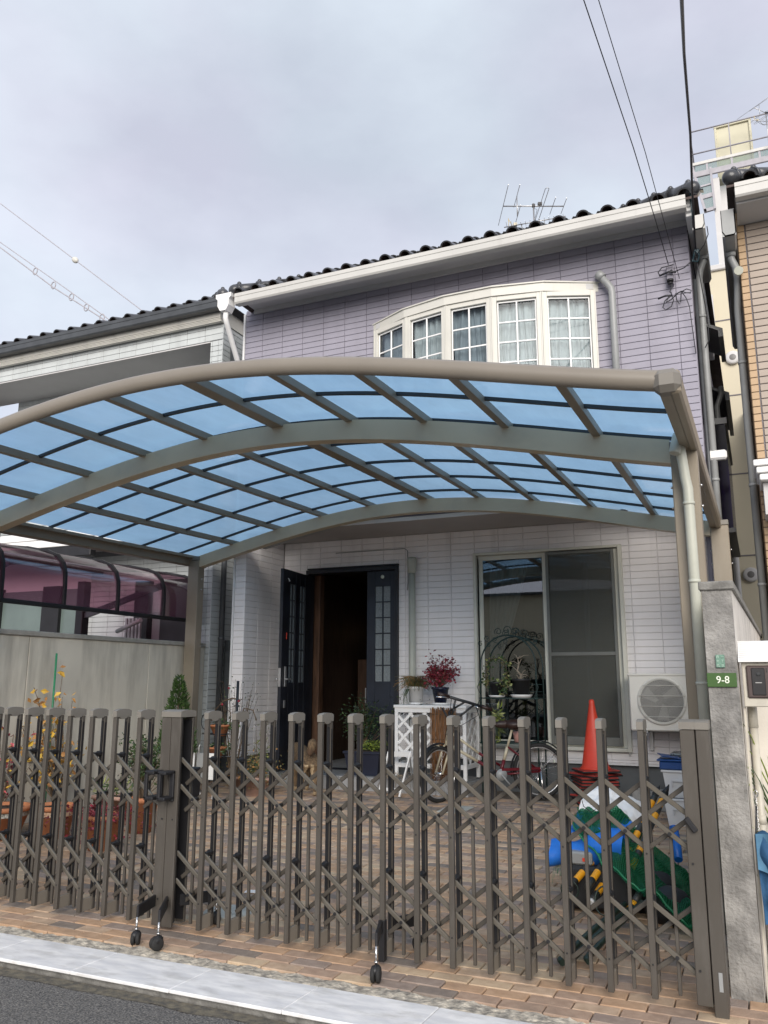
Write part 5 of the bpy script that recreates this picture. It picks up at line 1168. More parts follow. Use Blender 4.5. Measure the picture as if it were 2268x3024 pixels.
# ================================================================ THINGS IN THE COURTYARD
# ---- air conditioner on the wall
ac = thing('air_conditioner', 'cream outdoor air conditioner unit bracketed to the white tiles beside the window', 'air conditioner', (-.9, 9.4, .9))
ay = 9.14
q = MB(); q.cbox(-1.30, -.52, ay+.02, ay+.30, .885, 1.455, 0, .012); q.cbox(-1.31, -.51, ay+.01, ay+.31, 1.44, 1.468, 0, .008); q.build('case', 'ac', ac)
q = MB(); q.lathe((-.975, ay+.019, 1.19), [(.215, 0), (.215, .004), (.205, .004)], 40, 0, Matrix.Rotation(PI/2, 3, 'X')); q.build('fan_opening', 'ac_dark', ac)
q = MB(); q.lathe((-.975, ay+.018, 1.19), [(.245, 0), (.235, .02), (.213, .006)], 40, 0, Matrix.Rotation(PI/2, 3, 'X'), caps=False); q.build('fan_ring', 'ac', ac)
for k in range(3):
    q = MB(); a = k*2*PI/3+.4; c = Vector((-.975, ay+.008, 1.19)); d = Vector((math.cos(a), 0, math.sin(a))); e = Vector((-d.z, 0, d.x))
    q.add([c+d*.03+e*.01, c+d*.19-e*.03, c+d*.19+e*.09+Vector((0, -.006, 0)), c+d*.04+e*.05+Vector((0, -.006, 0))], [(0, 1, 2, 3)]); q.build('fan_blade', 'vent', ac)
q = MB()
for i in range(46):
    x = -1.20+i*.0102
    if abs(x+.975) < .232: h_ = math.sqrt(.232**2-(x+.975)**2); q.box(x-.0016, x+.0016, ay-.006, ay-.003, 1.19-h_, 1.19+h_ if True else 0)
q.build('guard_wires', 'ac', ac, kind='stuff')
for dz in (-.16, -.055, .05, .155):
    h_ = math.sqrt(.24**2-dz**2); q = MB(); q.tube([(-.975-h_, ay-.008, 1.19+dz), (-.975+h_, ay-.008, 1.19+dz)], .003, 6); q.build('guard_ring', 'ac', ac)
for xx in (-1.15, -.65):
    q = MB(); q.cbox(xx-.02, xx+.02, ay+.02, 9.6, .86, .883, 0, .003); q.cbox(xx-.02, xx+.02, 9.57, 9.6, .66, .86, 0, .003); q.tube([(xx, ay+.05, .855), (xx, ay+.05, .83)], .016, 8); q.build('bracket', 'silver', ac)
q = MB(); q.tube([(-1.305, 9.55, 1.2), (-1.36, 9.56, 1.2), (-1.38, 9.57, 1.18), (-1.38, 9.57, .6)], .012, 8); q.build('refrigerant_line', 'white_paint', ac)
# ---- cones
cm_ = MB(); cm_.cbox(-.19, .19, -.19, .19, 0, .022, 1, .006); cm_.lathe((0, 0, .02), [(.165, 0), (.15, .02), (.135, .035), (.028, .66), (.028, .685), (.018, .70), (0, .70)], 28, 0)
cst = MB(); cst.cbox(-.19, .19, -.19, .19, .004, .026, 1, .006); cst.lathe((0, 0, .02), [(.165, 0), (.15, .018), (.133, .032), (.128, .04)], 24, 0)
cx, cy = -1.665, 9.02; z = gz(cy)
m1 = cst.mesh('traffic_cone'); m1.materials.append(M['cone']); m1.materials.append(M['cone_dark'])
m2 = cm_.mesh('traffic_cone'); m2.materials.append(M['cone']); m2.materials.append(M['cone_dark'])
edge = MB()
for (x0, x1, y0, y1) in ((-.196, -.188, -.196, .196), (.188, .196, -.196, .196), (-.188, .188, -.196, -.188), (-.188, .188, .188, .196)): edge.box(x0, x1, y0, y1, -.002, .012)
em = edge.mesh('rubber_edge'); em.materials.append(M['rubber'])
NC = 11; rr = random.Random(11)
for k in range(NC):
    lab = 'topmost red traffic cone, standing full height on the stack' if k == NC-1 else ('bottom grimy red cone base resting on the pavers under the stack' if k == 0 else ['second','third','fourth','fifth','sixth','seventh','eighth','ninth','tenth'][k-1]+' nested red cone base up from the pavers in the cone stack')
    o = inst('traffic_cone', m2 if k == NC-1 else m1, None, (cx+rr.gauss(0, .005), cy+rr.gauss(0, .005), z+.002+k*.031+(.01 if k == NC-1 else 0)), (rr.uniform(-.015, .015), rr.uniform(-.015, .015), (.45+rr.gauss(0, .05) if k not in (2, 9) else .95)))
    tag(o, lab, 'traffic cone', 'stacked traffic cones below the window'); e = inst('rubber_edge', em, o, (0, 0, 0)); e.location = (0, 0, 0)
# ---- storage boxes
def tub(name, lab, x0, x1, y0, y1, z0, z1, lid):
    t = thing(name, lab, 'storage box', ((x0+x1)/2, (y0+y1)/2, z0), 'white storage boxes by the right post'); q = MB(); h_ = z1-z0
    q.add([(x0+.03, y0+.03, z0), (x1-.03, y0+.03, z0), (x1-.03, y1-.03, z0), (x0+.03, y1-.03, z0), (x0, y0, z1), (x1, y0, z1), (x1, y1, z1), (x0, y1, z1)], [(3, 2, 1, 0), (0, 1, 5, 4), (1, 2, 6, 5), (2, 3, 7, 6), (3, 0, 4, 7), (4, 5, 6, 7)])
    q.cbox(x0-.012, x1+.012, y0-.012, y1+.012, z1-.02, z1, 0, .004)
    q.bar((x0+.08, y0+.004, z0+.4*h_), (x0+.075, y0-.003, z1-.09), .012, .012); q.bar((x0+.075, y0-.003, z1-.09), (x1-.08, y0-.003, z1-.09), .012, .012); q.build('tub', 'box_white', t)
    if lid:
        q = MB(); q.cbox(x0-.02, x1+.02, y0-.02, y1+.02, z1+.002, z1+.075, 0, .01); q.cbox(x0-.04, x1+.04, y0-.035, y1+.035, z1+.076, z1+.092, 0, .006); q.build('blue_lid', 'box_blue', t)
        q = MB(); q.obox((x0+.12, y0+.1, z1+.105), (.3, .22, .006), Matrix.Rotation(.15, 3, 'Y') @ Matrix.Rotation(.3, 3, 'Z'), 0, .001); q.build('loose_lid', 'box_blue', t)
    return t
tub('storage_box', 'lower white plastic storage box standing on the pavers by the right post', -.90, -.42, 8.1, 8.6, gz(8.2), gz(8.2)+.235, False)
tub('storage_box', 'upper white storage box with a blue lid, stacked by the right post', -.90, -.42, 8.12, 8.6, gz(8.2)+.237, gz(8.2)+.475, True)
tb = thing('clear_tray', 'clear plastic tray lying on the blue box lid', 'tray', (-.65, 8.35, .7)); q = MB(); q.cbox(-.83, -.45, 8.2, 8.5, .712, .745, 0, .004); q.build('tray', glass_mat('clear_plastic', (.8, .85, .85), .1), tb)
q = MB()
for (x0, x1) in ((-1.27, -1.24), (-1.13, -1.10), (-.99, -.96)): q.box(x0, x1, 8.80, 8.99, .155, .34)
for (y0, y1) in ((8.80, 8.83), (8.96, 8.99)): q.box(-1.24, -.99, y0+.001, y1-.001, .156, .339)
q.box(-1.24, -.99, 8.83, 8.96, .18, .2); tag(q.build('concrete_block', 'block'), 'hollow grey concrete block standing left of the white boxes', 'concrete block')
# ---- bicycle
bk = thing('bicycle', 'dark red and cream city bicycle parked in front of the plant stand', 'bicycle', (-2.75, 8.8, .15))
RW = Vector((-2.262, 9.08, .165+.285)); FW = Vector((-3.19, 8.52, .145+.285))
d_ = Vector((RW.x-FW.x, RW.y-FW.y, 0)).normalized(); sd_ = Vector((-d_.y, d_.x, 0))
def wheel(c, r, ax_, nm):
    ax_ = ax_.normalized(); u = Vector((0, 0, 1)); v = ax_.cross(u).normalized(); q = MB()
    N_ = 36; P = lambda rr_, a: c+(v*math.cos(a)+u*math.sin(a))*rr_
    q.tube([P(r-.018, 2*PI*i/N_) for i in range(N_)], .023, 8, 0, False, True); o = q.build('tyre', 'rubber', bk)
    q = MB(); q.tube([P(r-.04, 2*PI*i/N_) for i in range(N_)], .011, 6, 0, False, True); ri = q.build('rim', 'rim', bk)
    q = MB(); q.tube([c-ax_*.045, c+ax_*.045], .018, 10); q.build('hub', 'chrome', bk)
    q = MB()
    for i in range(28):
        a = 2*PI*i/28; s_ = 1 if i % 2 else -1; q.tube([c+ax_*.025*s_+(v*math.cos(a+.5*s_)+u*math.sin(a+.5*s_))*.015, P(r-.045, a)], .0013, 3, 0, False)
    q.build('spokes', 'chrome', bk, kind='stuff'); return v, u
wheel(RW, .285, sd_, 'rear'); fa = (Matrix.Rotation(.62, 3, 'Z') @ sd_); wheel(FW, .285, fa, 'front')
def mud(c, ax_, a0, a1, r=.305, wd=.062):
    ax_ = ax_.normalized(); u = Vector((0, 0, 1)); v = ax_.cross(u).normalized(); q = MB()
    q.grid(lambda s_, t: c+(v*math.cos(a0+(a1-a0)*s_)+u*math.sin(a0+(a1-a0)*s_))*(r+.012*math.cos((t-.5)*PI))+ax_*(t-.5)*wd, 20, 4); return q.build('mudguard', 'black', bk)
vr = sd_.cross(Vector((0, 0, 1))).normalized(); sgn = 1 if vr.dot(d_) > 0 else -1
mud(RW, sd_, rad(-15) if sgn > 0 else rad(15), rad(190) if sgn > 0 else rad(170)); mud(FW, fa, rad(20), rad(160))
BB = FW+d_*.66; BB.z = .42; SEAT = FW+d_*.80; SEAT.z = .92; ST = FW+d_*.745; ST.z = .70; HT = FW+d_*.12; HT.z = .93; HB_ = FW+d_*.085; HB_.z = .74
q = MB(); q.tube([BB, BB+(ST-BB)*.52], .018, 10); q.tube([BB, BB+(HB_-BB)*.42], .018, 10); q.tube([BB+Vector((0, 0, .09)), BB+Vector((0, 0, .09))+(HB_-BB)*.40], .014, 10)
for s_ in (-1, 1): q.tube([BB+sd_*.03*s_, RW+sd_*.055*s_], .010, 8); q.tube([ST+sd_*.012*s_, RW+sd_*.055*s_], .009, 8)
q.build('red_frame_tubes', 'bike_red', bk)
q = MB(); q.tube([BB+(ST-BB)*.52, ST], .0178, 10); q.build('seat_tube', 'bike_cream', bk); q = MB(); q.tube([BB+(HB_-BB)*.42, HB_], .0178, 10); q.tube([BB+Vector((0, 0, .09))+(HB_-BB)*.40, HT-Vector((0, 0, .07))], .0138, 10); q.build('down_tubes', 'bike_cream', bk)
q = MB(); q.tube([HB_-Vector((0, 0, .02)), HT], .021, 10)
for s_ in (-1, 1): q.tube([HB_, HB_+fa*.05*s_-Vector((0, 0, .04)), FW+fa*.05*s_], .011, 8)
q.build('fork', 'bike_cream', bk)
stem = HT+Vector((0, 0, .14)); hd = fa.normalized(); c0_ = stem+Vector((.0, -.03, .03))
q = MB(); q.tube([HT, stem], .014, 8); q.tube([HT+Vector((0, 0, .04)), c0_+hd*.09], .010, 8); q.tube([HT+Vector((0, 0, .04)), c0_-hd*.09], .010, 8)
L_ = Vector((-3.13, 8.35, 1.255)); Rr = Vector((-2.66, 8.72, 1.09)); cc = (L_+Rr)/2+Vector((.0, .02, .0))
q.tube([L_, cc, Rr], .0155, 10); q.build('handlebar', 'blackmetal', bk)
q = MB(); q.tube([stem, cc], .011, 8); q.tube([HT, cc+(L_-cc)*.35], .011, 8); q.tube([HT, cc+(Rr-cc)*.35], .011, 8); q.build('stem_brace', 'blackmetal', bk)
for e_ in (L_, Rr): q = MB(); q.tube([e_, e_+(cc-e_)*.40], .022, 10); q.build('grip', 'saddle', bk)
for e_, k in ((L_, 1), (Rr, -1)):
    q = MB(); q.tube([e_+(cc-e_)*.5, e_+(cc-e_)*.45+Vector((-.03, -.06, -.0)), e_+(cc-e_)*.15+Vector((-.04, -.07, -.02))], .006, 6); q.build('brake_lever', 'chrome', bk)
    q = MB(); q.tube([e_+(cc-e_)*.5, e_+(cc-e_)*.5+Vector((.02, -.1, -.10)), HT+Vector((-.02, -.06, -.10)), HB_+Vector((0, 0, .0))], .0035, 5); q.build('cable', 'cable', bk)
q = MB(); q.tube([ST, SEAT-Vector((0, 0, .04))], .0135, 8); q.build('seat_post', 'bike_cream', bk)
q = MB(); R = Matrix((d_, sd_, Vector((0, 0, 1)))).transposed()
q.sphere(SEAT+d_*.03+Vector((0, 0, .01)), .115, 14, 8, 0, (1.0, .9, .5), R); q.sphere(SEAT-d_*.08+Vector((0, 0, .012)), .065, 12, 8, 0, (1.9, .5, .65), R); q.build('saddle', 'saddle', bk)
q = MB(); q.tube([SEAT+d_*.06-Vector((0, 0, .05))+sd_*.03*math.cos(a)+Vector((0, 0, .02*math.sin(a))) for a in (0, 1, 2, 3)], .004, 5); q.build('saddle_springs', 'chrome', bk)
q = MB(); q.lathe(BB-sd_*.05, [(.055, 0), (.06, .004), (.06, .006), (0, .008)], 24, 0, Matrix((d_, Vector((0, 0, 1)), -sd_)).transposed()); q.tube([BB-sd_*.07, BB-sd_*.07+d_*.10-Vector((0, 0, .12))], .009, 6); q.tube([BB+sd_*.07, BB+sd_*.07-d_*.10+Vector((0, 0, .12))], .009, 6)
q.build('crankset', 'pipe_grey', bk)
for c in (BB-sd_*.10+d_*.10-Vector((0, 0, .12)), BB+sd_*.10-d_*.10+Vector((0, 0, .12))): q = MB(); q.obox(c, (.09, .05, .02), R, 0, .004); q.build('pedal', 'black', bk)
q = MB(); cg = (BB+RW)/2-sd_*.05; q.bar(BB-sd_*.052+Vector((0, 0, .05)), RW-sd_*.055+Vector((0, 0, .03)), .012, .03, 0, (0, 0, 1), .005); q.build('chain_guard', 'bike_red', bk)
q = MB(); q.tube([RW+sd_*.06, RW+sd_*.075+d_*.02-Vector((0, 0, .27))], .008, 6); q.tube([RW-sd_*.06, RW-sd_*.075+d_*.02-Vector((0, 0, .27))], .008, 6); q.tube([RW-sd_*.075+d_*.02-Vector((0, 0, .27)), RW+sd_*.075+d_*.02-Vector((0, 0, .27))], .008, 6); q.build('stand', 'chrome', bk)
q = MB(); q.tube([RW-sd_*.06, RW-sd_*.05+d_*.2+Vector((0, 0, .22))], .004, 5); q.build('mudguard_stay', 'chrome', bk)
q = MB(); q.obox(RW+d_*.16+Vector((0, 0, .10))-sd_*.03, (.012, .03, .03), R, 0, .003); q.build('spoke_reflector', 'sign_white', bk)
q = MB(); q.tube([HB_-d_*.08+Vector((0, 0, -.03)), HB_-d_*.14+Vector((0, 0, -.03))], [.02, .035], 12); q.build('lamp', 'bike_cream', bk)
# ---- pots and plants
def pot(nm, lab, c, r, h_, mt, top='soil', cat='plant pot', group=None, rim=True, saucer=None, taper=.72, sq=None, n=20):
    t = thing(nm, lab, cat, c, group); q = MB(); z = .0
    pr = [(r*taper, 0), (r*.98, h_*.86)]+([(r*1.05, h_*.86), (r*1.05, h_), (r*.92, h_), (r*.90, h_*.9), (0, h_*.9)] if rim else [(r, h_), (r*.93, h_), (r*.9, h_*.92), (0, h_*.92)])
    q.lathe(c, pr, n, 0, None, True, sq); q.build('pot', mt, t)
    q = MB(); q.lathe((c[0], c[1], c[2]+h_*.905), [(r*.88, 0), (0, .006)], n, 0, None, True, sq); q.build('soil', 'soil', t)
    if saucer: q = MB(); q.lathe((c[0], c[1], c[2]-.012), [(r*.95, 0), (r*1.1, .022), (r*1.06, .022), (r*.9, .008), (0, .008)], n); q.build('saucer', saucer, t)
    return t
def shrub(t, base, tips, leafm, size, n, rng, stem='bark', r0=.008, spread=.03, asp=2., droop=.2, ends=True, name='foliage'):
    q = MB(); pts = rootsplines(base, tips, rng, r0, q); q.build('stem', stem, t)
    q = MB(); tp = [p for i, p in enumerate(pts) if (i % 5) >= 2]; leaves(q, tp, size, rng, tuple(range(len(leafm))), asp, droop, n, spread); return q.build(name, leafm, t, kind='stuff')
rg = random.Random(21)
# lattice bench/cabinet
bx0, bx1, by0, by1, bz0, bz1 = -3.905, -3.045, 9.0, 9.50, .43, 1.105
bn = thing('lattice_cabinet', 'white wooden cabinet with diagonal lattice sides beneath two potted plants', 'cabinet', ((bx0+bx1)/2, 9.25, .3))
q = MB(); q.cbox(bx0-.01, bx1+.01, by0-.01, by1, bz1-.02, bz1+.012, 0, .003); q.build('top', 'white_paint', bn)
for (x, y) in ((bx0, by0), (bx1-.04, by0), (bx0, by1-.04), (bx1-.04, by1-.04)):
    q = MB(); q.cbox(x, x+.04, y, y+.04, .31, bz1-.02, 0, .003); q.build('leg', 'white_paint', bn)
q = MB()
for (z0, z1) in ((bz0, bz0+.05), (bz1-.07, bz1-.02)):
    q.cbox(bx0+.04, bx1-.04, by0+.004, by0+.03, z0, z1, 0, .002); q.cbox(bx1-.03, bx1-.004, by0+.04, by1-.04, z0, z1, 0, .002); q.cbox(bx0+.004, bx0+.03, by0+.04, by1-.04, z0, z1, 0, .002)
q.build('rail', 'white_paint', bn)
def lattice(o, u, L_, H_, par, step=.172):
    """diagonal slats over an L_ x H_ field"""
    for sgn_, dp in ((1, 0), (-1, .008)):
        k = -H_
        while k < L_:
            a0 = max(0, k); a1 = min(L_, k+H_)
            if a1-a0 > .03:
                s0 = (a0-k) if sgn_ > 0 else H_-(a0-k); s1 = (a1-k) if sgn_ > 0 else H_-(a1-k)
                nrm = Vector((-u.y, u.x, 0)); q = MB(); p = o+u*a0+Vector((0, 0, s0))+nrm*dp; r = o+u*a1+Vector((0, 0, s1))+nrm*dp
                q.bar(p, r, .006, .030, 0, nrm.cross((r-p)).normalized()); q.build('lattice_slat', 'white_paint', par)
            k += step
lattice(Vector((bx0+.04, by0+.012, bz0+.05)), Vector((1, 0, 0)), bx1-bx0-.08, bz1-bz0-.12, bn); lattice(Vector((bx1-.016, by0+.04, bz0+.05)), Vector((0, 1, 0)), by1-by0-.08, bz1-bz0-.12, bn)
rs = thing('reed_screen', 'rolled brown reed screen leaning on the front of the white cabinet', 'reed screen', (-3.3, 8.95, .29))
q = MB(); rr = random.Random(4)
for i in range(46):
    x = -3.445+.29*i/45; y = 8.965+.012*math.sin(i*.7)+rr.uniform(-.006, .006); q.tube([(x+rr.uniform(-.004, .004), y, .30+rr.uniform(0, .02)), (x+rr.uniform(-.004, .004), y, .7), (x+rr.uniform(-.004, .004), y+.002, 1.09+rr.uniform(-.02, .012))], .0045, 5)
q.build('reeds', 'bamboo', rs, kind='stuff'); q = MB()
for zz in (.45, .75, 1.02): q.tube([(-3.45, 8.955, zz), (-3.155, 8.955, zz)], .002, 4)
q.build('twine', 'bark', rs)
t = pot('potted_plant', 'wiry green plant in a ribbed white pot on the left of the cabinet', (-3.715, 9.2, bz1+.027), .088, .19, 'pot_white', saucer='white_paint', taper=.8)
q = MB(); 
for i in range(420):
    a = rg.uniform(0, 2*PI); l = rg.uniform(.08, .24); b0 = Vector((-3.715+rg.gauss(0, .04), 9.2+rg.gauss(0, .03), bz1+.2)); e = b0+Vector((math.cos(a)*l, math.sin(a)*l*.8, rg.uniform(-.04, .14))); m_ = (b0+e)/2+Vector((0, 0, .07)); q.tube([b0, m_, e], [.0022, .0022, .0012], 3, rg.choice((0, 0, 1, 2)), False)
for i in range(25):
    b0 = Vector((-3.79+rg.gauss(0, .02), 9.14, bz1+.19)); q.tube([b0, b0+Vector((-.02, -.03, -.06)), b0+Vector((rg.gauss(-.02, .02), -.03, -.16*rg.random()-.04))], .0016, 3, 1, False)
q.build('foliage', ['leaf_olive', 'leaf_green', 'leaf_orange'], t, kind='stuff')
t = pot('potted_nandina', 'red-leaved nandina in a dark navy pot on the white cabinet', (-3.415, 9.2, bz1+.027), .098, .185, 'pot_navy', saucer='white_paint', taper=.66)
tips = [(-3.42+rg.gauss(0, .12), 9.2+rg.gauss(0, .09), 1.38+abs(rg.gauss(.12, .12))) for _ in range(44)]; tips = [(max(-3.60, min(-3.19, a)), b_y, min(1.68, c)) for a, b_y, c in tips]
q = MB(); pts = rootsplines((-3.415, 9.2, bz1+.2), [(-3.415+rg.gauss(0, .02), 9.2, 1.5)]*2+tips, rg, .006, q); q.build('stem', 'bark', t)
q = MB(); leaves(q, [p for i, p in enumerate(pts) if i % 5 >= 2], .042, rg, (0, 0, 1), 2.2, .1, 8, .030); leaves(q, [Vector((-3.415+rg.gauss(0, .05), 9.2+rg.gauss(0, .04), 1.34+rg.random()*.16)) for _ in range(60)], .045, rg, (0, 2), 2.3, .3, 1, .01); q.build('foliage', ['leaf_red', 'leaf_red2', 'leaf_pink'], t, kind='stuff')
# blue-black planter by the door
t = thing('square_planter', 'dark blue square planter of feathery shrub and lime ground plant beside the doorway', 'planter', (-4.36, 9.22, .3))
q = MB(); q.add([(-4.53, 9.08, .308), (-4.16, 9.08, .308), (-4.16, 9.4, .308), (-4.53, 9.4, .308), (-4.57, 9.04, .565), (-4.12, 9.04, .565), (-4.12, 9.44, .565), (-4.57, 9.44, .565)], [(3, 2, 1, 0), (0, 1, 5, 4), (1, 2, 6, 5), (2, 3, 7, 6), (3, 0, 4, 7)]); q.cbox(-4.585, -4.105, 9.025, 9.455, .55, .58, 0, .006); q.build('planter', 'planter_blue', t)
q = MB(); q.box(-4.56, -4.13, 9.05, 9.43, .56, .582); q.build('soil', 'soil', t)
q = MB(); leaves(q, [Vector((rg.uniform(-4.34, -4.11), rg.uniform(9.03, 9.3), .6+.08*rg.random())) for _ in range(420)], .04, rg, (0, 0, 1), 3, -.3, 1, .012); q.build('ground_plant', ['leaf_lime', 'leaf_green'], t, kind='stuff')
tips = [(-4.42+rg.gauss(0, .17), 9.25+rg.gauss(0, .1), .75+abs(rg.gauss(.22, .14))) for _ in range(46)]
shrub(t, (-4.42, 9.25, .58), [(a, b_y, min(1.14, c)) for a, b_y, c in tips], ['leaf_dark', 'leaf_green', 'leaf_dark', 'leaf_dark'], .042, 12, rg, 'bark', .004, .045)
# white folding steps in front of the cabinet
fc = thing('folding_chair', 'small white folding chair frame in front of the lattice cabinet', 'chair', (-3.8, 8.75, .15))
A = [Vector((-3.90, 8.82, .60)), Vector((-3.60, 8.74, .62)), Vector((-3.70, 8.66, .155)), Vector((-3.985, 8.74, .155)), Vector((-3.66, 8.98, .16)), Vector((-3.93, 9.0-.08, .16))]
for i, (p, r) in enumerate(((A[1], A[2]), (A[0], A[3]))): q = MB(); q.bar(p, r, .018, .03, 0, (0, 1, 0), .002); q.build('front_leg', 'white_paint', fc)
for (p, r) in ((A[1]-Vector((.02, -.02, .04)), A[4]), (A[0]-Vector((0, -.02, .04)), A[5])): q = MB(); q.bar(p, r, .014, .02, 0, (0, 1, 0), .002); q.build('rear_leg', 'pipe_grey', fc)
q = MB(); q.bar(A[0]+Vector((-.01, 0, -.02)), A[1]+Vector((.01, 0, -.02)), .02, .06, 0, (0, 0, 1), .003); q.build('top_rail', 'white_paint', fc)
q = MB(); q.bar(A[3]+Vector((.03, 0, .06)), A[2]+Vector((-.0, 0, .07)), .016, .035, 0, (0, 0, 1), .003); q.build('step', 'white_paint', fc)
t = thing('dry_vine', 'tangle of dry twigs on the pavers behind the white folding chair', 'twigs', (-3.85, 8.85, .15)); q = MB()
for i in range(26): b0 = Vector((-3.85+rg.gauss(0, .05), 8.88, .34)); e = b0+Vector((rg.gauss(0, .2), rg.gauss(0, .06), rg.uniform(-.16, .05))); q.tube([b0, (b0+e)/2+Vector((0, 0, .06)), e], .003, 4, 0, False)
q.build('twigs', 'bark_pale', t, kind='stuff')
# ---- iron plant stand with an arched scrolled top
ps = thing('plant_stand', 'dark green iron plant stand with scrolled arch in front of the sliding window', 'plant stand', (-2.57, 9.25, .2))
cx_, ry = -2.58, .315
def hoop(y, nm):
    q = MB(); pts = [(cx_-ry, y, .19), (cx_-ry, y, 1.55)]+[(cx_-ry*math.cos(a), y, 1.55+.34*math.sin(a)) for a in [PI*i/18 for i in range(1, 18)]]+[(cx_+ry, y, 1.55), (cx_+ry, y, .19)]
    q.tube(pts, .009, 8); return q.build(nm, 'stand_green', ps)
M['stand_green'] = mat('dark_green_iron', (.012, .035, .032), .45, .2)
hoop(9.10, 'front_hoop'); hoop(9.42, 'rear_hoop')
for zz in (1.20, .72):
    q = MB(); q.tube([(cx_-ry-.02, 9.09, zz), (cx_+ry+.02, 9.09, zz), (cx_+ry+.02, 9.43, zz), (cx_-ry-.02, 9.43, zz)], .007, 6, 0, False, True)
    for i in range(12): y = 9.10+i*.029; q.box(cx_-ry-.015, cx_+ry+.015, y-.004, y+.004, zz-.004, zz+.004)
    q.build('shelf', 'stand_green', ps)
for zz in (1.27, 1.35):
    q = MB(); q.tube([(cx_-ry, 9.42, zz), (cx_+ry, 9.42, zz)], .005, 6); q.build('back_rail', 'stand_green', ps)
def scroll(cx0, cz0, r, a0, turns, y):
    return [(cx0+r*(1-.75*i/22)*math.cos(a0+turns*2*PI*i/22), y, cz0+r*(1-.75*i/22)*math.sin(a0+turns*2*PI*i/22)) for i in range(23)]
for y in (9.10, 9.42):
    for (sx, zz, r, a0, tn) in ((-.235, 1.86, .035, -1., -1.2), (-.10, 1.93, .045, 3.6, -1.3), (.0, 1.945, .05, 0, 1.2), (.10, 1.93, .045, -.5, 1.3), (.235, 1.86, .035, 4.1, 1.2), (-.31, 1.80, .03, 1., 1.2), (.31, 1.80, .03, 2., -1.2)):
        q = MB(); q.tube(scroll(cx_+sx, zz, r, a0, tn, y), .005, 5); q.build('scroll', 'stand_green', ps)
for sgx in (-1, 1):
    q = MB(); q.tube([(cx_+sgx*.33, 9.08, .98), (cx_+sgx*.36, 9.06, 1.10), (cx_+sgx*.30, 9.06, 1.22), (cx_+sgx*.345, 9.06, 1.32), (cx_+sgx*.31, 9.07, 1.40)], .005, 5); q.build('side_scroll', 'stand_green', ps)
t = pot('potted_ivy', 'black pot of trained ivy on the left of the iron stand shelf', (-2.735, 9.18, 1.222), .085, .155, 'pot_black', saucer='white_paint', taper=.75)
q = MB(); ring = [Vector((-2.735+.125*math.sin(a), 9.18+.02*math.sin(a*3), 1.48-.16*math.cos(a))) for a in [2*PI*i/26 for i in range(26)]]; q.tube(ring, .004, 5, 0, False, True); q.build('hoop', 'bark', t)
q = MB(); leaves(q, ring+[Vector((-2.735+rg.gauss(0, .09), 9.16, 1.38)) for _ in range(12)]+[Vector((-2.64+rg.gauss(0, .02), 9.1, 1.36-.1*rg.random())) for _ in range(6)], .038, rg, (0, 0, 1, 2), 1.3, .3, 8, .02); q.build('foliage', ['leaf_green', 'leaf_olive', 'leaf_variegated'], t, kind='stuff')
t = pot('potted_bonsai', 'bare twisted bonsai in a black pot on a white saucer on the iron shelf', (-2.46, 9.2, 1.232), .10, .18, 'pot_black', taper=.8)
q = MB(); q.lathe((-2.46, 9.2, 1.207), [(.10, 0), (.125, .035), (.118, .035), (.095, .012), (0, .012)], 20); q.build('saucer', 'white_paint', t)
q = MB(); b0 = Vector((-2.48, 9.2, 1.40)); tr = [b0, b0+Vector((.02, 0, .05)), b0+Vector((-.02, 0, .10)), b0+Vector((.0, 0, .17)), b0+Vector((-.01, 0, .23))]; q.tube(tr, [.016, .014, .011, .009, .005], 7)
for i in range(16): s0 = Vector(rg.choice(tr)); e = s0+Vector((rg.gauss(0, .07), rg.gauss(0, .03), rg.uniform(-.02, .08))); q.tube([s0, (s0+e)/2+Vector((0, 0, .015)), e], [.006, .004, .0015], 5)
q.build('trunk', 'bark_pale', t)
t = pot('potted_plant', 'lime and cream leaved plant in a small pink pot on the lower iron shelf', (-2.50, 9.15, .735), .055, .11, 'pot_pink', rim=False)
t = thing('variegated_plant', 'tall variegated plant behind the bicycle saddle', 'plant', (-2.72, 9.13, .735)); q = MB(); q.tube([(-2.72, 9.13, .735), (-2.71, 9.12, 1.06)], .004, 5); q.tube([(-2.72, 9.13, .735), (-2.75, 9.12, .95)], .004, 5); q.build('stem', 'leaf_green', t)
q = MB(); leaves(q, [Vector((-2.72+rg.gauss(0, .02), 9.12, .75+.33*i/22)) for i in range(22)], .085, rg, (0, 1), 3.2, -.1, 3, .012); q.build('foliage', ['leaf_variegated', 'leaf_lime'], t, kind='stuff')
# ---- left side pots along the wall
t = pot('terracotta_pot', 'large terracotta pot with white mosaic band at the left edge', (-6.12, 5.55, gz(5.5)), .235, .27, 'terra', saucer=None, taper=.62, n=28)
q = MB(); q.lathe((-6.12, 5.55, gz(5.5)), [(.223, .19), (.231, .228)], 28, caps=False); q.build('mosaic_band', mat('mosaic', (.55, .55, .50), .4, .4, 60, c2=(.15, .15, .14)), t)
t1 = pot('terracotta_pot', 'second terracotta pot with tiled band, right of the mosaic one', (-5.72, 5.75, gz(5.7)), .175, .27, 'terra', taper=.75, n=28)
q = MB(); q.lathe((-5.72, 5.75, gz(5.7)), [(.168, .185), (.174, .226)], 28, caps=False); q.build('mosaic_band', mat('mosaic2', (.5, .42, .32), .5, .4, 40, c2=(.42, .2, .1)), t1)
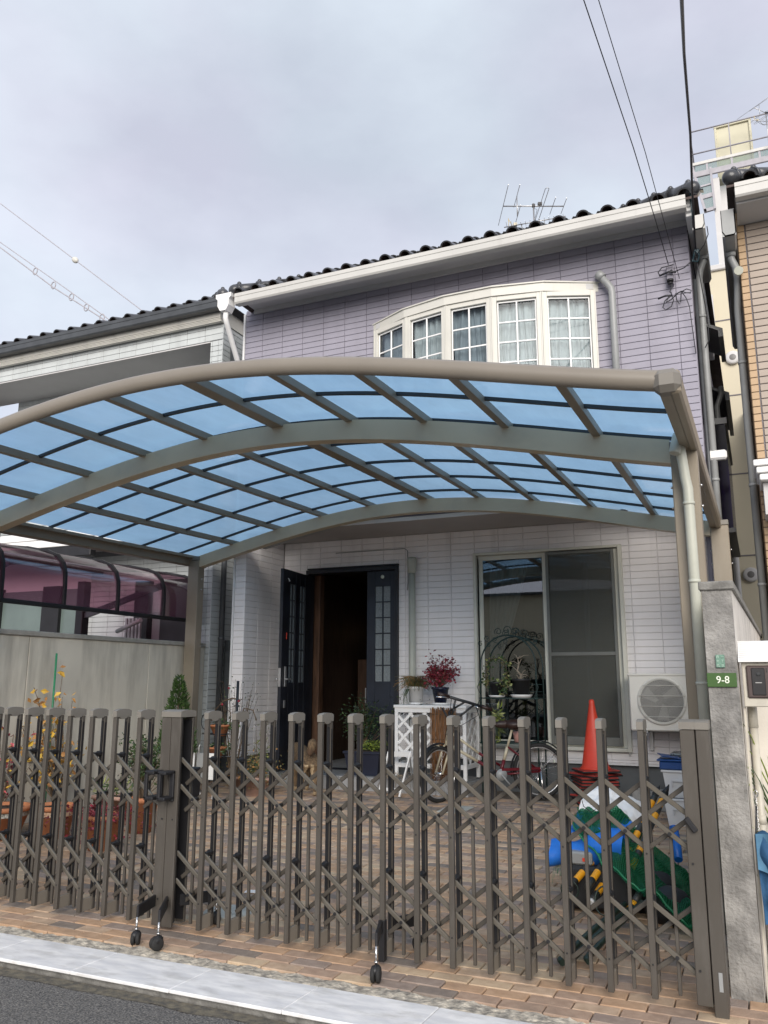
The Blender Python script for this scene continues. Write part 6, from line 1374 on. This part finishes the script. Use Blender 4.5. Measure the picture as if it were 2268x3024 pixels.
# yellow-leaved sapling tied to a green pole
t = thing('sapling', 'sapling with yellow autumn leaves tied to a green pole by the left wall', 'tree', (-6.2, 6.2, .1)); q = MB()
tips = [(-6.2+rg.gauss(0, .15), 6.2+rg.gauss(0, .12), .5+rg.random()*.85) for _ in range(20)]; pts = rootsplines((-6.18, 6.2, .28), tips+[(-6.2, 6.2, 1.45)], rg, .009, q, sag=.02); q.build('trunk', 'bark', t)
q = MB(); leaves(q, [p for p in pts if p.z > .45], .072, rg, (0, 1, 1, 0), 1.6, .5, 3, .04); q.build('foliage', ['leaf_yellow', 'leaf_orange'], t, kind='stuff')
q = MB(); q.tube([(-6.31, 6.22, .1), (-6.315, 6.22, 1.64)], .0095, 8); tag(q.build('garden_pole', 'pole_green'), 'tall green garden pole standing against the left concrete wall', 'garden pole')
t = thing('sapling', 'thin pink-leaved sapling at the far left edge before the wall', 'tree', (-6.35, 5.7, .1)); q = MB(); tips = [(-6.36+rg.gauss(0, .1), 5.8+rg.gauss(0, .1), .5+rg.random()*.55) for _ in range(12)]; pts = rootsplines((-6.3, 5.7, .28), tips, rg, .006, q); q.build('trunk', 'bark', t)
q = MB(); leaves(q, [p for p in pts if p.z > .4], .06, rg, (0, 1, 2), 2.2, .5, 2, .02); q.build('foliage', ['leaf_pink', 'leaf_red2', 'leaf_yellow'], t, kind='stuff')
t = pot('trough', 'pink terracotta trough holding grassy plants along the left wall', (-5.66, 6.5, gz(6.5)), .22, .24, 'terra_pink', taper=.85, sq=(1.4, .8), n=4)
q = MB(); leaves(q, [Vector((-5.66+rg.gauss(0, .14), 6.45+rg.gauss(0, .06), .38)) for _ in range(60)], .10, rg, (0, 0, 1), 6, -.5, 2, .02); q.build('foliage', ['leaf_green', 'leaf_variegated'], t, kind='stuff')
t = pot('terracotta_pot', 'terracotta pot smothered in trailing dark red plant behind the gate', (-4.98, 5.55, gz(5.5)), .155, .27, 'terra', taper=.7)
q = MB(); leaves(q, [Vector((-4.98+rg.gauss(0, .16), 5.5+rg.gauss(0, .14), .30+rg.gauss(0, .06))) for _ in range(330)], .032, rg, (0, 1, 0), 1.6, .6, 3, .015); q.build('foliage', ['leaf_red2', 'leaf_red'], t, kind='stuff')
t = pot('terracotta_pot', 'terracotta pot with bushy green shrub behind the dark red plant', (-5.15, 6.2, gz(6.2)), .15, .30, 'terra', taper=.7); tips = [(-5.15+rg.gauss(0, .14), 6.2+rg.gauss(0, .1), .62+rg.random()*.25) for _ in range(30)]
shrub(t, (-5.15, 6.2, .33), tips, ['leaf_green', 'leaf_dark', 'leaf_green'], .042, 13, rg, 'bark', .005, .04)
# conifer
t = pot('potted_conifer', 'clipped cone-shaped green conifer in front of the left carport post', (-6.0, 7.75, gz(7.7)), .16, .30, 'terra_pink')
q = MB(); q.tube([(-6.0, 7.75, .35), (-6.0, 7.75, 1.35)], [.02, .005], 6); q.build('trunk', 'bark', t)
q = MB()
for i in range(2600):
    u = rg.random()**.7; z = 1.43-u*.85; r_c = .012+.2*u**.85; a = rg.uniform(0, 2*PI); k = rg.uniform(.72, 1.04)*(1+.12*math.sin(a*5+z*14)); p = Vector((-6.0+r_c*k*math.cos(a), 7.75+r_c*k*math.sin(a), z)); dirv = Vector((math.cos(a)*.7, math.sin(a)*.7, .75)); s_ = dirv.cross(Vector((rg.gauss(0, 1), rg.gauss(0, 1), rg.gauss(0, 1)))).normalized(); l = rg.uniform(.03, .055)
    q.add([p, p+dirv*l*.5+s_*.009, p+dirv*l, p+dirv*l*.5-s_*.009], [(0, 1, 2, 3)], rg.choice((0, 0, 1)))
q.build('foliage', ['leaf_conifer', 'leaf_green'], t, kind='stuff')
# iron plant holder with roses and hanging pots by the wall corner
t = thing('pot_holder', 'dark iron holder carrying two terracotta bowls by the passage corner', 'plant stand', (-5.66, 8.0, .13)); q = MB(); q.tube([(-5.42, 8.05, .12), (-5.42, 8.05, 1.38)], .016, 8); q.tube([(-5.75, 8.0, .12), (-5.75, 8.0, 1.0)], .008, 6); q.build('upright', 'blackmetal', t)
for zz in (.80, .56): q = MB(); q.tube([(-5.84, 8.0, zz), (-5.42, 8.0, zz)], .007, 6); q.tube([(-5.62+.11*math.cos(a), 8.0+.11*math.sin(a), zz) for a in [2*PI*i/14 for i in range(14)]], .006, 5, 0, False, True); q.build('ring', 'blackmetal', t)
q = MB(); q.tube([(-5.80+.06*math.cos(a), 8.0, .93+.09*math.sin(a)) for a in [2*PI*i/14 for i in range(14)]], .005, 5, 0, False, True); q.build('scroll', 'blackmetal', t)
for (x, zz, lab) in ((-5.60, .80, 'upper terracotta bowl of trailing greenery on the iron holder'), (-5.64, .56, 'lower terracotta bowl on the iron holder by the corner')):
    tt = pot('terracotta_bowl', lab, (x, 8.0, zz-.02), .115, .12, 'terra', taper=.55)
    q = MB(); leaves(q, [Vector((x+.06+rg.gauss(0, .07), 8.0+rg.gauss(0, .05), zz+.09+rg.gauss(0, .03))) for _ in range(90)], .035, rg, (0, 1), 1.8, .3, 2, .012); q.build('foliage', ['leaf_green', 'leaf_dark'], tt, kind='stuff')
t = thing('rose_bush', 'thin rose bush with a few red hips against the passage corner', 'shrub', (-5.55, 8.15, .14)); q = MB()
tips = [(-5.52+rg.gauss(0, .14), 8.15+rg.gauss(0, .06), 1.02+rg.random()*.38) for _ in range(30)]; pts = rootsplines((-5.5, 8.15, .2), tips, rg, .006, q, sag=.1)
for i in range(40): s0 = rg.choice(pts); q.tube([s0, s0+Vector((rg.gauss(0, .06), rg.gauss(0, .03), rg.gauss(.01, .05)))], [.003, .001], 4, 0, False)
q.tube([(-5.75, 8.1, 1.05), (-5.65, 8.1, 1.15), (-5.52, 8.1, 1.19), (-5.42, 8.1, 1.17)], .008, 5); q.tube([(-5.42, 8.1, .95), (-5.36, 8.1, 1.08), (-5.24, 8.1, 1.06), (-5.19, 8.1, .95)], .007, 5); q.build('stem', 'bark', t)
q = MB(); leaves(q, [p for p in pts if p.z > .9], .028, rg, (0, 0, 1), 1.8, .2, 2, .03); q.build('foliage', ['leaf_dark', 'leaf_green'], t, kind='stuff'); q = MB()
for p in ((-5.54, 8.05, 1.30), (-5.62, 8.05, 1.12), (-5.4, 8.05, 1.16)): q.sphere(p, .014, 8, 6)
q.build('rose_hips', 'leaf_red', t)
t = thing('climbing_plant', 'small climber with pale leaves on the white corner beside the roses', 'plant', (-5.35, 8.4, .15)); tips = [(-5.3+rg.gauss(0, .09), 8.4+rg.gauss(0, .04), .5+rg.random()*.5) for _ in range(16)]
shrub(t, (-5.32, 8.4, .2), tips, ['leaf_green', 'leaf_variegated', 'leaf_lime'], .034, 3, rg, 'bark', .004, .03)
t = pot('planter_trough', 'long terracotta trough of brownish plants beside the porch step', (-5.30, 8.25, gz(8.2)), .25, .2, 'terra_pink', taper=.9, sq=(1.25, .5), n=4)
q = MB(); leaves(q, [Vector((-5.25+rg.gauss(0, .16), 8.2+rg.gauss(0, .07), .42+rg.gauss(0, .09))) for _ in range(420)], .035, rg, (0, 0, 1, 2), 2, -.1, 2, .015); q.build('foliage', ['leaf_olive', 'leaf_orange', 'leaf_green'], t, kind='stuff')
# white folding sign
t = thing('folding_stand', 'white folding stand like a small A-board by the left gate post', 'stand', (-5.65, 7.9, .12))
for (x0, y0, x1, y1, mt) in ((-5.80, 7.86, -5.66, 7.72, 'panel'), (-5.64, 7.86, -5.50, 7.72, 'panel')):
    q = MB(); q.cbox(x0+.0, x0+.13, y0, y0+.012, .32, .60, 0, .003); q.build('panel', 'pipe_grey' if x0 < -5.7 else 'white_paint', t)
for x in (-5.82, -5.66, -5.53):
    q = MB(); q.bar((x, 7.84, .60), (x+.01, 7.80, .13), .022, .014, 0, (0, 1, 0), .002); q.build('leg', 'white_paint', t)
q = MB(); q.bar((-5.93, 7.80, .56), (-5.72, 7.86, .14), .02, .014, 0, (0, 1, 0), .002); q.build('brace', 'white_paint', t)
q = MB(); q.tube([(-5.77, 7.86, .60), (-5.775, 7.86, .66), (-5.76, 7.86, .69)], .004, 5); q.tube([(-5.68, 7.86, .60), (-5.68, 7.86, .66), (-5.665, 7.86, .70)], .004, 5); q.build('hook', 'white_paint', t)
q = MB(); q.cbox(-6.03, -5.90, 7.5, 7.6, .13, .46, 0, .01); tag(q.build('black_canister', 'black'), 'black square canister on the pavers left of the white stand', 'canister')
# bowl of water-green lid near wall
# ---- dog
dg = thing('dog', 'brindle dog with curled tail seen from behind near the doorway', 'dog', (-4.8, 8.5, .14))
def skin(name, verts, edges, radii, mts, parent, sub=2, root=0, mfn=None):
    me = bpy.data.meshes.new(name); me.from_pydata([tuple(v) for v in verts], edges, []); ob = bpy.data.objects.new(name, me); COL.objects.link(ob)
    sk = ob.modifiers.new('s', 'SKIN'); sk.use_smooth_shade = True; ss = ob.modifiers.new('u', 'SUBSURF'); ss.levels = sub; ss.render_levels = sub
    lay = me.skin_vertices[0].data
    for i, r in enumerate(radii): lay[i].radius = r if isinstance(r, tuple) else (r, r)
    lay[root].use_root = True
    d_g = bpy.context.evaluated_depsgraph_get(); nm = bpy.data.meshes.new_from_object(ob.evaluated_get(d_g)); bpy.data.objects.remove(ob)
    q = MB(); q.v = [tuple(v.co) for v in nm.vertices]; q.f = [tuple(p.vertices) for p in nm.polygons]; q.s = [True]*len(q.f)
    q.m = [mfn(sum((nm.vertices[i].co for i in p.vertices), Vector())/len(p.vertices)) if mfn else 0 for p in nm.polygons]
    return q.build(name, mts, parent)
hp = Vector((-4.70, 8.40, .56)); fdir = Vector((-.62, .78, 0)).normalized(); sdir = Vector((fdir.y, -fdir.x, 0)); U = Vector((0, 0, 1)); g0 = .138
def D(f, s_, z): return Vector((-4.69, 8.40, 0))+fdir*f+sdir*s_+Vector((0, 0, z+g0))
V = [D(.0, 0, .40), D(.12, 0, .40), D(.27, 0, .375), D(.42, 0, .375), D(.52, 0, .42), D(.60, -.02, .47), D(.68, -.05, .47), D(.77, -.08, .43), D(.83, -.10, .41),
     D(-.03, .065, .33), D(-.01, .075, .24), D(-.085, .075, .135), D(-.05, .075, .035), D(.0, .075, .02),
     D(-.03, -.065, .33), D(.02, -.075, .24), D(-.055, -.075, .135), D(-.02, -.075, .035), D(.03, -.075, .02),
     D(.44, .06, .28), D(.43, .065, .15), D(.44, .065, .035), D(.48, .065, .02),
     D(.44, -.06, .28), D(.47, -.065, .15), D(.46, -.065, .035), D(.50, -.065, .02)]
E = [(0, 1), (1, 2), (2, 3), (3, 4), (4, 5), (5, 6), (6, 7), (7, 8), (0, 9), (9, 10), (10, 11), (11, 12), (12, 13), (0, 14), (14, 15), (15, 16), (16, 17), (17, 18), (3, 19), (19, 20), (20, 21), (21, 22), (3, 23), (23, 24), (24, 25), (25, 26)]
Rd = [.098, .105, .108, .12, .10, .078, .072, .045, .03, .075, .052, .026, .022, .024, .075, .052, .026, .022, .024, .052, .03, .022, .024, .052, .03, .022, .024]
def dmf(c):
    l = c-Vector((-4.69, 8.40, 0)); f = l.dot(fdir); s_ = abs(l.dot(sdir)); z = c.z-g0
    if z < .055 or (f < -.035 and .015 < s_ < .05 and z < .34): return 1
    return 2 if (f > .62 and z > .44) else 0
skin('body', V, E, Rd, ['fur', 'fur_pale', 'fur_dark'], dg, 3, 3, dmf)
tl = [D(-.07, .0, .43), D(-.10, .01, .50), D(-.08, .03, .565), D(-.01, .045, .585), D(.03, .06, .54), D(.0, .07, .49)]
skin('tail', tl, [(i, i+1) for i in range(5)], [.035, .045, .052, .05, .042, .02], ['fur', 'fur_pale', 'fur_dark'], dg, 2, 0, lambda c: 2 if c.z < g0+.50 else 0)
for s_ in (-.06, .045):
    q = MB(); c = D(.665, s_-.045, .53); q.add([c+fdir*.02-sdir*.025-U*.02, c+fdir*.02+sdir*.025-U*.02, c-fdir*.02-U*.02, c+U*.06], [(0, 1, 3), (1, 2, 3), (2, 0, 3)], 0, True); q.build('ear', 'fur_dark', dg)
for s_ in (-.032, .01):
    q = MB(); q.sphere(D(.725, s_-.055, .475), .010, 8, 6); q.build('eye', 'black', dg)
q = MB(); q.sphere(D(.86, -.105, .415), .014, 8, 6); q.build('nose', 'black', dg)
# ---- heap of site gear behind the gate
q = MB(); q.cbox(-1.20, -.78, 5.28, 5.72, .06, .30, 0, .02); tag(q.build('black_container', 'bin'), 'dark container at the bottom of the heap behind the gate', 'container')
bg_ = thing('grey_box', 'pale grey cardboard box with red print under the blue sheet', 'box', (-1.1, 5.45, .3)); q = MB(); q.cbox(-1.20, -1.02, 5.30, 5.55, .302, .375, 0, .01); q.build('box', 'pipe_grey', bg_); q = MB(); q.box(-1.075, -1.055, 5.296, 5.2995, .325, .345); q.build('print_mark', 'cone', bg_)
def fold(u, v, s1, s2, a): return a*(math.sin(u*s1+v*2.3)+.6*math.sin(v*s2+u*3.1)+.4*math.sin((u+v)*s1*1.7))
bs = thing('blue_sheet', 'bright blue plastic sheet rolled loosely on the heap', 'sheet', (-1.1, 5.5, .35)); q = MB()
def bsf(u, v):
    a = -1.25+v*4.4; r = .082+.05*u+.008*math.sin(u*17+v*9)+.010*math.sin(v*11+u*5); x = -1.325+.46*u; zc = .315+.09*u; return (x+.03*math.sin(v*3.2), 5.46-.05*u-r*.9*math.cos(a), zc+r*.85*math.sin(a)+.018*math.sin(u*8+v*3))
q.grid(bsf, 28, 30); q.build('roll', 'tarp_blue', bs); q = MB()
q.grid(lambda u, v: (-1.19+.36*u, 5.46+.30*v-.05*u, .44+.10*v+fold(u*3, v*3, 3.5, 4, .014)-.02*u), 24, 16); q.build('flat_part', 'tarp_blue', bs)
ws = thing('white_sheet', 'crumpled white sheet on top of the heap behind the gate', 'sheet', (-.95, 5.9, .5)); q = MB()
rw_ = random.Random(9)
def wsf(u, v):
    from mathutils import noise as nz
    x = -1.17+.44*u+.03*v; y = 5.72+.38*v; n = nz.noise(Vector((u*4, v*4, 7)))*.03+abs(nz.noise(Vector((u*9, v*9, 2))))*.03; return (x, y, .555+.11*math.sin(v*2.2)-.14*u*u+n)
q.grid(wsf, 40, 32); q.build('sheet', 'tarp_white', ws)
nt_ = thing('green_net', 'dark green knotted net spread over the right of the heap', 'net', (-.8, 5.4, .3))
def netf(u, v):
    from mathutils import noise as nz
    x = -1.17+.75*u; y = 5.52-.42*min(1, u/.5)+(.33+.37*min(1, u/.5))*v; top = .55-.45*max(0, u-.30)**1.0/.7*1.05; hump = math.sin(min(1, v*1.15)*PI/2)
    n = nz.noise(Vector((u*5, v*4, 3)))*.075+nz.noise(Vector((u*11, v*9, 8)))*.035+abs(nz.noise(Vector((u*17, v*7, 5))))*.03
    lowf = .50-.52*min(u, .45)-.30*max(0, u-.45)
    z = lowf*(1-hump)+top*hump+n; return (x+.07*nz.noise(Vector((u*4, v*5, 1))), y-.05*math.sin(u*9)+.08*nz.noise(Vector((u*6, v*3, 12))), max(.045+.01*math.sin(u*40), z+.05*nz.noise(Vector((u*8, 0, 2)))*(1-v)))
q = MB(); q.grid(netf, 60, 44); q.build('net', 'net', nt_)
q = MB(); q.grid(lambda u, v: (lambda p: (p[0]+.02, p[1]+.06, max(.05, p[2]-.035)))(netf(u, v)), 50, 36); q.build('net_fold', 'net', nt_)
q = MB(); q.tube([netf(u, .02) for u in [i/30 for i in range(31)]], .006, 5); q.tube([netf(1, v) for v in [i/20 for i in range(21)]], .006, 5); q.build('net_cord', 'pole_green', nt_)
q = MB()
for i in range(40): b0 = Vector((-1.22+rg.gauss(0, .03), 5.45, .30+rg.random()*.1)); q.tube([b0, b0+Vector((rg.gauss(0, .02), -.02, -.10-.08*rg.random()))], .0012, 3, 0, False)
q.build('net_fringe', 'pole_green', nt_, kind='stuff')
q = MB(); q.tube([(-1.13, 5.6, .66), (-1.11, 5.58, .60), (-1.06, 5.56, .57), (-1.02, 5.56, .60), (-1.06, 5.55, .62), (-1.0, 5.55, .585), (-.93, 5.55, .58)], .0025, 5); tag(q.build('black_string', 'cable'), 'thin black string looped over the white sheet', 'string')
q = MB(); q.sphere((-.72, 5.50, .15), .15, 16, 10, 0, (1.15, 1, .9)); q.sphere((-.88, 5.42, .13), .11, 12, 8); q.sphere((-.60, 5.32, .12), .13, 12, 8, 0, (1.1, 1, .85)); tag(q.build('black_bag', 'bin'), 'black bag bulging beneath the green net', 'bag')
poles = [((-.655, 5.98, .655), (-.80, 5.35, .30), 'right one of two striped poles sloping up behind the net'), ((-.715, 5.98, .645), (-.86, 5.38, .30), 'left one of two striped poles sloping up behind the net'),
         ((-.93, 5.60, .44), (-1.13, 5.14, .20), 'striped pole reaching lowest left at the front of the heap'), ((-.88, 5.58, .44), (-1.02, 5.12, .22), 'middle striped pole poking out of the heap front'), ((-.90, 5.46, .30), (-1.00, 5.14, .145), 'short striped pole with a white tip at the heap front'), ((-.74, 5.2, .20), (-.79, 5.1, .12), 'stub of a striped pole under the net by the container')]
for a, c, lab in poles:
    t = thing('striped_pole', lab, 'striped pole', a, 'yellow and black striped poles in the heap'); a = Vector(a); c = Vector(c); n_ = max(2, round((c-a).length/.075))
    for i in range(n_):
        q = MB(); q.tube([a+(c-a)*i/n_, a+(c-a)*(i+1)/n_], .021, 12, 0, i in (0, n_-1)); q.build('yellow_band' if i % 2 else 'black_band', 'stripe_yellow' if i % 2 else 'stripe_black', t)
    if 'white tip' in lab: q = MB(); d = (c-a).normalized(); q.tube([c, c+d*.02], .022, 12); q.build('white_tip', 'white_paint', t)
    if 'one of two' in lab: q = MB(); d = (a-c).normalized(); q.tube([a, a+d*.05, a+d*.07+Vector((.01, 0, .02))], [.024, .015, .003], 8); q.build('wrapped_end', 'black', t)
q = MB(); q.tube([(-.605, 5.9, .46), (-.585, 5.8, .37), (-.57, 5.72, .30)], [.028, .03, .026], 10); tag(q.build('blue_roll', 'tarp_blue'), 'narrow blue rolled sheet beside the sloping striped poles', 'roll')
for k, (a, c) in enumerate((((-.80, 5.05, .17), (-1.02, 4.38, .04)), ((-.76, 5.05, .16), (-.97, 4.40, .045)), ((-.70, 5.0, .20), (-.90, 4.42, .05)))):
    q = MB(); a = Vector(a); c = Vector(c); q.tube([a, (a+c)/2+Vector((0, 0, .01)), c, c+Vector((.02, -.03, .0))], .016, 8); tag(q.build('folded_leg', 'hose'), ['left', 'middle', 'right'][k]+'most of three dark green barrier legs lying toward the gate', 'barrier leg', 'dark barrier legs at the foot of the heap')
q = MB(); q.tube([(-.92+.05*math.cos(a), 5.08+.03*math.sin(a), .17+.07*math.sin(a)) for a in [2*PI*i/16 for i in range(16)]], .005, 5, 0, False, True); q.tube([(-1.12+.05*math.cos(a), 5.12, .20+.05*math.sin(a)) for a in [2*PI*i/16 for i in range(16)]], .004, 5, 0, False, True); tag(q.build('wire_loops', 'hose'), 'loops of dark wire hanging at the heap front', 'wire')

# ================================================================ WIRES
def wire(pts, r, mt, lab, n=20, group=None):
    P_ = [Vector(p) for p in pts]; q = MB(); q.tube(P_, r, 6); return tag(q.build('overhead_wire', mt), lab, 'wire', group)
def sag(a, c, s_, n=16):
    a = Vector(a); c = Vector(c); return [a+(c-a)*u-Vector((0, 0, s_*4*u*(1-u))) for u in [i/n for i in range(n+1)]]
def ext(pts, d=6.):
    p = Vector(pts[0]); q = (p-Vector(pts[1])).normalized(); return [p+q*d]+list(pts)
wire(ext([(-.83, 5.5, 6.42), (-.69, 7.0, 6.10), (-.62, 8.0, 5.90), (-.575, 8.66, 5.74)], 7), .0045, 'cable', 'left one of two thin wires dropping to the clamp on the lilac wall', group='two thin service wires')
wire(ext([(-.72, 5.5, 6.37), (-.59, 7.0, 6.02), (-.52, 8.0, 5.74), (-.475, 8.66, 5.56)], 7), .0035, 'cable', 'right one of two thin wires dropping to the lilac wall', group='two thin service wires')
def rp(x, y, Y):   # only used to keep the thick cable's sag smooth
    return None
wire(ext([(-.107, 4.0, 4.85), (-.16, 5.5, 5.72), (-.20, 6.8, 5.95), (-.245, 7.6, 5.95), (-.275, 8.2, 5.86), (-.29, 8.5, 5.78)], 7), .0105, 'cable', 'thick black cable dropping from above to the right house corner')
wire([(-19.5, 14, 15.43), (-17.5, 14, 13.81), (-14.65, 14, 11.54), (-12.33, 14, 9.69), (-11, 14, 8.62)], .012, 'far_grey', 'thin upper wire with a white insulator crossing the left sky')
q = MB(); q.sphere((-14.65, 14, 11.54), .075, 12, 8, 0, (1.5, .8, 1), Matrix.Rotation(rad(38), 3, 'Y')); tag(q.build('insulator', 'cream'), 'small white insulator on the thin wire in the left sky', 'insulator')
wire([(-19.3, 14, 14.2), (-17.34, 14, 12.64), (-15.35, 14, 11.04+.14), (-13.39, 14, 9.72), (-12.3, 14, 9.0)], .012, 'far_grey', 'upper strand of the ringed wire pair in the left sky')
wire([(-19.3, 14, 14.05), (-17.32, 14, 12.49), (-15.35, 14, 10.98), (-13.46, 14, 9.69), (-12.4, 14, 8.85)], .016, 'far_grey', 'lower strand of the ringed wire pair in the left sky')
for k, (x, z) in enumerate(((-15.97, 11.52), (-15.3, 11.0), (-14.67, 10.56), (-14.16, 10.19), (-13.64, 9.83))):
    q = MB(); q.tube([(x+.07*math.cos(a), 14, z+.09*math.sin(a)) for a in [2*PI*i/14 for i in range(14)]], .014, 5, 0, False, True); tag(q.build('cable_ring', 'far_grey'), ['first', 'second', 'third', 'fourth', 'fifth'][k]+' ring from the left joining the two strands in the sky', 'ring', 'rings on the wire pair')
# clamp, loops and bracket on the lilac wall
cl = thing('wire_clamp', 'bracket and tangle of black cable loops on the lilac wall near the corner', 'wire clamp', (-.5, 8.66, 5.4))
q = MB(); q.cbox(-.60, -.53, 8.63, 8.69, 5.50, 5.72, 0, .006); q.build('mount', 'purple_joint', cl)
q = MB(); q.lathe((-.565, 8.61, 5.53), [(.035, -.012), (.035, .012), (0, .014)], 12); q.lathe((-.565, 8.61, 5.50), [(.025, -.01), (.025, .01), (0, .012)], 12); q.build('insulator', 'black', cl)
def lp(pts, r=.006, m_='cable'): q = MB(); q.tube([Vector(p) for p in pts], r, 6); return q.build('cable_loop', m_, cl)
lp([(-.565, 8.6, 5.52), (-.55, 8.6, 5.46), (-.575, 8.6, 5.40), (-.56, 8.6, 5.38)], .007)
lp([(-.70, 8.6, 5.345), (-.62, 8.6, 5.365), (-.56, 8.6, 5.355)], .010)
lp([(-.56, 8.6, 5.37), (-.63, 8.6, 5.31), (-.655, 8.6, 5.24), (-.63, 8.6, 5.205), (-.57, 8.6, 5.235), (-.545, 8.6, 5.30), (-.56, 8.6, 5.37)], .006)
lp([(-.56, 8.6, 5.36), (-.60, 8.6, 5.33), (-.62, 8.6, 5.29), (-.57, 8.6, 5.31), (-.50, 8.6, 5.37), (-.46, 8.6, 5.385)], .007)
lp([(-.52, 8.6, 5.37), (-.515, 8.6, 5.30), (-.49, 8.6, 5.245), (-.475, 8.6, 5.28), (-.465, 8.6, 5.37)], .006)
lp([(-.46, 8.6, 5.38), (-.41, 8.6, 5.40), (-.365, 8.6, 5.375), (-.375, 8.6, 5.345), (-.42, 8.6, 5.36), (-.46, 8.6, 5.385)], .005)
lp([(-.46, 8.6, 5.38), (-.42, 8.6, 5.30), (-.395, 8.6, 5.2), (-.385, 8.62, 5.0), (-.37, 8.66, 4.7)], .005)
lp([(-.66, 8.6, 5.60), (-.68, 8.6, 5.64), (-.64, 8.6, 5.69), (-.52, 8.6, 5.70)], .006); lp([(-.67, 8.6, 5.60), (-.57, 8.6, 5.63), (-.50, 8.6, 5.61)], .010); lp([(-.55, 8.6, 5.61), (-.42, 8.6, 5.64), (-.30, 8.58, 5.72)], .006)
lp([(-.565, 8.6, 5.62), (-.545, 8.6, 5.645), (-.53, 8.6, 5.61)], .009)
lp([(-.29, 8.5, 5.78), (-.315, 8.55, 5.72), (-.33, 8.56, 5.68), (-.28, 8.56, 5.66), (-.26, 8.55, 5.72), (-.29, 8.5, 5.76)], .010, 'cable_teal'); q = MB(); q.obox((-.27, 8.55, 5.76), (.03, .03, .07), None, 0, .008); q.build('connector', 'cable_teal', cl)
lp([(-.29, 8.5, 5.70), (-.20, 8.45, 5.78), (-.155, 8.4, 5.86), (-.16, 8.4, 5.95)], .005); lp([(-.29, 8.55, 5.7), (-.26, 8.8, 5.4), (-.235, 8.85, 5.1), (-.24, 8.85, 4.9), (-.285, 8.85, 4.82)], .005); lp([(-.29, 8.5, 5.78), (-.285, 8.35, 6.0), (-.29, 8.2, 6.25)], .008, 'cable_teal')
